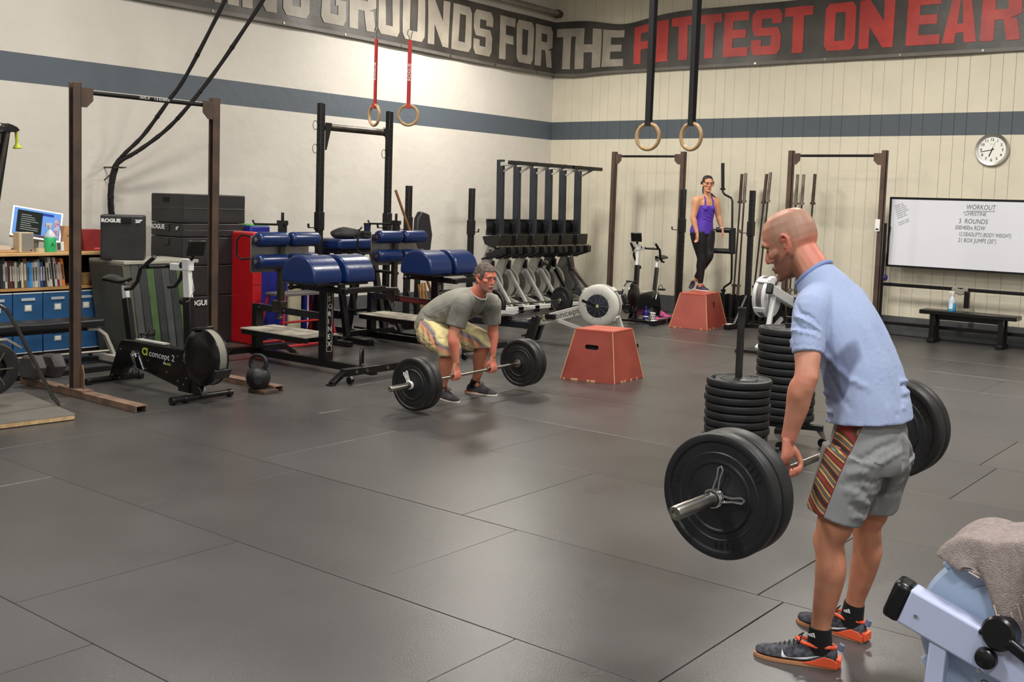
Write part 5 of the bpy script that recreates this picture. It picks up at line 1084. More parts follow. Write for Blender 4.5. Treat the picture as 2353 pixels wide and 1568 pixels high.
# hex dumbbell
t = thing('hex_dumbbell', 'big black hex dumbbell resting on the foot of the left rack', 'dumbbell', (2.64, -11.17, 0.175), math.radians(62))
for s in (-1, 1):
    r = 0.125; q = B(); q.lathe([(0, -0.07), (r*0.78, -0.075), (r, -0.045), (r, 0.045), (r*0.78, 0.075), (0, 0.07)], (s*0.12, 0, 0), (1, 0, 0), 6); q.done('hex_head', mat('hex_rubber', (58, 54, 54), 0.5, bump=0.15, bscale=120), t, bevel=0.006)
B().tube([(-0.08, 0, 0), (0.08, 0, 0)], 0.018, 10).done('grip', steel, t)
t.rotation_euler = (math.radians(0), math.radians(4), math.radians(108))
# ================================================================ pulling machine on its platform, left edge
t = wthing('rope_pull_machine', 'tall black rope-pull machine on a plywood-edged platform at the left picture edge', 'exercise machine', (3.6, -12.3, 0))
prof = []
corners = [(4.18, -11.72), (4.05, -13.2), (3.0, -13.2), (3.02, -11.55)]
def rpoly(cs, r, n=5):
    out = []
    for i in range(len(cs)):
        p, a_, b_ = Vector(cs[i]), Vector(cs[i-1]), Vector(cs[(i+1) % len(cs)])
        d1, d2 = (a_-p).normalized(), (b_-p).normalized()
        for k in range(n+1):
            s = k/n; q0, q1 = p+d1*r, p+d2*r; out.append(tuple(((1-s)**2)*q0+2*s*(1-s)*p+s*s*q1))
    return out
pl = rpoly(corners, 0.05)
B().prism(pl, (0, 0, 0.006), (1, 0, 0), (0, 1, 0), (0, 0, 0.03)).done('plywood_base', mat('ply_edge', (206, 178, 134), 0.6, rgb2=(176, 144, 100), vscale=20), t)
B().prism([(x*0.998+0.007, y*0.9995-0.0) for x, y in pl], (0, 0, 0.036), (1, 0, 0), (0, 1, 0), (0, 0, 0.005)).done('deck_surface', mat('deck_grey', (96, 92, 86), 0.6, var=0.12, vscale=5, bump=0.1, bscale=150), t)
hp = [onX(135, 944, 3.74), onX(122, 915, 3.74), onX(40, 755, 3.74), onX(15, 712, 3.74), onX(-20, 690, 3.74), onX(-60, 690, 3.74)]
hp[0].z = 0.045; hp[0].x += 0.02
q = B(); q.tube(hp, 0.015, 12); q.done('chrome_hoop', mat('dark_chrome', (110, 108, 108), 0.18, 1.0), t); B().lathe([(0, 0), (0.035, 0), (0.035, 0.006), (0, 0.006)], (hp[0].x+0.015, hp[0].y+0.02, 0.041), n=14).done('hoop_flange', steel, t)
hubp = onX(-20, 848, 3.5)
q = B(); q.lathe([(0.10, -0.05), (0.15, -0.06), (0.195, -0.05), (0.215, -0.02), (0.215, 0.02), (0.195, 0.05), (0.15, 0.06), (0.10, 0.05), (0.10, -0.05)], hubp, (1, 0, 0), 44); q.done('tyre', rubber, t)
q = B(); q.lathe([(0, -0.02), (0.05, -0.03), (0.11, -0.02), (0.11, 0.02), (0, 0.03)], hubp, (1, 0, 0), 32); q.done('hub', satin, t)
q = B()
for k in range(6): a = k*PI/3; q.beam(hubp+Vector((0.055, 0.03*math.cos(a), 0.03*math.sin(a))), hubp+Vector((0.055, 0.15*math.cos(a), 0.15*math.sin(a))), 0.012, 0.01)
q.done('spokes', steel, t)
q = B(); q.beam(hubp+Vector((-0.03, 0.02, 0.02)), hubp+Vector((-0.03, 0.1, 0.24)), 0.03, 0.03); q.done('fork', darksteel, t)
B().tube([hubp+Vector((0.08, -0.1, 0.235)), hubp+Vector((0.08, 0.08, 0.235)), hubp+Vector((0.08, 0.2, 0.16))], 0.012, 8).done('guard_rod', chrome, t)
m0, m1 = onX(-28, 560, 3.6), onX(12, 292, 3.6); m0 = m0+(m0-m1)*0.9
B().beam(m0, m1, 0.07, 0.05, up=(1, 0, 0)).done('mast', satin, t, bevel=0.004)
m2, m3 = onX(-24, 520, 3.66), onX(17, 305, 3.66)
B().beam(m2, m3, 0.02, 0.02).done('mast_trim', darksteel, t)
hd = [onX(x, y, 3.6) for x, y in ((-4, 304), (12, 283), (22, 287), (34, 293), (39, 300), (33, 303), (26, 304), (18, 303))]
O = hd[0]; q = B(); q.prism([(p.y-O.y, p.z-O.z) for p in hd], O-Vector((0.05, 0, 0)), (0, 1, 0), (0, 0, 1), (0.1, 0, 0)); q.done('pulley_head', satin, t, bevel=0.004)
for yy in (onX(-30, 279, 3.6), onX(-30, 298, 3.6)): B().tube([yy, onX(13, 285 if yy.z > onX(-30, 290, 3.6).z else 303, 3.6)], 0.004, 5).done('cord', satin, t)
p0, p1 = onX(37, 302, 3.6), onX(40, 342, 3.6)
B().lathe([(0.0, 0), (0.028, 0), (0.034, 0.006), (0.030, 0.014), (0.014, 0.035), (0.0115, 0.06), (0.012, 0.13), (0.014, p0.z-p1.z-0.005), (0, p0.z-p1.z)], p1, (p0-p1).normalized(), 20).done('lime_handle', mat('lime_plastic', (176, 190, 40), 0.4), t)
# ================================================================ kettlebell
iron = mat('black_iron', (34, 34, 35), 0.5, 0.3, bump=0.12, bscale=90)
P = onZ(597, 900); t = thing('kettlebell', 'large black kettlebell standing on the end of the rack foot', 'kettlebell', (P.x, P.y-0.02, 0.034))
q = B(); q.lathe([(0, 0), (0.07, 0), (0.075, 0.01), (0.098, 0.04), (0.111, 0.09), (0.105, 0.135), (0.082, 0.17), (0.055, 0.19), (0, 0.197)], n=36); q.done('bell', iron, t)
rz_ = 0.35; dx, dy = math.cos(rz_), math.sin(rz_)
hpts = [(-0.055, 0.165), (-0.077, 0.205), (-0.08, 0.245), (-0.062, 0.282), (-0.03, 0.30), (0.03, 0.30), (0.062, 0.282), (0.08, 0.245), (0.077, 0.205), (0.055, 0.165)]
q = B(); q.tube([(x*dx, x*dy, z) for x, z in hpts], [0.024, 0.021, 0.018, 0.017, 0.017, 0.017, 0.017, 0.018, 0.021, 0.024], 14); q.done('handle', iron, t)
q = B(); q.lathe([(0, 0), (0.036, 0), (0.036, 0.004), (0, 0.005)], (0.085, -0.068, 0.085), (0.77, -0.6, 0.0), 24); q.done('weight_disc', mat('iron_face', (24, 24, 25), 0.4), t)
t = thing('steel_plate', 'small dark steel block under the kettlebell', 'block', (P.x+0.05, P.y+0.0, 0)); B().box((0, 0, 0.0165), (0.22, 0.17, 0.033)).done('block', rust, t, bevel=0.003)
# ================================================================ bumper plates
def plate_mesh(R=0.225, th=0.055, n=64, stepw=0.016):
    q = B(); h = th/2
    half = [(0.0255, h-0.004), (0.03, h), (0.052, h), (0.06, h-0.004), (0.115, h-0.006), (0.12, h-0.002), (0.127, h-0.002), (0.132, h-0.009), (R-0.034, h-0.009), (R-0.028, h-0.002), (R-0.014, h-0.0), (R-0.004, h-0.004), (R, h-0.012)]
    prof = half+[(r, -z) for r, z in reversed(half)]+[half[0]]
    q.lathe(prof, (0, 0, 0), (0, 1, 0), n); return q
PM = {}
def plate(label, par=None, R=0.225, th=0.055, name='bumper_plate', grp=None, loc=(0, 0, 0), rot=(0, 0, 0), rings=True, top=False):
    key = (R, th)
    if key not in PM:
        o = plate_mesh(R, th).done('disc', rubber, None); i = B(); i.lathe([(0.0253, -th/2+0.002), (0.031, -th/2-0.0006), (0.031, th/2+0.0006), (0.0253, th/2-0.002), (0.0253, -th/2+0.002)], (0, 0, 0), (0, 1, 0), 24); io = i.done('steel_insert', steel, None)
        r = B()
        for s in (-1, 1):
            r.lathe([(0.150, s*(th/2-0.010)), (0.155, s*(th/2-0.0065)), (0.160, s*(th/2-0.010))], (0, 0, 0), (0, 1, 0), 48)
            for a in (0.5, 2.6, 4.7):
                for k in range(4): aa = a+k*0.13; r.beam((0.165*math.cos(aa), s*(th/2-0.007), 0.165*math.sin(aa)), (0.185*math.cos(aa), s*(th/2-0.007), 0.185*math.sin(aa)), 0.008, 0.003)
        ro = r.done('raised_marks', mat('rubber_mark', (36, 36, 37), 0.42), None)
        PM[key] = (o.data, io.data, ro.data)
        for x in (o, io, ro): bpy.data.objects.remove(x)
    if par is None:
        t = thing(name, label, 'weight plate', loc, group=grp); t.rotation_euler = rot
    else: t = par
    for n_, d in zip(('disc', 'steel_insert', 'raised_marks'), PM[key]):
        o = bpy.data.objects.new(n_, d); C.objects.link(o); o.parent = t
        if n_ == 'raised_marks': o['kind'] = 'stuff'
    return t
def barbell(label, P, d, plates, sleeve_r=0.025, half=1.10, inner=0.655, collar='spring', bar_m=None):
    """P centre; d unit direction of the bar; plates: (offset, radius, thickness) measured outwards from the collar"""
    d = Vector(d).normalized(); rz = math.atan2(d.y, d.x)-PI/2; el = math.asin(d.z)
    t = thing('barbell', label, 'barbell', P); t.rotation_euler = (el, 0, rz)
    B().tube([(0, -inner, 0), (0, inner, 0)], 0.0142, 16).done('shaft', bar_m or steel, t)
    for s in (-1, 1):
        q = B(); q.lathe([(0, 0), (0.036, 0), (0.039, 0.004), (0.039, 0.024), (0.034, 0.03), (sleeve_r, 0.031), (sleeve_r, half-inner-0.006), (sleeve_r-0.004, half-inner), (0.012, half-inner), (0.012, half-inner-0.006), (0, half-inner-0.006)], (0, s*inner, 0), (0, s, 0), 32); q.done('sleeve', steel, t)
    return t
def spring_clip(label, par_rot, P, ang=(0.5, -1.3), m=chrome, s=-1):
    t = thing('spring_collar', label, 'collar', P); t.rotation_euler = par_rot
    q = B(); pts = []
    for k in range(60): a = ang[0]+k*2*PI/22+PI; pts.append((0.0315*math.cos(a), s*k*0.00042, 0.0315*math.sin(a)))
    q.tube(pts, 0.0042, 8); q.done('coil', m, t)
    for a in ang:
        e = Vector((math.cos(a), 0, math.sin(a))); b0 = Vector((0, s*0.01, 0)); n = Vector((0, 1, 0)).cross(e)
        q = B(); q.tube([b0+e*0.032+n*0.011, b0+e*0.075+n*0.006, b0+e*0.112+n*0.009, b0+e*0.122, b0+e*0.112-n*0.009, b0+e*0.075-n*0.006, b0+e*0.034-n*0.011], 0.0042, 8); q.done('grip_loop', m, t)
    return t
# --- barbell 1: near man
A1 = dep(1636, 1147, 3.76); B1 = dep(2046, 987, 4.92); U1 = (B1-A1).normalized(); M1 = A1+(B1-A1)*((0.165+0.655)/(0.165+1.31))
t = barbell('loaded barbell held by the bald man in the blue shirt', M1, U1, None); R1 = t.rotation_euler.copy()
for s, w1 in ((-1, 'near'), (1, 'far')):
    for k, (off, th) in enumerate(((0.072, 0.082), (0.146, 0.062))):
        plate(f'thick black plate on the nearest barbell, {w1} end, ' + ('inner one' if k == 0 else 'outer one'), th=th, loc=M1+U1*(s*(0.655+0.03+ (0.042 if k == 0 else 0.116))), rot=R1, grp='plates on the nearest barbell')
spring_clip('chrome spring collar on the near sleeve of the nearest barbell', R1, M1-U1*(0.655+0.03+0.157), (1.35, 0.12), s=-1)
spring_clip('chrome spring collar on the far sleeve of the nearest barbell', R1, M1+U1*(0.655+0.03+0.157), (1.9, 0.6), s=1)
# --- barbell 2: man in grey
A2 = dep(940, 886, 9.0); B2 = dep(1193, 835, 10.25); U2 = (B2-A2).normalized(); M2 = A2+(B2-A2)*((0.16+0.655)/(0.16+1.31))
t = barbell('loaded barbell gripped by the man in the grey shirt', M2, U2, None); R2 = t.rotation_euler.copy()
for s, w1 in ((-1, 'left'), (1, 'right')):
    for k, th in enumerate((0.085, 0.065)):
        plate(f'black plate on the barbell of the man in grey, {w1} end, ' + ('inner' if k == 0 else 'outer'), th=th, R=0.225, loc=M2+U2*(s*(0.655+0.03+(0.044 if k == 0 else 0.120))), rot=R2, grp='plates on the barbell of the man in grey')
spring_clip('pale spring collar on the left sleeve of the crouching man\'s barbell', R2, M2-U2*(0.655+0.03+0.16), (2.2, 1.9), m=white, s=-1)
spring_clip('spring collar on the right sleeve of the crouching man\'s barbell', R2, M2+U2*(0.655+0.03+0.16), (2.2, 1.2), s=1)
# --- barbell 3 on the floor by the upright rowers
A3 = onZ(1155, 740, 0.0); B3 = onZ(1283, 726, 0.0)
p0 = Vector((2.35, -3.95, 0.225)); a3, b3 = dep(1150, 697, 15.4), dep(1279, 692, 15.9)
a3.z = b3.z = 0.225
def onz(px, py, z): return onZ(px, py, z)
a3, b3 = onZ(1150, 699, 0.225), onZ(1279, 692, 0.225)
u3 = (b3-a3).normalized(); m3 = (a3+b3)/2
t = barbell('barbell on the floor before the upright rowing machines', m3, u3, None); R3 = t.rotation_euler.copy()
for s in (-1, 1): plate('black plate on the %s end of the floor barbell by the upright rowing machines' % ('left' if s < 0 else 'right'), th=0.07, R=0.225, loc=m3+u3*(s*(0.655+0.03+0.036)), rot=R3, grp='plates on the floor barbell')
# ================================================================ plate stacks
def stack(cx, cy, n, z0, pitch, post_top, which, post_r=0.028):
    for i in range(n):
        lab_ = f'black bumper plate in the {which} stack, ' + ('topmost' if i == n-1 else 'bottom one' if i == 0 else f'{["","second","third","fourth","fifth","sixth","seventh","eighth","ninth","tenth","eleventh","twelfth","thirteenth"][n-1-i]} from the top')
        plate(lab_, th=pitch-0.004, loc=(cx+random.uniform(-0.006, 0.006), cy+random.uniform(-0.006, 0.006), z0+pitch*(i+0.5)), rot=(PI/2, 0, random.uniform(0, 6)), grp=f'plates in the {which} stack')
    t = thing('plate_dolly', f'black wheeled dolly carrying the {which} plate stack', 'plate dolly', (cx, cy, 0))
    q = B(); q.lathe([(0, z0-0.03), (0.2, z0-0.03), (0.2, z0-0.002), (0, z0-0.002)], n=32); 
    for a in (0.3, 0.3+PI/2): q.beam((-0.3*math.cos(a), -0.3*math.sin(a), z0-0.045), (0.3*math.cos(a), 0.3*math.sin(a), z0-0.045), 0.06, 0.04)
    q.done('base', black, t, bevel=0.003)
    for k in range(4):
        a = 0.3+k*PI/2; cxx, cyy = 0.28*math.cos(a), 0.28*math.sin(a)
        q = B(); q.box((cxx, cyy, z0-0.07), (0.045, 0.035, 0.02)); q.prism([(-0.02, 0), (0.02, 0), (0.04, -0.045), (0.02, -0.045)], (cxx, cyy-0.016, z0-0.075), (1, 0, 0), (0, 0, 1), (0, 0.004, 0)); q.prism([(-0.02, 0), (0.02, 0), (0.04, -0.045), (0.02, -0.045)], (cxx, cyy+0.012, z0-0.075), (1, 0, 0), (0, 0, 1), (0, 0.004, 0)); fk = q.done('caster_fork', chrome, t)
        q = B(); q.lathe([(0, -0.012), (0.034, -0.012), (0.034, 0.012), (0, 0.012)], (cxx+0.02, cyy, 0.034), (0, 1, 0), 18); q.done('caster_wheel', satin, fk)
    q = B(); q.lathe([(0, z0-0.01), (0.025, z0-0.01), (0.025, post_top-0.02), (0.029, post_top-0.018), (0.029, post_top), (0.018, post_top+0.001), (0.018, post_top-0.01), (0, post_top-0.01)], n=24); q.done('center_post', mat('dark_post', (56, 54, 52), 0.4, 0.6, var=0.3, vscale=12), t)
    return t
st1 = dep(1697, 868, 7.5)
cx1, cy1 = st1.x, st1.y
stack(cx1, cy1, 8, 0.19, (st1.z-0.19)/8, st1.z+0.49, 'short front')
st2 = dep(1812, 752, 8.3)
stack(st2.x, st2.y, 12, 0.19, (st2.z-0.19)/12, st2.z+0.03, 'tall rear')
# ================================================================ barbells kept upright against the back wall
def vbar(label, px, py, y=-0.32, dark=darksteel, lean=0.0, z0=0.12, low=None):
    P = onY(px, py, y); t = wthing('barbell', label, 'barbell', (P.x, y, 0), group='barbells standing in the holder')
    top = P; L_ = top.z-z0; sl = 0.43 if L_ > 2 else 0.38
    x0 = top.x+lean
    def at(z): s = (top.z-z)/L_; return Vector((top.x+(x0-top.x)*s, y, z))
    B().tube([at(top.z), at(top.z-sl)], 0.025, 14).done('sleeve', dark, t)
    B().tube([at(top.z-sl-0.0), at(top.z-sl-0.035)], 0.040, 14).done('collar_ring', dark, t)
    B().tube([at(top.z-sl), at(z0+sl)], 0.0145, 10).done('shaft', darksteel, t)
    B().tube([at(z0+sl+0.035), at(z0+sl)], 0.040, 14).done('collar_ring', dark, t)
    B().tube([at(z0+sl), at(z0)], 0.025, 14).done('sleeve', dark, t)
    return P
stl = mat('worn_steel', (140, 134, 124), 0.4, 0.8, var=0.3); brn = mat('brown_bar', (84, 70, 62), 0.45, 0.5, var=0.2)
V = [('brown-sleeved barbell in the holder, left of the perforated post', 1705, 400, brn, -0.05), ('worn silver-sleeved barbell right beside the brown one', 1714, 398, stl, -0.04), ('dark barbell leaning right of the perforated post', 1762, 400, brn, -0.14), ('grey barbell just right of the leaning dark one', 1771, 396, stl, -0.12), ('grey-sleeved barbell behind the left post of the right rack', 1833, 401, stl, -0.03), ('grey-sleeved barbell in the right rack opening, middle of three', 1847, 401, stl, -0.03), ('dark brown barbell, rightmost of the standing ones', 1873, 400, brn, -0.06)]
xs = [vbar(l, px, py, dark=m, lean=ln) for l, px, py, m, ln in V]
# barbell holders
for k, (xa, xb, l) in enumerate(((3.72, 4.18, 'left black barbell holder tubes behind the red box'), (4.28, 4.66, 'middle black barbell holder tubes'), (4.78, 5.35, 'right black barbell holder tubes'))):
    t = wthing('barbell_holder', l, 'barbell holder', ((xa+xb)/2, -0.32, 0), group='floor barbell holders')
    B().box(((xa+xb)/2, -0.34, 0.03), (xb-xa+0.1, 0.46, 0.04)).done('base', black, t, bevel=0.004)
    n = 4
    for i in range(n):
        for j in range(2): B().lathe([(0.031, 0.05), (0.04, 0.05), (0.04, 0.42), (0.031, 0.42), (0.031, 0.05)], (xa+0.03+(xb-xa-0.06)*i/(n-1), -0.27-j*0.17, 0), n=14).done('holder_tube', black, t)
# cambered safety bar with pads, standing
yv = -0.62
P = [onY(x, y, yv) for x, y in ((1661, 375), (1661, 437), (1661, 441), (1665, 447), (1680, 455), (1683, 462), (1682, 560), (1681, 640), (1679, 650), (1664, 660), (1662, 668), (1664, 735))]
t = wthing('safety_squat_bar', 'black cambered bar with padded yoke standing behind the woman', 'barbell', (P[-1].x, yv, 0))
B().tube(P[:2], 0.027, 14).done('sleeve', satin, t); B().tube([P[1]+Vector((0, 0, 0.03)), P[1]], 0.042, 14).done('collar_ring', satin, t)
B().tube(P[1:11], 0.017, 10).done('cambered_shaft', satin, t); B().tube([P[10]+Vector((0, 0, 0.02)), P[10]-Vector((0, 0, 0.015))], 0.04, 14).done('collar_ring', satin, t); P[11].z = 0.02; B().tube(P[10:], 0.026, 14).done('sleeve', satin, t)
a, b_ = onY(1683, 524, yv), onY(1682, 584, yv)
B().tube([a, b_], 0.055, 16).done('neck_pad', mat('bench_vinyl', (26, 27, 30), 0.35), t, bevel=0.01)
for (xa, ya), (xb, yb2) in (((1645, 528), (1683, 530)), ((1636, 576), (1683, 578))):
    p, q_ = onY(xa, ya, yv-0.12), onY(xb, yb2, yv); B().tube([p, q_], 0.042, 14).done('shoulder_pad', mat('bench_vinyl', (26, 27, 30), 0.35), t, bevel=0.01); B().tube([p+(p-q_).normalized()*0.1, p], 0.014, 8).done('grip_rod', satin, t)
# ================================================================ small things by the far box
P = onZ(1483, 742); t = thing('water_bottle', 'dark blue water bottle on the floor left of the patterned cup', 'bottle', P)
B().lathe([(0, 0), (0.038, 0), (0.04, 0.01), (0.04, 0.16), (0.033, 0.19), (0.018, 0.205), (0, 0.205)], n=20).done('bottle', mat('cobalt_plastic', (34, 34, 120), 0.3), t); B().lathe([(0, 0.205), (0.024, 0.205), (0.024, 0.24), (0.012, 0.245), (0.012, 0.265), (0, 0.265)], n=16).done('cap', mat('cobalt_plastic', (34, 34, 120), 0.3), t); B().lathe([(0.0403, 0.09), (0.0408, 0.09), (0.0408, 0.11), (0.0403, 0.11), (0.0403, 0.09)], n=20).done('white_band', inkwhite, t)
B().box((0.03, -0.028, 0.05), (0.02, 0.02, 0.025), rot=RZ(-0.8)).done('emblem', inkwhite, t)
P = onZ(1499, 743); t = thing('patterned_cup', 'white cup with black pattern right of the blue bottle', 'cup', P)
B().lathe([(0, 0), (0.033, 0), (0.045, 0.165), (0.041, 0.165), (0.03, 0.01), (0, 0.008)], n=24).done('cup', white, t)
for r_ in range(4):
    for k in range(9): a = k*2*PI/9+(r_ % 2)*0.3; rr_ = 0.0345+0.012*(0.03+r_*0.04)/0.165+0.0006; q = B(); q.box((rr_*math.cos(a), rr_*math.sin(a), 0.028+r_*0.038), (0.003, 0.013, 0.016), rot=RZ(a)@RX(0.78)); q.done('pattern_diamond', plastic, t)
pink = mat('pink_mesh', (226, 92, 156), 0.6, rgb2=(120, 40, 80), vscale=40)
for k, (px, py, rz, l) in enumerate(((1513, 742, 0.5, 'pink running shoe left one of the loose pair'), (1531, 734, -0.3, 'pink running shoe right one nearer the red box'))):
    P = onZ(px, py); t = thing('running_shoe', l, 'shoe', P, rz, group='pink shoes beside the box')
    q = B(); q.grid(lambda u, v: Vector(((u-0.5)*0.26, (0.04+0.008*math.sin(u*5))*math.cos(PI*v), 0.028+(0.045+0.055*max(0, 1-u*1.5))*math.sin(PI*v))), 14, 10); so = q.done('upper', pink, t); so.modifiers.new('s', 'SOLIDIFY').thickness = 0.004
    q = B(); q.lathe([(0, 0.0), (0.045, 0), (0.047, 0.028), (0, 0.03)], n=24)
    for v in q.bm.verts: v.co.x *= 2.8
    q.done('sole', white, t)
    q = B(); q.tube([(0.0, -0.02, 0.09), (0.03, 0, 0.095), (0.0, 0.02, 0.09)], 0.004, 5); q.done('laces', plastic, t)

# ================================================================ people
def cr(pts, n):
    """smooth chain through the points (position plus radii)"""
    P = [tuple(p) for p in pts]; P = [P[0]]+P+[P[-1]]; out = []
    for i in range(1, len(P)-2):
        for k in range(n):
            s = k/n; out.append(tuple(0.5*((2*b)+(c-a)*s+(2*a-5*b+4*c-d)*s*s+(3*b-a-3*c+d)*s**3) for a, b, c, d in zip(P[i-1], P[i], P[i+1], P[i+2])))
    out.append(P[-2]); return out
def loft(q, pts, side=(0, 1, 0), n=18, sub=4, sq=2.0, cap=0.6, cap0=None):
    """pts: (x, y, z, a, b) with a the half width along `side`, b across it; rounded ends"""
    R = cr(pts, sub) if sub > 1 else [tuple(p) for p in pts]
    side = Vector(side); N = len(R); rings = []
    def ringat(c, t, a, b):
        s = (side-t*side.dot(t)).normalized(); o = t.cross(s); L = []
        for k in range(n):
            th = 2*PI*k/n; cs, sn = math.cos(th), math.sin(th)
            x = abs(cs)**(2/sq)*(1 if cs > 0 else -1); y = abs(sn)**(2/sq)*(1 if sn > 0 else -1)
            L.append(q.bm.verts.new(c+s*(a*x)+o*(b*y)))
        return L
    C_ = [Vector(r[:3]) for r in R]; T = []
    for i in range(N): T.append((C_[min(i+1, N-1)]-C_[max(i-1, 0)]).normalized())
    c0 = cap if cap0 is None else cap0
    if c0:
        for f_ in (0.98, 0.8, 0.45): h = c0*f_; rings.append(ringat(C_[0]-T[0]*(min(R[0][3], R[0][4])*h), T[0], R[0][3]*math.sqrt(max(0, 1-f_*f_)), R[0][4]*math.sqrt(max(0, 1-f_*f_))))
    for i in range(N): rings.append(ringat(C_[i], T[i], max(R[i][3], 1e-3), max(R[i][4], 1e-3)))
    if cap:
        for f_ in (0.45, 0.8, 0.98): h = cap*f_; rings.append(ringat(C_[-1]+T[-1]*(min(R[-1][3], R[-1][4])*h), T[-1], R[-1][3]*math.sqrt(1-f_*f_), R[-1][4]*math.sqrt(1-f_*f_)))
    for A, Q in zip(rings, rings[1:]):
        for k in range(n): q.bm.faces.new((A[k], A[(k+1) % n], Q[(k+1) % n], Q[k]))
    q.bm.faces.new(rings[0][::-1]); q.bm.faces.new(rings[-1])
    return q
def weld(q, voxel, smooth=4, fac=0.5):
    """one continuous skin out of the overlapping volumes"""
    bmesh.ops.recalc_face_normals(q.bm, faces=q.bm.faces)
    me = bpy.data.meshes.new('w'); q.bm.to_mesh(me); q.bm.free()
    o = bpy.data.objects.new('w', me); C.objects.link(o)
    m = o.modifiers.new('r', 'REMESH'); m.mode = 'VOXEL'; m.voxel_size = voxel; m.adaptivity = 0
    if smooth: s = o.modifiers.new('s', 'SMOOTH'); s.factor = fac; s.iterations = smooth
    bpy.context.view_layer.update()
    dg = bpy.context.evaluated_depsgraph_get(); out = bpy.data.meshes.new_from_object(o.evaluated_get(dg))
    bpy.data.objects.remove(o); bpy.data.meshes.remove(me); return out
def sculpt(me, bumps=(), folds=(), rnd=None):
    """bumps: (centre, sigma, shift vector); folds: (p0, p1, width, height) creases laid on the surface between two points"""
    from mathutils.kdtree import KDTree
    n = len(me.vertices); ns = [v.normal.copy() for v in me.vertices]; d = [Vector((0, 0, 0)) for _ in range(n)]
    kd = KDTree(n)
    for i, v in enumerate(me.vertices): kd.insert(v.co, i)
    kd.balance()
    for c, sg, sh in bumps:
        sh = Vector(sh)
        for co, i, r in kd.find_range(Vector(c), sg*2.6): d[i] += sh*math.exp(-(r/sg)**2)
    for p0, p1, w, h in folds:
        L_ = (p1-p0).length; m = max(6, int(L_/(w*0.5))); acc = {}
        wob = random.uniform(0, 6)
        for k in range(m+1):
            t = k/m; q_ = p0.lerp(p1, t); q_ = kd.find(q_)[0]+Vector((0.004*math.sin(t*7+wob), 0, 0.005*math.sin(t*9+wob*2)))
            e = max(0.0, math.sin(PI*(0.06+0.88*t)))**0.6
            for co, i, r in kd.find_range(q_, w*2.2):
                g = e*math.exp(-(r/w)**2)
                if g > acc.get(i, 0): acc[i] = g
        for i, g in acc.items(): d[i] += ns[i]*(1.25*h*g)
    for i, v in enumerate(me.vertices):
        if rnd: d[i] += ns[i]*(rnd[1]*noise.noise(v.co*rnd[0]))
        v.co = v.co+d[i]
    me.update()
def paint(me, fn, name='Col'):
    """skin, hair and cloth colours per vertex"""
    ca_ = me.color_attributes.new(name, 'FLOAT_COLOR', 'POINT'); flat = []
    for v in me.vertices: c = fn(v.co); flat += [c[0], c[1], c[2], 1.0]
    ca_.data.foreach_set('color', flat)
def vcmat(name, rough=0.55, sub=0.0, bump=0.0, bscale=60, var=0.08, vs=30):
    if name in MATS: return MATS[name]
    m = bpy.data.materials.new(name); m.use_nodes = True; nt = m.node_tree; b = nt.nodes['Principled BSDF']; N = nt.nodes.new; L = nt.links.new
    a = N('ShaderNodeVertexColor'); a.layer_name = 'Col'; tc = N('ShaderNodeTexCoord')
    n = N('ShaderNodeTexNoise'); n.inputs['Scale'].default_value = vs; n.inputs['Detail'].default_value = 4; L(tc.outputs['Object'], n.inputs['Vector'])
    r = N('ShaderNodeMapRange'); r.inputs[3].default_value = 1-var; r.inputs[4].default_value = 1+var; r.inputs[1].default_value = 0.3; r.inputs[2].default_value = 0.7; L(n.outputs[0], r.inputs[0])
    v = N('ShaderNodeVectorMath'); v.operation = 'SCALE'; L(a.outputs[0], v.inputs[0]); L(r.outputs[0], v.inputs['Scale']); L(v.outputs[0], b.inputs['Base Color'])
    b.inputs['Roughness'].default_value = rough
    if sub: b.inputs['Subsurface Weight'].default_value = sub; b.inputs['Subsurface Radius'].default_value = (0.02, 0.008, 0.004)
    if bump:
        n2 = N('ShaderNodeTexNoise'); n2.inputs['Scale'].default_value = bscale; n2.inputs['Detail'].default_value = 5; L(tc.outputs['Object'], n2.inputs['Vector'])
        bp = N('ShaderNodeBump'); bp.inputs['Strength'].default_value = bump; bp.inputs['Distance'].default_value = 0.004; L(n2.outputs[0], bp.inputs['Height']); L(bp.outputs[0], b.inputs['Normal'])
    MATS[name] = m; return m
skin_m = vcmat('skin', 0.5, 0.12, 0.15, 90, 0.06, 14)
def mixc(a, b, t): t = max(0, min(1, t)); return tuple(x+(y-x)*t for x, y in zip(a, b))
def lin(c): return S(c)[:3]
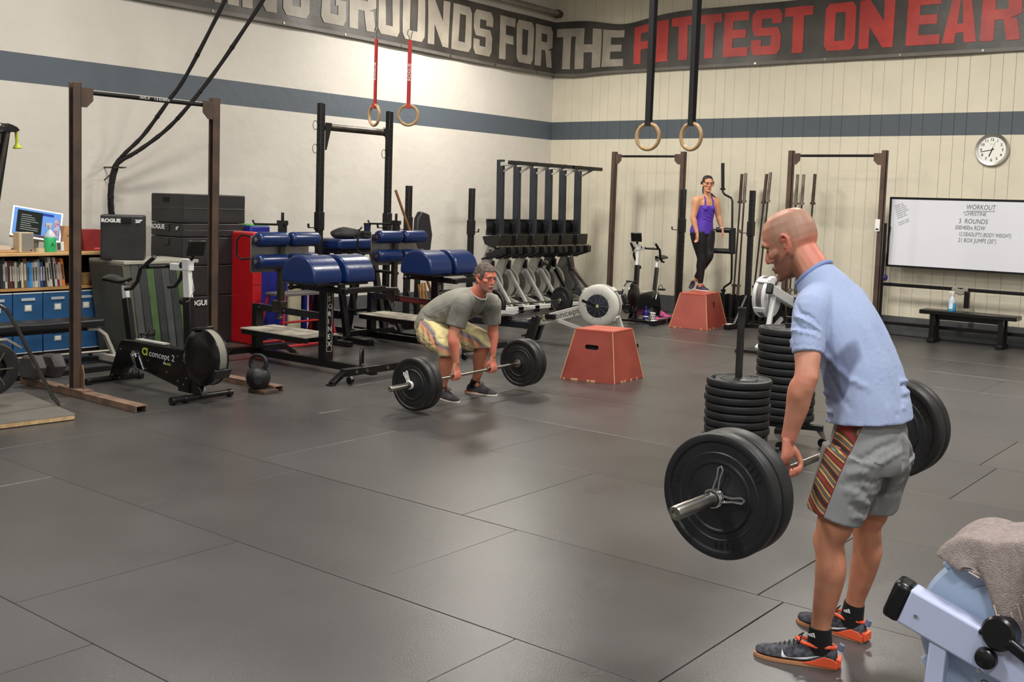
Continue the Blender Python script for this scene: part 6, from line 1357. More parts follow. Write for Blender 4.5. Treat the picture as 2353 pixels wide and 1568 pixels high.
# ---- head: own frame x forward, y left, z up, origin between the ears; about 0.235 high
def head_shape(q, M, female=False, k=1.0):
    rows = [  # z, front, back, half width
        (0.116, 0.012, -0.030, 0.020), (0.110, 0.036, -0.056, 0.040), (0.095, 0.062, -0.079, 0.058), (0.070, 0.083, -0.094, 0.070), (0.040, 0.092, -0.100, 0.0755),
        (0.012, 0.0945, -0.099, 0.0765), (-0.008, 0.085, -0.094, 0.074), (-0.030, 0.084, -0.082, 0.069), (-0.052, 0.086, -0.062, 0.062), (-0.072, 0.087, -0.056, 0.060),
        (-0.090, 0.083, -0.034, 0.055), (-0.106, 0.083, -0.006, 0.046), (-0.118, 0.075, 0.03, 0.028)]
    if female: rows = [(z, f_*0.97, b, w*(0.95 if z > -0.04 else 0.88)) for z, f_, b, w in rows]
    n = 24; rings = []
    for z, f_, b, w in rows:
        c = (f_+b)/2; a = (f_-b)/2; L = []
        for i in range(n):
            th = 2*PI*i/n; cs, sn = math.cos(th), math.sin(th); e = 2.25 if z > -0.03 else 2.0
            x = abs(cs)**(2/e)*(1 if cs > 0 else -1)*a+c; y = abs(sn)**(2/e)*(1 if sn > 0 else -1)*w
            if z < 0.03 and cs > 0: y *= 1-0.22*cs**2
            L.append(q.bm.verts.new(M @ (Vector((x, y, z))*k)))
        rings.append(L)
    for A, Q in zip(rings, rings[1:]):
        for i in range(n): q.bm.faces.new((A[i], A[(i+1) % n], Q[(i+1) % n], Q[i]))
    q.bm.faces.new(rings[0][::-1]); q.bm.faces.new(rings[-1])
    def lf(pts, side=(0, 1, 0), **kw):
        P = [tuple(M @ (Vector(p[:3])*k))+(p[3]*k, p[4]*k) for p in pts]
        loft(q, P, side=(M.to_3x3() @ Vector(side)), **kw)
    g = 0.85 if female else 1.0
    lf([(0.084, 0, 0.010, 0.007, 0.010), (0.093, 0, -0.012, 0.008, 0.011), (0.1005, 0, -0.030, 0.011*g, 0.0115), (0.1005, 0, -0.039, 0.013*g, 0.010)], n=12, sub=3)      # nose
    for s in (-1, 1):
        lf([(0.093, s*0.012, -0.042, 0.007, 0.007), (0.086, s*0.014, -0.040, 0.006, 0.007)], n=8, sub=2)                                                # nostril wings
        lf([(0.090, s*0.012, 0.021, 0.010, 0.008), (0.086, s*0.034, 0.024, 0.010, 0.008), (0.074, s*0.05, 0.014, 0.008, 0.007)], side=(0, 0, 1), n=10, sub=3)  # brow ridge
        lf([(0.070, s*0.045, -0.022, 0.016, 0.012), (0.045, s*0.062, -0.018, 0.012, 0.009)], side=(0, 0, 1), n=10, sub=2)                               # cheekbone
        ear = [(0.010, s*0.074, -0.038, 0.008, 0.005), (0.002, s*0.082, -0.030, 0.010, 0.005), (-0.012, s*0.088, -0.010, 0.008, 0.005), (-0.016, s*0.090, 0.012, 0.007, 0.005), (-0.006, s*0.087, 0.026, 0.007, 0.005), (0.008, s*0.082, 0.022, 0.006, 0.0045), (0.012, s*0.077, 0.006, 0.005, 0.004)]
        lf(ear, side=(0.3, 1, 0), n=10, sub=3)
        lf([(0.0, s*0.076, -0.02, 0.012, 0.006), (-0.004, s*0.080, 0.012, 0.014, 0.005)], side=(1, 0, 0), n=10, sub=2)
    lf([(0.082, -0.022, -0.070, 0.005, 0.006), (0.092, -0.008, -0.067, 0.0065, 0.007), (0.092, 0.008, -0.067, 0.0065, 0.007), (0.082, 0.022, -0.070, 0.005, 0.006)], side=(0, 0, 1), n=10, sub=3)
    lf([(0.081, -0.018, -0.080, 0.005, 0.006), (0.090, 0.0, -0.081, 0.007, 0.007), (0.081, 0.018, -0.080, 0.005, 0.006)], side=(0, 0, 1), n=10, sub=3)
    lf([(0.078, -0.012, -0.106, 0.010, 0.009), (0.084, 0, -0.107, 0.012, 0.010), (0.078, 0.012, -0.106, 0.010, 0.009)], side=(0, 0, 1), n=10, sub=2)    # chin
def head_dents(M, k=1.0):
    out = []; R3 = M.to_3x3()
    def d(c, sg, sh): out.append((tuple(M @ (Vector(c)*k)), sg*k, tuple(R3 @ (Vector(sh)*k))))
    for s in (-1, 1):
        d((0.090, s*0.032, -0.002), 0.014, (-0.010, 0, 0)); d((0.083, s*0.045, -0.058), 0.018, (-0.004, -s*0.003, 0)); d((0.004, s*0.088, -0.002), 0.009, (0, -s*0.008, 0))
    d((0.095, 0, 0.006), 0.010, (-0.004, 0, 0)); d((0.090, 0, -0.075), 0.0055, (-0.004, 0, 0)); d((0.090, 0.014, -0.075), 0.0055, (-0.004, 0, 0)); d((0.090, -0.014, -0.075), 0.0055, (-0.004, 0, 0)); d((0.088, 0, -0.094), 0.009, (-0.004, 0, 0))
    return out
def face_parts(t, M, k=1.0, brow=(60, 44, 36), eye=(70, 50, 38), browz=0.014):
    mm = M; scl = k
    def at(p): return mm @ (Vector(p)*scl)
    for s in (-1, 1):
        q = B(); q.sphere((0, 0, 0), 0.0118*k, 8)
        for v in q.bm.verts: v.co = at((0.0685, s*0.032, -0.004))+v.co
        e = q.done('eye', mat('eye_white', (172, 150, 140), 0.3), t)
        q = B(); q.lathe([(0, 0.0), (0.0072*k, 0.0), (0.005*k, 0.0022*k), (0, 0.003*k)], at((0.0788, s*0.0325, -0.005)), mm.to_3x3() @ Vector((1, 0, 0)), 14); q.done('iris', mat('iris_dark', eye, 0.2), e)
        q = B(); loft(q, [tuple(at((0.0975, s*0.014, browz+0.002)))+(0.0028*k, 0.003*k), tuple(at((0.0950, s*0.030, browz+0.006)))+(0.0032*k, 0.003*k), tuple(at((0.0815, s*0.050, browz+0.002)))+(0.0018*k, 0.0025*k)], side=mm.to_3x3() @ Vector((0, 0, 1)), n=8, sub=3); q.done('eyebrow', mat('brow_%d' % brow[0], brow, 0.8), t)
def hair_cap(t, me_src, M, keep, off, m, k=1.0, rough=0.003, name='hair'):
    """hair: the scalp's own surface lifted by the hair's thickness"""
    bm = bmesh.new(); bm.from_mesh(me_src); inv = M.inverted()
    dele = [f for f in bm.faces if not keep((inv @ f.calc_center_median())/k)]
    bmesh.ops.delete(bm, geom=dele, context='FACES')
    for v in bm.verts: v.co += v.normal*(off+rough*noise.noise(v.co*45)+rough*0.7*noise.noise(v.co*110))
    me = bpy.data.meshes.new(name); bm.to_mesh(me); bm.free(); o = link(name, me, m, t)
    s = o.modifiers.new('s', 'SOLIDIFY'); s.thickness = off*1.6; s.offset = -1
    return o
def grip_hand(q, wrist, grip, axis, back, k=1.0, thumb=1):
    """hand closed on a bar; axis = bar direction, back = the way the back of the hand faces, thumb = side along the axis"""
    wrist, grip, axis, back = Vector(wrist), Vector(grip), Vector(axis).normalized(), Vector(back).normalized()
    up = Vector((0, 0, 1)); up = (up-axis*up.dot(axis)).normalized(); back = (back-axis*back.dot(axis)-up*back.dot(up)).normalized()
    def P(a, b, u): return grip+axis*(a*k)+back*(b*k)+up*(u*k)
    w = wrist; mid = P(0, 0.012, 0.052); kn = P(0, 0.024, 0.024)
    loft(q, [(*w, 0.029*k, 0.021*k), (*((w+mid)/2), 0.036*k, 0.019*k), (*mid, 0.041*k, 0.018*k), (*kn, 0.041*k, 0.014*k)], side=axis, n=16, sub=4, cap=0.5)
    for i, a in enumerate((-0.033, -0.0115, 0.0105, 0.032)):
        a *= thumb; ln = (0.92, 1.0, 1.0, 0.86)[i] if thumb > 0 else (0.86, 1.0, 1.0, 0.92)[i]; r = 0.0098
        loft(q, [(*P(a*0.97, 0.028, 0.022), r*1.1, r*1.1), (*P(a, 0.0285, -0.004), r*1.05, r*1.05), (*P(a, 0.017, -0.0245), r, r), (*P(a, -0.004, -0.027), r*0.97, r*0.97), (*P(a, -0.0235*ln, -0.014), r*0.9, r*0.9), (*P(a, -0.028*ln, 0.006*ln), r*0.8, r*0.8)], side=axis, n=10, sub=3, cap=0.9)
    a = 0.046*thumb
    loft(q, [(*P(a*0.5, 0.0, 0.075), 0.014*k, 0.013*k), (*P(a*0.95, -0.010, 0.045), 0.0145*k, 0.013*k), (*P(a*1.02, -0.022, 0.018), 0.0115*k, 0.011*k), (*P(a*0.98, -0.020, -0.008), 0.0105*k, 0.010*k), (*P(a*0.85, -0.006, -0.023), 0.009*k, 0.009*k)], side=axis, n=12, sub=3, cap=0.9)
def open_hand(q, wrist, down, side, k=0.9, thumbdir=None, curl=0.4):
    """hanging, half-curled hand: down = along the hand, side = across the palm towards the thumb"""
    wrist, down, side = Vector(wrist), Vector(down).normalized(), Vector(side).normalized(); palm = down.cross(side).normalized()
    def P(a, b, c): return wrist+side*(a*k)+down*(b*k)+palm*(c*k)
    loft(q, [(*P(0, -0.01, 0), 0.026*k, 0.019*k), (*P(0, 0.035, 0), 0.038*k, 0.017*k), (*P(0, 0.08, 0.003), 0.041*k, 0.014*k)], side=side, n=14, sub=3, cap=0.4)
    for a, ln in ((0.031, 0.88), (0.011, 1.0), (-0.010, 0.95), (-0.030, 0.78)):
        loft(q, [(*P(a, 0.08, 0.003), 0.0095*k, 0.0095*k), (*P(a*1.02, 0.08+0.038*ln, 0.008), 0.009*k, 0.009*k), (*P(a*1.0, 0.08+0.066*ln, 0.008+0.045*curl), 0.0083*k, 0.0083*k), (*P(a*0.97, 0.08+0.078*ln, 0.012+0.09*curl), 0.007*k, 0.007*k)], side=side, n=10, sub=3, cap=0.9)
    loft(q, [(*P(0.022, 0.015, 0.002), 0.014*k, 0.012*k), (*P(0.042, 0.045, 0.012), 0.0125*k, 0.011*k), (*P(0.050, 0.075, 0.02), 0.0105*k, 0.010*k), (*P(0.050, 0.098, 0.026), 0.0085*k, 0.008*k)], side=side, n=10, sub=3, cap=0.9)
def shoe(t, heel, toe, label=None, up_m=None, sole_m=None, accent=None, sock=None, ankle=None, k=1.0, swoosh=None, rear=True, lift=0.0, pitch=0.0, name='shoe'):
    """trainer from heel to toe; widths follow a real last"""
    heel, toe = Vector(heel), Vector(toe); L_ = (toe-heel).length; ex = (toe-heel).normalized(); ey = Vector((0, 0, 1)).cross(ex).normalized(); ez = ex.cross(ey)
    def P(u, y, z): return heel+ex*(u*L_)+ey*y+ez*z
    sec = [(0.0, 0.026, 0.070), (0.06, 0.033, 0.082), (0.18, 0.036, 0.088), (0.32, 0.036, 0.090), (0.45, 0.040, 0.088), (0.58, 0.045, 0.074), (0.72, 0.0475, 0.058), (0.86, 0.042, 0.050), (0.95, 0.030, 0.044), (1.0, 0.014, 0.036)]
    q = B(); n = 20; rings = []
    for u, w, h in sec:
        Lr = []
        for i in range(n):
            th = PI*i/(n-1); c, s_ = math.cos(th), math.sin(th)
            yy = w*k*abs(c)**0.75*(1 if c > 0 else -1)*(1-0.18*s_**2) ; zz = 0.016+(h*k-0.016)*s_**0.85
            Lr.append(q.bm.verts.new(P(u, yy, zz)))
        rings.append(Lr)
    for A, Q in zip(rings, rings[1:]):
        for i in range(n-1): q.bm.faces.new((A[i], A[i+1], Q[i+1], Q[i]))
    q.bm.faces.new(rings[0]); q.bm.faces.new(rings[-1][::-1])
    for A, Q in zip(rings, rings[1:]): q.bm.faces.new((A[0], Q[0], Q[-1], A[-1]))
    up = q.done(name, up_m, t)
    o = up.modifiers.new('sub', 'SUBSURF'); o.levels = 1; o.render_levels = 2
    bpy.context.view_layer.update()
    # sole
    q = B(); out = []; N2 = 40
    def wid(u):
        for (u0, w0, _), (u1, w1, _) in zip(sec, sec[1:]):
            if u0 <= u <= u1: return w0+(w1-w0)*(u-u0)/(u1-u0)
        return sec[-1][1]
    us = [0.5-0.5*math.cos(PI*i/20) for i in range(21)]
    poly = [(u*L_*1.03-0.015*L_, (wid(u)+0.005)*k*(0.9 if 0.02 < u < 0.97 else 0.65)) for u in us]+[(u*L_*1.03-0.015*L_, -(wid(u)+0.005)*k*(0.9 if 0.02 < u < 0.97 else 0.65)) for u in reversed(us)]
    q.prism(poly, heel+ez*0.0, ex, ey, ez*0.014); sl = q.done('sole', sole_m, up, bevel=0.003)
    q.bm = None
    if accent:
        q = B()
        for s in (-1, 1):
            q.prism([(-0.01*L_, 0.008), (0.44*L_, 0.012), (0.30*L_, 0.026), (0.16*L_, 0.050), (0.05*L_, 0.046), (-0.01*L_, 0.034)], heel+ey*(s*(0.0355*k)), ex, ez, ey*(s*0.005))
        q.box(heel+ez*0.027-ex*0.004, (0.02, 0.056, 0.034), rot=Matrix((ex, ey, ez)).transposed()); q.done('heel_guard', accent, up, bevel=0.003)
        q = B(); q.tube([P(0.02, 0, 0.079*k), P(0.10, 0.024, 0.086*k), P(0.25, 0.030, 0.082*k), P(0.42, 0.026, 0.090*k), P(0.50, 0, 0.096*k), P(0.42, -0.026, 0.090*k), P(0.25, -0.030, 0.082*k), P(0.10, -0.024, 0.086*k)], 0.0075*k, 8, closed=True); q.done('collar', accent, up)
        q = B(); q.lathe([(0, 0), (0.014, 0.004), (0.011, 0.03), (0, 0.034)], P(-0.01, 0, 0.07*k), -ex*0.4+ez, 12); q.done('pull_tab', mat('tab_grey', (110, 116, 140), 0.6), up)
    q = B()
    for i in range(6):
        u = 0.47+i*0.055; zz = (0.092-i*0.0075)*k
        q.tube([P(u, 0.022, zz-0.012), P(u+0.01, 0.008, zz+0.001), P(u+0.012, -0.008, zz+0.001), P(u, -0.022, zz-0.012)], 0.0028, 6)
    q.tube([P(0.46, 0.005, 0.095*k), P(0.44, 0.035, 0.105*k), P(0.50, 0.045, 0.085*k), P(0.49, 0.01, 0.092*k)], 0.0028, 6); q.tube([P(0.46, -0.005, 0.095*k), P(0.43, -0.03, 0.11*k), P(0.49, -0.045, 0.088*k)], 0.0028, 6)
    q.done('laces', mat('lace_black', (18, 18, 20), 0.7), up)
    if sock:
        a = Vector(ankle); b0 = P(0.22, 0, 0.05); q = B(); loft(q, [(*b0, 0.034*k, 0.052*k), (*(b0.lerp(a, 0.45)), 0.037*k, 0.048*k), (*a, 0.0375*k, 0.043*k)], side=ey, n=20, sub=4, cap=0.0, cap0=0.2); q.done('sock', sock, t)
    if swoosh:
        bpy.context.view_layer.update(); bvh = BVHTree.FromObject(up, bpy.context.evaluated_depsgraph_get())
        off = up.location if up.parent in WORLD else Vector((0, 0, 0))
        lo = [(0.55, 0.033), (0.52, 0.022), (0.55, 0.015), (0.62, 0.014), (0.48, 0.018), (0.36, 0.026), (0.20, 0.050)]
        top = [(0.66, 0.052), (0.635, 0.040), (0.635, 0.030), (0.60, 0.0255), (0.52, 0.026), (0.36, 0.036), (0.20, 0.050)]
        lo = [(0.66, 0.052), (0.665, 0.036), (0.655, 0.025), (0.61, 0.017), (0.52, 0.018), (0.36, 0.030), (0.20, 0.050)]
        top = [(0.66, 0.052), (0.64, 0.042), (0.625, 0.034), (0.59, 0.029), (0.52, 0.029), (0.36, 0.038), (0.20, 0.050)]
        q = B(); rows = []
        for s_ in range(25):
            f_ = s_/24*6; i = min(5, int(f_)); fr_ = f_-i
            rw = []
            for j in range(4):
                g_ = j/3; u = (top[i][0]+(top[i+1][0]-top[i][0])*fr_)*(1-g_)+(lo[i][0]+(lo[i+1][0]-lo[i][0])*fr_)*g_; z = (top[i][1]+(top[i+1][1]-top[i][1])*fr_)*(1-g_)+(lo[i][1]+(lo[i+1][1]-lo[i][1])*fr_)*g_
                org = P(u, swoosh*0.2, z*k); h = bvh.ray_cast(org, -ey*swoosh)
                rw.append(q.bm.verts.new((h[0]+ey*swoosh*0.0012) if h[0] else P(u, swoosh*0.05, z)))
            rows.append(rw)
        for A, Q in zip(rows, rows[1:]):
            for j in range(3):
                try: q.bm.faces.new((A[j], A[j+1], Q[j+1], Q[j]))
                except ValueError: pass
        q.done('side_emblem', inkwhite, up)
    return up
SK = lin((196, 138, 108)); SKR = lin((206, 118, 96)); SKD = lin((166, 108, 82)); SKL = lin((214, 160, 128))

# ---------------------------------------------------------------- the bald man in blue (near)
def person_frame(M0, u, flip):
    """origin on the floor under the bar's middle, x forward"""
    uu = Vector((u.x, u.y, 0)).normalized(); fw = Vector((-uu.y, uu.x, 0)) if not flip else Vector((uu.y, -uu.x, 0)); return fw, math.atan2(fw.y, fw.x)
fw, rz = person_frame(M1, U1, False)
man = thing('person', 'bald man in a light blue T-shirt lifting the nearest barbell, seen from behind', 'person', (M1.x, M1.y, 0), rz)
# frame: y is his left (towards the camera)
zb = lambda y: M1.z - U1.z*y     # bar height along his left
HM = Matrix.Translation((0.190, 0.0, 1.668)) @ Matrix.Rotation(0.20, 4, 'Z') @ Matrix.Rotation(0.42, 4, 'Y')
KM = 1.17
q = B()
head_shape(q, HM, k=KM)
loft(q, [(0.03, 0, 1.485, 0.085, 0.075), (0.080, 0, 1.545, 0.073, 0.072), (0.125, 0, 1.60, 0.070, 0.074), (0.165, 0, 1.645, 0.066, 0.076)], n=20)   # neck
loft(q, [(-0.19, 0, 0.93, 0.14, 0.10), (-0.175, 0, 1.05, 0.135, 0.095), (-0.14, 0, 1.19, 0.145, 0.098), (-0.08, 0, 1.31, 0.155, 0.100), (-0.018, 0, 1.41, 0.145, 0.085), (0.035, 0, 1.49, 0.08, 0.062)], n=24)
for s in (1, -1):
    # shoulder, arm
    wr = Vector((0.012, 0.288*s, zb(0.288*s)+0.115)); el = Vector((-0.048, 0.292*s, 1.165)); sh = Vector((-0.004, 0.180*s, 1.415))
    loft(q, [(0.0, 0.06*s, 1.45, 0.055, 0.055), (*sh, 0.056, 0.056), (*(sh.lerp(el, 0.3)+Vector((0.006, 0.01*s, 0))), 0.052, 0.054), (*sh.lerp(el, 0.65), 0.046, 0.050), (*el, 0.042, 0.045), (*(el.lerp(wr, 0.22)+Vector((0.004, 0.004*s, 0))), 0.046, 0.050), (*el.lerp(wr, 0.5), 0.038, 0.044), (*el.lerp(wr, 0.82), 0.026, 0.034), (*wr, 0.023, 0.031)], side=(0, 1, 0), n=18, sub=4, cap=0.4)
    grip_hand(q, wr, (0.0, 0.288*s, zb(0.288*s)), (0, 1, -U1.z), (1, 0, 0), k=1.0, thumb=-s)
    # leg
    if s > 0: hip, kn, an, to = Vector((-0.175, 0.10, 0.88)), Vector((-0.115, 0.135, 0.50)), Vector((-0.098, 0.145, 0.125)), Vector((0.10, 0.215, 0.035))
    else: hip, kn, an, to = Vector((-0.20, -0.10, 0.88)), Vector((-0.135, -0.175, 0.50)), Vector((-0.080, -0.212, 0.125)), Vector((0.15, -0.226, 0.035))
    loft(q, [(*hip, 0.075, 0.09), (*hip.lerp(kn, 0.4), 0.070, 0.082), (*hip.lerp(kn, 0.78), 0.062, 0.073), (*(kn+Vector((0.004, 0, 0.01))), 0.055, 0.062), (*(kn.lerp(an, 0.12)+Vector((-0.004, 0, 0))), 0.054, 0.058), (*(kn.lerp(an, 0.30)+Vector((-0.014, 0, 0))), 0.055, 0.060), (*(kn.lerp(an, 0.6)+Vector((-0.008, 0, 0))), 0.046, 0.050), (*kn.lerp(an, 0.85), 0.034, 0.039), (*an, 0.032, 0.038), (*(an+Vector((0, 0, -0.06))), 0.026, 0.034)], side=(0, 1, 0), n=20, sub=4, cap=0.3)
body = weld(q, 0.0042, 3)
bumps = head_dents(HM, KM)
for s in (1, -1):
    bumps += [((-0.085, 0.30*s, 1.172), 0.022, (-0.008, 0, 0)), ((-0.03, 0.335*s, 1.10), 0.03, (0, 0.004*s, 0)), ((-0.065, 0.28*s, 1.25), 0.03, (-0.006, 0, 0)), ((0.01, 0.285*s, 1.27), 0.04, (0.007, 0, 0))]
    kx = (-0.115, 0.135) if s > 0 else (-0.135, -0.175)
    bumps += [((kx[0]+0.058, kx[1], 0.505), 0.03, (0.007, 0, 0)), ((kx[0]-0.06, kx[1], 0.50), 0.025, (0.008, 0, 0)), ((kx[0]-0.07, kx[1]+0.03, 0.385), 0.035, (-0.004, 0.002, 0)), ((kx[0]-0.02, kx[1]+0.045*s, 0.14), 0.014, (0, 0.006*s, 0))]
sculpt(body, bumps, rnd=(22, 0.0012))
hinv = HM.inverted()
def skin1(co):
    h = (hinv @ co)/KM; c = SK
    n = noise.noise(co*14)
    c = mixc(c, SKR, 0.25+0.5*n)
    if co.z > 1.42:
        if h.z < -0.02 and h.x > -0.02 and h.x > -h.z*0.1-0.03: c = mixc(c, lin((96, 64, 48)), min(0.75, max(0, (-0.030-h.z)/0.03))*(1 if h.x > 0.0 else max(0, 1+h.x/0.03)))          # beard shadow
        if h.z > -0.04 and h.x < 0.066-max(0, h.z-0.05)*0.9 and not (abs(h.y) > 0.079 and -0.03 < h.x < 0.02): c = mixc(c, lin((132, 112, 92)), 0.62*max(0, min(1, (h.z+0.04)/0.05))*max(0, min(1, (0.066-h.x)/0.04))*(1-max(0, min(1, (h.z-0.085)/0.03))*0.6))  # shaved scalp
        if h.z < 0.01 and h.x < -0.03: c = mixc(c, lin((200, 104, 80)), 0.6*min(1, max(0, (0.01-h.z)/0.04))*min(1, max(0, (-h.x-0.03)/0.04)))
        if abs(h.y) > 0.078: c = mixc(c, lin((206, 104, 90)), 0.6)
        if h.x > 0.096 and -0.05 < h.z < -0.02: c = mixc(c, lin((190, 96, 80)), 0.5)
    elif co.z > 0.75 and co.z < 0.95 and abs(co.y) > 0.24: c = mixc(c, lin((214, 132, 110)), 0.6)
    elif co.z < 0.62: c = mixc(c, lin((188, 126, 92)), 0.6); c = mixc(c, lin((128, 82, 60)), max(0, 0.35*noise.noise(Vector((co.x*30, co.y*30, co.z*9)))))
    return c
paint(body, skin1)
link('body', body, skin_m, man)
face_parts(man, HM, k=KM, brow=(84, 60, 46))
# T-shirt
q = B()
loft(q, [(-0.186, 0, 0.985, 0.192, 0.156), (-0.178, 0, 1.05, 0.186, 0.146), (-0.148, 0, 1.17, 0.184, 0.132), (-0.090, 0, 1.30, 0.190, 0.124), (-0.030, 0, 1.40, 0.188, 0.112), (0.016, 0, 1.465, 0.156, 0.098), (0.062, 0, 1.515, 0.100, 0.090), (0.082, 0, 1.537, 0.090, 0.086)], n=28, sub=5, cap=0.0, sq=2.2)
for s in (1, -1):
    el = Vector((-0.048, 0.292*s, 1.165)); sh = Vector((-0.004, 0.176*s, 1.42)); e2 = sh.lerp(el, 0.66)
    loft(q, [(0.005, 0.07*s, 1.465, 0.070, 0.072), (*sh, 0.074, 0.074), (*(sh.lerp(el, 0.38)+Vector((0.002, 0.006*s, 0))), 0.065, 0.066), (*(e2+Vector((0.0, 0.0, 0))), 0.061, 0.060)], side=(0, 1, 0), n=20, sub=5, cap=0.0)
shirt = weld(q, 0.0055, 3)
V_ = Vector
folds = []
for k in range(6):   # folds fanning off the armpit over the sleeve
    folds.append((V_((-0.07+0.010*k, 0.24, 1.36-0.016*k)), V_((0.045, 0.26, 1.44-0.030*k)), 0.0065, 0.0075*(1 if k % 2 else -0.8)))
for k in range(6):   # long drape lines on the back
    y = 0.12-0.055*k; folds.append((V_((-0.16-0.01*abs(k-2), y, 1.36-0.02*k)), V_((-0.27, y-0.02, 1.08+0.015*k)), 0.015, 0.0065*(1 if k % 2 else -1)))
for k in range(6):   # bunching above the waistband
    folds.append((V_((-0.05, 0.17-0.0*k, 1.00+0.016*k)), V_((-0.30, 0.06-0.05*k, 1.03+0.022*k)), 0.010, 0.009*(1 if k % 2 else -0.8)))
folds += [(V_((-0.02, 0.185, 1.30)), V_((-0.22, 0.13, 1.12)), 0.012, 0.008), (V_((-0.02, 0.19, 1.22)), V_((-0.18, 0.17, 1.06)), 0.012, -0.006), (V_((0.03, 0.14, 1.20)), V_((-0.05, 0.17, 1.02)), 0.014, 0.008)]
for s in (1, -1):
    el = Vector((-0.048, 0.292*s, 1.165)); sh = Vector((-0.004, 0.176*s, 1.42)); e2 = sh.lerp(el, 0.61)
    ax_ = (el-sh).normalized(); e1_ = ax_.orthogonal().normalized(); e2_ = ax_.cross(e1_)
    ringp = [e2+e1_*(0.062*math.cos(a))+e2_*(0.062*math.sin(a)) for a in [i*2*PI/10 for i in range(11)]]
    folds += [(a_, b_, 0.004, -0.002) for a_, b_ in zip(ringp, ringp[1:])]
sculpt(shirt, folds=folds, rnd=(9, 0.004))
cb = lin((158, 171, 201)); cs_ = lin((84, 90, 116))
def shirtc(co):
    # sweat patch on the flank, shade beneath the arm painted in with it
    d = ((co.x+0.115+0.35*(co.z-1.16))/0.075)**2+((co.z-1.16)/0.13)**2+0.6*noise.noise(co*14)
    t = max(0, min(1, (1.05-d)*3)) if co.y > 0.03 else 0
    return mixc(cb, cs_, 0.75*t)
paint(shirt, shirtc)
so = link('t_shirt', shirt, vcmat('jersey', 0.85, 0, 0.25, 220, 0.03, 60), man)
q = B(); ringc = [(0.062+0.0, 0.0)]
nk = Matrix.Translation((0.084, 0, 1.540)) @ Matrix.Rotation(0.78, 4, 'Y')
q.tube([nk @ Vector((0.083*math.cos(a), 0.087*math.sin(a), 0.0)) for a in [i*2*PI/32 for i in range(32)]], 0.009, 8, closed=True); q.done('collar', mat('collar_blue', (130, 144, 186), 0.85), so)
# shorts
q = B()
loft(q, [(-0.182, 0, 1.03, 0.142, 0.108), (-0.190, 0, 0.95, 0.160, 0.130), (-0.190, 0, 0.86, 0.180, 0.150), (-0.185, 0, 0.80, 0.17, 0.140)], n=28, sub=5, cap=0.0, cap0=0.0, sq=2.3)
hems = {}
for s in (1, -1):
    if s > 0: top_, bot = V_((-0.178, 0.092, 0.86)), V_((-0.118, 0.125, 0.605))
    else: top_, bot = V_((-0.20, -0.092, 0.86)), V_((-0.150, -0.150, 0.615))
    loft(q, [(*top_, 0.105, 0.135), (*top_.lerp(bot, 0.5), 0.103, 0.118), (*bot, 0.102, 0.110)], side=(0, 1, 0), n=24, sub=6, cap=0.0, sq=2.2); hems[s] = bot
shorts = weld(q, 0.0055, 3)
folds = []
for k in range(7): folds.append((V_((-0.30, 0.05-0.03*k, 0.93-0.035*k)), V_((-0.20+0.01*k, 0.20-0.02*k, 0.83-0.035*k)), 0.012, 0.008*(1 if k % 2 else -0.9)))
for k in range(5): folds.append((V_((-0.33, -0.02-0.02*k, 0.97-0.05*k)), V_((-0.28, -0.14, 0.86-0.045*k)), 0.012, 0.008*(1 if k % 2 else -0.9)))
for k in range(4): folds.append((V_((-0.22, 0.19, 0.76-0.04*k)), V_((-0.26, 0.10, 0.70-0.03*k)), 0.012, 0.006*(1 if k % 2 else -1)))
folds += [(V_((-0.29, 0.0, 0.90)), V_((-0.24, -0.01, 0.62)), 0.02, -0.02)]
sculpt(shorts, folds=folds, rnd=(12, 0.004))
# woven shorts: grey with a swirled panel down the outer seam
sm = bpy.data.materials.new('board_shorts'); sm.use_nodes = True; nt = sm.node_tree; N = nt.nodes.new; L = nt.links.new; b = nt.nodes['Principled BSDF']; b.inputs['Roughness'].default_value = 0.8
tc = N('ShaderNodeTexCoord'); sp = N('ShaderNodeSeparateXYZ'); L(tc.outputs['Object'], sp.inputs[0])
def math_(op, a, b2=None, c=None):
    n_ = N('ShaderNodeMath'); n_.operation = op
    for i, v_ in enumerate((a, b2, c)):
        if v_ is None: continue
        if isinstance(v_, (int, float)): n_.inputs[i].default_value = v_
        else: L(v_, n_.inputs[i])
    return n_.outputs[0]
# centre line of the panel leans with the thigh
cx_ = math_('MULTIPLY_ADD', sp.outputs[2], -0.28, 0.105)         # x of the panel centre at height z
dx_ = math_('SUBTRACT', sp.outputs[0], cx_)
inpan = math_('MULTIPLY', math_('LESS_THAN', math_('ABSOLUTE', dx_), 0.048), math_('GREATER_THAN', math_('ABSOLUTE', sp.outputs[1]), 0.10))
edge = math_('MULTIPLY', math_('LESS_THAN', math_('ABSOLUTE', dx_), 0.0515), math_('GREATER_THAN', math_('ABSOLUTE', sp.outputs[1]), 0.10))
mpn = N('ShaderNodeMapping'); mpn.inputs['Scale'].default_value = (3.4, 1, 2.6); mpn.inputs['Rotation'].default_value = (0, 0.35, 0); mpn.inputs['Location'].default_value = (0.7, 0, -2.6); L(tc.outputs['Object'], mpn.inputs[0])
wv = N('ShaderNodeTexWave'); wv.wave_type = 'RINGS'; wv.inputs['Scale'].default_value = 1.1; wv.inputs['Distortion'].default_value = 7.5; wv.inputs['Detail'].default_value = 2; wv.inputs['Detail Scale'].default_value = 0.7; L(mpn.outputs[0], wv.inputs['Vector'])
rp_ = N('ShaderNodeValToRGB'); cr_ = rp_.color_ramp; cr_.interpolation = 'LINEAR'
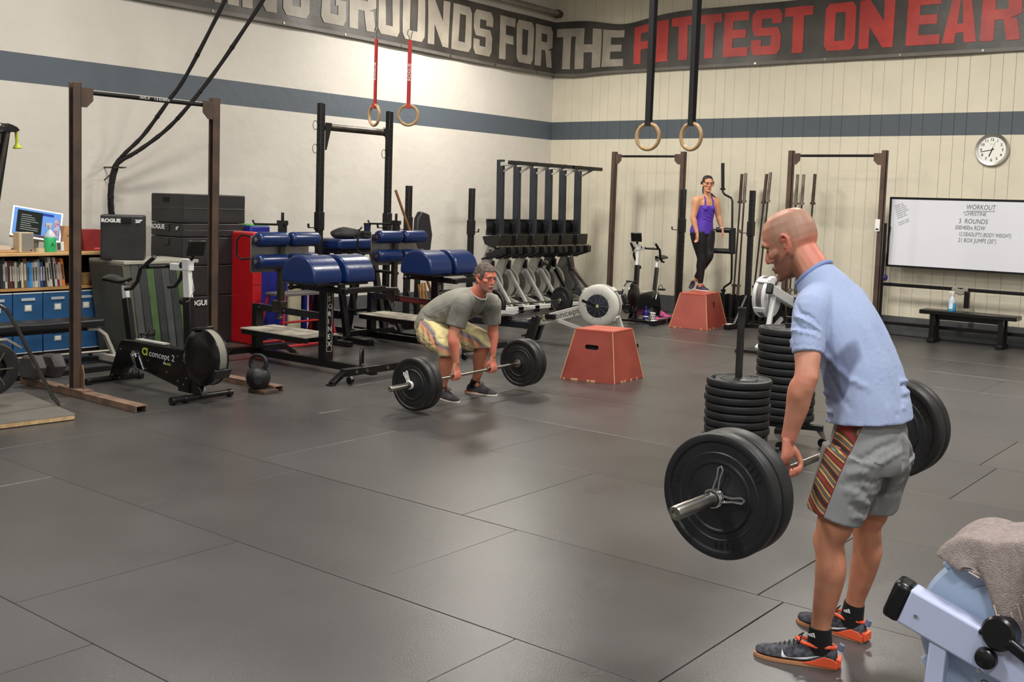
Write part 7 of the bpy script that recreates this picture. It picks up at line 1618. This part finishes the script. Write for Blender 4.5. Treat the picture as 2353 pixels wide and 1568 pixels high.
stops = [(0.0, (34, 34, 30)), (0.12, (120, 44, 38)), (0.22, (196, 158, 74)), (0.32, (40, 46, 38)), (0.46, (104, 124, 126)), (0.56, (42, 40, 34)), (0.66, (196, 104, 62)), (0.76, (214, 188, 108)), (0.88, (38, 44, 36)), (1.0, (150, 52, 42))]
cr_.elements[0].position = 0; cr_.elements[0].color = S(stops[0][1]); cr_.elements[1].position = 1; cr_.elements[1].color = S(stops[-1][1])
for p_, c_ in stops[1:-1]: e_ = cr_.elements.new(p_); e_.color = S(c_)
L(wv.outputs[0], rp_.inputs[0])
m1_ = N('ShaderNodeMix'); m1_.data_type = 'RGBA'; m1_.inputs[6].default_value = S((134, 134, 132)); m1_.inputs[7].default_value = S((120, 30, 34)); L(edge, m1_.inputs[0])
m2_ = N('ShaderNodeMix'); m2_.data_type = 'RGBA'; L(m1_.outputs[2], m2_.inputs[6]); L(rp_.outputs[0], m2_.inputs[7]); L(inpan, m2_.inputs[0]); L(m2_.outputs[2], b.inputs['Base Color'])
so = link('shorts', shorts, sm, man)
# shoes and socks
knit = mat('grey_knit', (86, 86, 92), 0.8, rgb2=(38, 38, 44), vscale=60, bump=0.5, bscale=140); orange = mat('neon_orange', (236, 92, 52), 0.5); gum = mat('gum_sole', (188, 130, 90), 0.6); sockm = mat('black_sock', (16, 16, 17), 0.9, bump=0.3, bscale=200)
s1 = shoe(man, (-0.165, 0.118, 0.0), (0.135, 0.232, 0.0), up_m=knit, sole_m=gum, accent=orange, sock=sockm, ankle=(-0.098, 0.146, 0.155), swoosh=1)
s2 = shoe(man, (-0.135, -0.217, 0.0), (0.175, -0.228, 0.0), up_m=knit, sole_m=gum, accent=orange, sock=sockm, ankle=(-0.082, -0.211, 0.155), swoosh=1)
for c_ in ((-0.085, 0.1895, 0.125), (-0.07, -0.168, 0.122)):
    q = B()
    for k in range(3): h_ = 0.008+0.004*k; x_ = -0.010+0.009*k; q.prism([(x_, 0), (x_+0.0065, 0), (x_+0.0065-0.005, h_), (x_-0.005, h_)], c_, (-1, 0, 0), (0, 0, 1), (0, 0.003, 0))
    q.done('sock_emblem', inkwhite, man, each=False)

# ---------------------------------------------------------------- the man in grey
fw, rz = person_frame(M2, U2, True)
man2 = thing('person', 'grey-haired man in a grey T-shirt crouching over a loaded barbell', 'person', (M2.x, M2.y, 0), rz)
zb2 = lambda y: M2.z + U2.z*y
HM2 = Matrix.Translation((0.098, 0.0, 1.118)) @ Matrix.Rotation(-0.12, 4, 'Z') @ Matrix.Rotation(0.10, 4, 'Y')
q = B(); head_shape(q, HM2, k=1.04)
loft(q, [(-0.02, 0, 0.93, 0.085, 0.075), (0.03, 0, 0.985, 0.070, 0.068), (0.07, 0, 1.045, 0.066, 0.068), (0.085, 0, 1.08, 0.064, 0.070)], n=20)
loft(q, [(-0.47, 0, 0.66, 0.165, 0.13), (-0.39, 0, 0.745, 0.165, 0.125), (-0.27, 0, 0.81, 0.180, 0.130), (-0.14, 0, 0.865, 0.195, 0.130), (-0.06, 0, 0.895, 0.165, 0.10), (-0.01, 0, 0.92, 0.09, 0.065)], n=24)
for s in (1, -1):
    wr = V_((0.008, 0.262*s, zb2(0.262*s)+0.112)); el = V_((-0.015, 0.285*s, 0.615)); sh = V_((0.02, 0.205*s, 0.875))
    loft(q, [(-0.04, 0.08*s, 0.885, 0.06, 0.06), (*sh, 0.066, 0.066), (*(sh.lerp(el, 0.35)+V_((0.0, 0.008*s, 0))), 0.064, 0.066), (*sh.lerp(el, 0.7), 0.052, 0.056), (*el, 0.046, 0.048), (*(el.lerp(wr, 0.25)+V_((0, 0.004*s, 0))), 0.050, 0.050), (*el.lerp(wr, 0.6), 0.040, 0.042), (*el.lerp(wr, 0.88), 0.028, 0.034), (*wr, 0.025, 0.031)], n=18, sub=4, cap=0.4)
    grip_hand(q, wr, (0.0, 0.262*s, zb2(0.262*s)), (0, 1, U2.z), (1, 0, 0), k=1.05, thumb=-s)
    if s < 0: hip, kn, an = V_((-0.45, -0.10, 0.62)), V_((-0.125, -0.185, 0.475)), V_((-0.225, -0.160, 0.125))
    else: hip, kn, an = V_((-0.45, 0.10, 0.62)), V_((-0.085, 0.262, 0.49)), V_((-0.195, 0.285, 0.125))
    loft(q, [(*hip, 0.11, 0.115), (*hip.lerp(kn, 0.4), 0.092, 0.100), (*hip.lerp(kn, 0.8), 0.070, 0.075), (*kn, 0.060, 0.062)], n=20, sub=4, cap=0.8)
    loft(q, [(*(kn+V_((0, 0, 0.02))), 0.056, 0.058), (*(kn.lerp(an, 0.15)+V_((-0.006, 0, 0))), 0.056, 0.058), (*(kn.lerp(an, 0.38)+V_((-0.02, 0, 0))), 0.062, 0.068), (*kn.lerp(an, 0.65), 0.048, 0.054), (*kn.lerp(an, 0.88), 0.036, 0.042), (*an, 0.035, 0.042), (*(an+V_((0, 0, -0.05))), 0.032, 0.045)], n=20, sub=4, cap=0.3)
body2 = weld(q, 0.0048, 3)
bm2 = head_dents(HM2, 1.04)
for s in (1, -1): bm2 += [((-0.055, 0.288*s, 0.62), 0.022, (-0.007, 0, 0)), ((0.03, 0.24*s, 0.74), 0.04, (0.008, 0, 0)), ((0.0, 0.31*s, 0.55), 0.035, (0, 0.005*s, 0))]
bm2 += [((-0.065, -0.185, 0.475), 0.03, (0.008, 0, 0)), ((-0.03, 0.262, 0.49), 0.03, (0.008, 0, 0))]
sculpt(body2, bm2, rnd=(22, 0.0012))
hi2 = HM2.inverted()
def skin2(co):
    h = (hi2 @ co)/1.04; c = mixc(lin((206, 140, 112)), lin((208, 104, 86)), 0.3+0.5*noise.noise(co*12))
    if co.z > 0.93:
        c = mixc(c, lin((208, 112, 94)), 0.45)
        if h.z < -0.045 and h.x > 0.0 and not (h.x > 0.08 and abs(h.y) < 0.02 and h.z > -0.062): c = mixc(c, lin((122, 96, 84)), min(0.7, max(0, (-0.045-h.z)/0.02)))
        if -0.082 < h.z < -0.066 and h.x > 0.08 and abs(h.y) < 0.022: c = lin((170, 84, 78))
        if h.z < -0.10 and h.x < 0.04: c = mixc(c, lin((178, 88, 72)), 0.5)
    elif co.z < 0.6 and co.z > 0.42 and abs(co.y) > 0.2: c = mixc(c, lin((216, 116, 96)), 0.4)
    elif co.z < 0.45: c = mixc(c, lin((186, 120, 86)), 0.6)
    if co.z < 0.33 and co.x > -0.06: c = mixc(c, lin((218, 120, 104)), 0.6)
    return c
paint(body2, skin2); link('body', body2, skin_m, man2)
face_parts(man2, HM2, k=1.04, brow=(96, 72, 60))
def keep2(h): return (h.z > 0.062 and h.x < 0.088) or (h.x < 0.052-max(0, 0.03-h.z)*0.75 and h.z > -0.01 and abs(h.y) > 0.04) or (h.x < -0.018 and h.z > -0.055) or (0.018 < h.x < 0.030 and -0.018 < h.z < 0.0 and abs(h.y) > 0.05 and abs(h.y) < 0.076)
def keep2b(h): return keep2(h) and not (abs(h.y) > 0.0785 and h.x > -0.025)
hair_cap(man2, body2, HM2, keep2b, 0.006, mat('greying_hair', (112, 98, 88), 0.75, rgb2=(66, 54, 48), vscale=45, bump=0.8, bscale=160), 1.04)
q = B()
loft(q, [(-0.500, 0, 0.610, 0.190, 0.150), (-0.465, 0, 0.675, 0.192, 0.152), (-0.38, 0, 0.755, 0.192, 0.150), (-0.26, 0, 0.815, 0.205, 0.150), (-0.14, 0, 0.865, 0.215, 0.148), (-0.055, 0, 0.905, 0.205, 0.125), (0.0, 0, 0.945, 0.125, 0.095), (0.025, 0, 0.968, 0.09, 0.083)], n=28, sub=5, cap=0.0, sq=2.2)
for s in (1, -1):
    el = V_((-0.015, 0.285*s, 0.615)); sh = V_((0.015, 0.20*s, 0.875)); e2 = sh.lerp(el, 0.72)
    loft(q, [(-0.04, 0.09*s, 0.89, 0.085, 0.085), (*sh, 0.090, 0.090), (*(sh.lerp(el, 0.35)+V_((-0.004, 0.006*s, 0))), 0.083, 0.092), (*(e2+V_((-0.006, 0, 0))), 0.080, 0.090)], n=20, sub=5, cap=0.0)
shirt2 = weld(q, 0.006, 3)
folds = []
for k in range(8): folds.append((V_((0.06-0.004*k, -0.16+0.045*k, 0.93)), V_((-0.01, -0.15+0.040*k, 0.76)), 0.008, 0.007*(1 if k % 2 else -0.9)))
for k in range(6): folds.append((V_((-0.14-0.05*k, -0.20, 0.84-0.03*k)), V_((-0.08-0.06*k, -0.17, 0.68+0.0*k)), 0.012, 0.007*(1 if k % 2 else -0.9)))
for k in range(5): folds.append((V_((-0.53+0.02*k, -0.12, 0.60+0.035*k)), V_((-0.30+0.03*k, -0.21, 0.68+0.01*k)), 0.012, 0.007*(1 if k % 2 else -0.8)))
folds += [(V_((-0.02, -0.27, 0.86)), V_((-0.04, -0.30, 0.70)), 0.012, 0.007), (V_((0.03, -0.28, 0.86)), V_((0.03, -0.32, 0.72)), 0.01, -0.006), (V_((-0.09, -0.22, 0.84)), V_((-0.05, -0.30, 0.72)), 0.01, -0.008)]
sculpt(shirt2, folds=folds, rnd=(10, 0.006))
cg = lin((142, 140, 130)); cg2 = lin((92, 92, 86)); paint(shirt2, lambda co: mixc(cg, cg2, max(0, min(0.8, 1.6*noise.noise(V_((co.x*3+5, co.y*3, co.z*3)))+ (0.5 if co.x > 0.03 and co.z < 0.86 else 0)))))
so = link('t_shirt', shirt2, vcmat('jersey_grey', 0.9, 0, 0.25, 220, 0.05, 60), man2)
nk = Matrix.Translation((0.030, 0, 0.965)) @ Matrix.Rotation(0.62, 4, 'Y')
q = B(); q.tube([nk @ V_((0.078*math.cos(a), 0.082*math.sin(a), 0)) for a in [i*2*PI/32 for i in range(32)]], 0.008, 8, closed=True); q.done('collar', mat('collar_grey', (160, 152, 140), 0.85), so)
q = B()
loft(q, [(-0.52, 0, 0.60, 0.185, 0.140), (-0.47, 0, 0.655, 0.195, 0.150), (-0.40, 0, 0.70, 0.185, 0.14)], n=24, sub=4, cap=0.5, sq=2.2)
hem2 = {}
for s in (1, -1):
    hp_, kn = (V_((-0.45, -0.10, 0.605)), V_((-0.15, -0.188, 0.485))) if s < 0 else (V_((-0.45, 0.10, 0.605)), V_((-0.12, 0.255, 0.50)))
    d_ = (kn-hp_).normalized(); e_ = kn+V_((0.025, 0, -0.035))
    loft(q, [(*hp_, 0.135, 0.150), (*hp_.lerp(kn, 0.5), 0.122, 0.132), (*kn, 0.105, 0.112), (*(e_+V_((0.0, 0, -0.03))), 0.100, 0.105)], n=24, sub=5, cap=0.0, sq=2.2); hem2[s] = e_
shorts2 = weld(q, 0.006, 3)
folds = []
for k in range(9): folds.append((V_((-0.50+0.035*k, -0.235, 0.66-0.012*k)), V_((-0.42+0.04*k, -0.16, 0.47)), 0.011, 0.008*(1 if k % 2 else -0.9)))
for k in range(5): folds.append((V_((-0.30+0.05*k, 0.12, 0.62-0.02*k)), V_((-0.24+0.04*k, 0.2, 0.46)), 0.012, 0.007*(1 if k % 2 else -0.9)))
sculpt(shorts2, folds=folds, rnd=(12, 0.005))
pal = [lin(c) for c in ((198, 180, 130), (216, 150, 112), (134, 124, 122), (214, 200, 142), (170, 152, 120))]
def shc(co):
    v = (co.z*24+co.x*13+1.3*noise.noise(co*5))*1.1; i = int(math.floor(v)) % 5; f_ = v-math.floor(v); c = mixc(pal[i], pal[(i+1) % 5], max(0, (f_-0.55)/0.45)); return c
paint(shorts2, shc); link('shorts', shorts2, vcmat('plaid_shorts', 0.85, 0, 0.2, 200, 0.06, 40), man2)
greyshoe = mat('charcoal_mesh', (70, 68, 70), 0.8, rgb2=(50, 48, 52), vscale=50, bump=0.4, bscale=140); wsole = mat('white_sole', (214, 206, 196), 0.6); osole = mat('peach_orange', (232, 130, 70), 0.6)
for hl, te, an in (((-0.315, -0.135, 0), (-0.012, -0.190, 0), (-0.225, -0.157, 0.13)), ((-0.285, 0.272, 0), (0.012, 0.335, 0), (-0.195, 0.287, 0.13))):
    u_ = shoe(man2, hl, te, up_m=greyshoe, sole_m=wsole, accent=None, sock=sockm, ankle=an, k=1.05)
    h_ = V_(hl); e_ = (V_(te)-h_).normalized(); ey_ = V_((0, 0, 1)).cross(e_)
    q = B(); q.prism([(-0.012, -0.03), (0.13, -0.034), (0.13, 0.034), (-0.012, 0.03)], h_+V_((0, 0, 0.002)), e_, ey_, (0, 0, 0.028)); q.done('heel_wedge', osole, u_, bevel=0.006)

# ---------------------------------------------------------------- the woman on the far box
ft = onZ(1607, 668, 0.512); wz = 0.514
fwc = V_((-CF.x, -CF.y, 0)).normalized(); wrz = math.atan2(fwc.y, fwc.x)
wom = thing('person', 'dark-haired woman in a purple tank top standing on the far red box', 'person', (ft.x, ft.y, wz), wrz)
HM3 = Matrix.Translation((0.03, 0.045, 1.648)) @ Matrix.Rotation(0.12, 4, 'Z') @ Matrix.Rotation(0.02, 4, 'Y')
KW = 1.06
TR = Matrix.Rotation(0.42, 3, 'Z')  # torso turned towards image right
sd = TR @ V_((0, 1, 0)); fd = TR @ V_((1, 0, 0))
def tp(c, f_=0, l=0): return V_(c)+fd*f_+sd*l
q = B(); head_shape(q, HM3, female=True, k=KW)
loft(q, [(0.0, 0.050, 1.43, 0.066, 0.060), (0.01, 0.048, 1.49, 0.055, 0.055), (0.02, 0.046, 1.57, 0.052, 0.056)], side=sd, n=18)
loft(q, [(0.0, -0.005, 0.90, 0.175, 0.130), (0.0, 0.0, 0.99, 0.160, 0.12), (0.0, 0.015, 1.12, 0.138, 0.105), (0.0, 0.030, 1.25, 0.150, 0.11), (0.0, 0.038, 1.36, 0.158, 0.10), (0.0, 0.045, 1.43, 0.10, 0.065)], side=sd, n=24)
for l in (-0.06, 0.06): p_ = tp((0, 0.033, 1.27), 0.075, l); loft(q, [(*(p_-fd*0.03), 0.05, 0.05), (*(p_+fd*0.01), 0.045, 0.045)], side=sd, n=14, sub=2, cap=0.9)
shR = V_((0.065, -0.115, 1.395)); elR = V_((0.105, -0.165, 1.12)); wrR = V_((0.165, -0.105, 0.89))
shL = V_((-0.045, 0.185, 1.395)); elL = V_((-0.04, 0.25, 1.155)); wrL = V_((0.045, 0.295, 0.965))
for sh, el, wr in ((shR, elR, wrR), (shL, elL, wrL)):
    loft(q, [(*((sh+V_((0, 0.07, 1.40)))/2), 0.05, 0.05), (*sh, 0.066, 0.068), (*sh.lerp(el, 0.35), 0.061, 0.064), (*sh.lerp(el, 0.75), 0.049, 0.051), (*el, 0.044, 0.045), (*el.lerp(wr, 0.25), 0.046, 0.047), (*el.lerp(wr, 0.65), 0.035, 0.036), (*wr, 0.025, 0.028)], side=sd, n=16, sub=4, cap=0.4)
open_hand(q, wrR, V_((0.10, 0.08, -1)), fd, 0.92)
open_hand(q, wrL, V_((0.35, 0.25, -1)), (fd*1.0-sd*0.3), 0.92)
hipA, knA, anA = V_((0.03, -0.062, 0.90)), V_((0.045, 0.005, 0.49)), V_((0.0, 0.01, 0.095))
hipB, knB, anB = V_((-0.03, 0.072, 0.90)), V_((0.03, 0.115, 0.535)), V_((-0.13, -0.045, 0.17))
def legc(hip, kn, an, g=1.2): return [(*hip, 0.108*g, 0.118*g), (*hip.lerp(kn, 0.35), 0.096*g, 0.104*g), (*hip.lerp(kn, 0.75), 0.070*g, 0.074*g), (*kn, 0.058*g, 0.062*g), (*(kn.lerp(an, 0.3)-fd*0.012), 0.057*g, 0.062*g), (*kn.lerp(an, 0.65), 0.042*g, 0.045*g), (*an.lerp(kn, 0.06), 0.032*g, 0.034*g)]
for hip, kn, an in ((hipA, knA, anA), (hipB, knB, anB)):
    loft(q, [tuple(r[:3])+(r[3]*0.93, r[4]*0.93) for r in legc(hip, kn, an)]+[(*(an+V_((0, 0, -0.04))), 0.027, 0.034)], side=sd, n=18, sub=4, cap=0.3)
body3 = weld(q, 0.0055, 3)
sculpt(body3, head_dents(HM3, KW))
hi3 = HM3.inverted()
def skin3(co):
    h = (hi3 @ co)/KW; c = mixc(lin((212, 158, 122)), lin((196, 134, 100)), 0.5+0.8*noise.noise(co*9))
    if co.z > 1.45:
        if -0.083 < h.z < -0.062 and h.x > 0.078 and abs(h.y) < 0.024: c = lin((176, 98, 88))
        if h.z < -0.02 and h.z > -0.05 and abs(h.y) > 0.03 and h.x > 0.04: c = mixc(c, lin((200, 128, 104)), 0.5)
    return c
paint(body3, skin3); link('body', body3, skin_m, wom)
face_parts(wom, HM3, k=KW, brow=(48, 36, 32), eye=(40, 28, 22))
def keep3(h): return (h.z > 0.066 and h.x < 0.086 and (h.x < 0.072 or h.z > 0.085)) or (h.x < 0.050-(0.04 if h.z < 0.02 else 0) and h.z > -0.01) or (h.x < -0.028 and h.z > -0.07)
hm = mat('dark_brown_hair', (34, 24, 22), 0.4, rgb2=(22, 16, 15), vscale=40, bump=0.6, bscale=120)
hair_cap(wom, body3, HM3, keep3, 0.006, hm, KW, 0.002)
q = B(); hb = HM3 @ V_((-0.09, 0.0, 0.0)); loft(q, [(*hb, 0.03, 0.03), (*(hb+V_((-0.02, -0.02, -0.06))), 0.028, 0.028), (*(hb+V_((0.03, -0.035, -0.13))), 0.02, 0.02), (*(hb+V_((0.06, -0.03, -0.17))), 0.008, 0.008)], n=12); q.done('ponytail', hm, wom)
q = B(); a0 = HM3 @ V_((-0.03, 0.05, -0.13)); loft(q, [(*V_((-0.06, 0.12, 1.50)), 0.015, 0.015), (*V_((-0.05, 0.16, 1.455)), 0.02, 0.016), (*V_((-0.03, 0.20, 1.43)), 0.014, 0.012)], n=10); q.done('hair_strand', hm, wom)
for s in (-1, 1):   # glasses
    q = B(); c_ = HM3 @ (V_((0.1, s*0.033, -0.004))*KW); R3 = HM3.to_3x3(); q.tube([c_+R3 @ V_((0, 0.021*math.cos(a), 0.014*math.sin(a))) for a in [i*2*PI/20 for i in range(20)]], 0.0007, 5, closed=True)
    q.tube([c_+R3 @ V_((0, s*0.021, 0.003)), HM3 @ (V_((0.01, s*0.078, 0.004))*KW)], 0.0012, 5); q.done('glasses_rim', mat('thin_metal', (176, 136, 112), 0.4, 0.3), wom)
q = B(); loft(q, [(0.0, -0.010, 0.885, 0.195, 0.150), (0.0, -0.003, 0.965, 0.184, 0.142), (0.0, 0.014, 1.10, 0.156, 0.124), (0.0, 0.028, 1.23, 0.162, 0.124), (0.0, 0.034, 1.315, 0.150, 0.115)], side=sd, n=26, sub=5, cap=0.0)
for l in (-0.06, 0.06): p_ = tp((0, 0.033, 1.27), 0.082, l); loft(q, [(*(p_-fd*0.03), 0.055, 0.055), (*(p_+fd*0.012), 0.050, 0.050)], side=sd, n=14, sub=2, cap=0.9)
for l in (-0.075, 0.068):
    loft(q, [(*tp((0, 0.037, 1.315), 0.098, l), 0.017, 0.008), (*tp((0, 0.042, 1.40), 0.078, l*0.95), 0.013, 0.007), (*tp((0, 0.046, 1.455), 0.03, l*0.85), 0.012, 0.007), (*tp((0, 0.046, 1.435), -0.04, l*0.7), 0.013, 0.008), (*tp((0, 0.037, 1.33), -0.09, l*0.3), 0.03, 0.01)], side=sd, n=12, sub=4)
tank = weld(q, 0.0055, 3)
folds = [(tp((0, 0.03, 1.10+0.02*k), 0.11, -0.12+0.03*k), tp((0, 0.03, 1.05+0.02*k), 0.12, 0.08), 0.012, 0.005*(1 if k % 2 else -1)) for k in range(5)]
sculpt(tank, folds=folds, rnd=(14, 0.003)); link('tank_top', tank, mat('purple_knit', (82, 48, 168), 0.7, var=0.12, vscale=20, bump=0.2), wom)
q = B()
loft(q, [(0.0, -0.002, 0.975, 0.168, 0.125), (0.0, -0.004, 0.91, 0.188, 0.142), (0.0, 0.004, 0.86, 0.180, 0.14)], side=sd, n=24, sub=4, cap=0.4)
for hip, kn, an in ((hipA, knA, anA), (hipB, knB, anB)): loft(q, legc(hip, kn, an), side=sd, n=20, sub=4, cap=0.2)
leg = weld(q, 0.0055, 3); link('leggings', leg, mat('black_leggings', (22, 22, 25), 0.55, bump=0.1), wom)
shm = mat('purple_trainer', (70, 56, 96), 0.7, rgb2=(36, 32, 48), vscale=40)
u_ = shoe(wom, (-0.07, -0.03, 0.0), (0.125, 0.115, 0.0), up_m=shm, sole_m=white, sock=None, k=0.95)
q = B(); q.tube([(0.06, 0.045, 0.075), (0.02, 0.02, 0.095), (0.07, 0.02, 0.07)], 0.007, 6); q.done('pink_laces', mat('coral_lace', (230, 90, 110), 0.6), u_)
u_ = shoe(wom, (-0.20, -0.06, 0.085), (-0.04, -0.13, 0.0), up_m=mat('dark_trainer', (48, 34, 40), 0.7), sole_m=white, sock=None, k=0.9)
p_ = wrL+(elL-wrL)*0.08
q = B(); q.tube([p_+V_((0.030*math.cos(a), 0.029*math.sin(a), 0.002*math.sin(a))) for a in [i*2*PI/20 for i in range(20)]], 0.008, 8, closed=True); q.done('wrist_band', white, wom)

# ================================================================ towel on the nearest rower
tw = mat('taupe_terry', (176, 160, 152), 0.95, rgb2=(158, 142, 134), vscale=60, bump=1.0, bscale=260)
fc = V_((FG.x-1.95, FG.y+0.055, 0.52))      # flywheel centre
t = wthing('towel', 'taupe terry towel draped over the nearest rowing machine', 'towel', fc+V_((0, 0, 0.27)))
def tow(u, v):
    """v runs over the top of the flywheel cover, u across it and down its near side"""
    a = 2.38-1.85*v; r = 0.285+0.022*abs(math.sin(v*8+0.4))+0.008*math.sin(u*17+v*5)
    x, z = fc.x+r*math.cos(a), fc.z+r*math.sin(a); bend = 0.40
    if u < bend: return V_((x, fc.y+0.13-0.25*(u/bend), z+0.006*math.sin(u*20+v*9)))
    h = (u-bend)/(1-bend); drop = 0.10+0.22*math.exp(-((v-0.34)/0.13)**2)+0.16*math.exp(-((v-0.85)/0.2)**2)
    if v < 0.12: drop *= 0.15+7*v
    fx = 0.35+0.65*v
    y = fc.y-0.125-0.02*math.sin(PI*h)-0.022*math.sin(v*22+h*2)*h
    return V_((x+0.05*h*(0.5-v)*2+0.10*h*(1-v), y, z-drop*h-0.01*math.sin(v*30)*h))
q = B(); q.grid(tow, 46, 60); o = q.done('cloth', tw, t); m = o.modifiers.new('s', 'SOLIDIFY'); m.thickness = 0.009; m.offset = 1; m = o.modifiers.new('b', 'SUBSURF'); m.levels = 1; m.render_levels = 1
q = B()
for k in range(26):
    v0 = 0.05+k*0.036; a_, b_ = tow(0.80, v0), tow(0.90, v0+0.002); q.tube([a_+V_((0, -0.012, 0)), b_+V_((0, -0.012, 0))], 0.003, 5)
q.done('woven_band', mat('taupe_light', (190, 176, 168), 0.9), o, stuff=True)
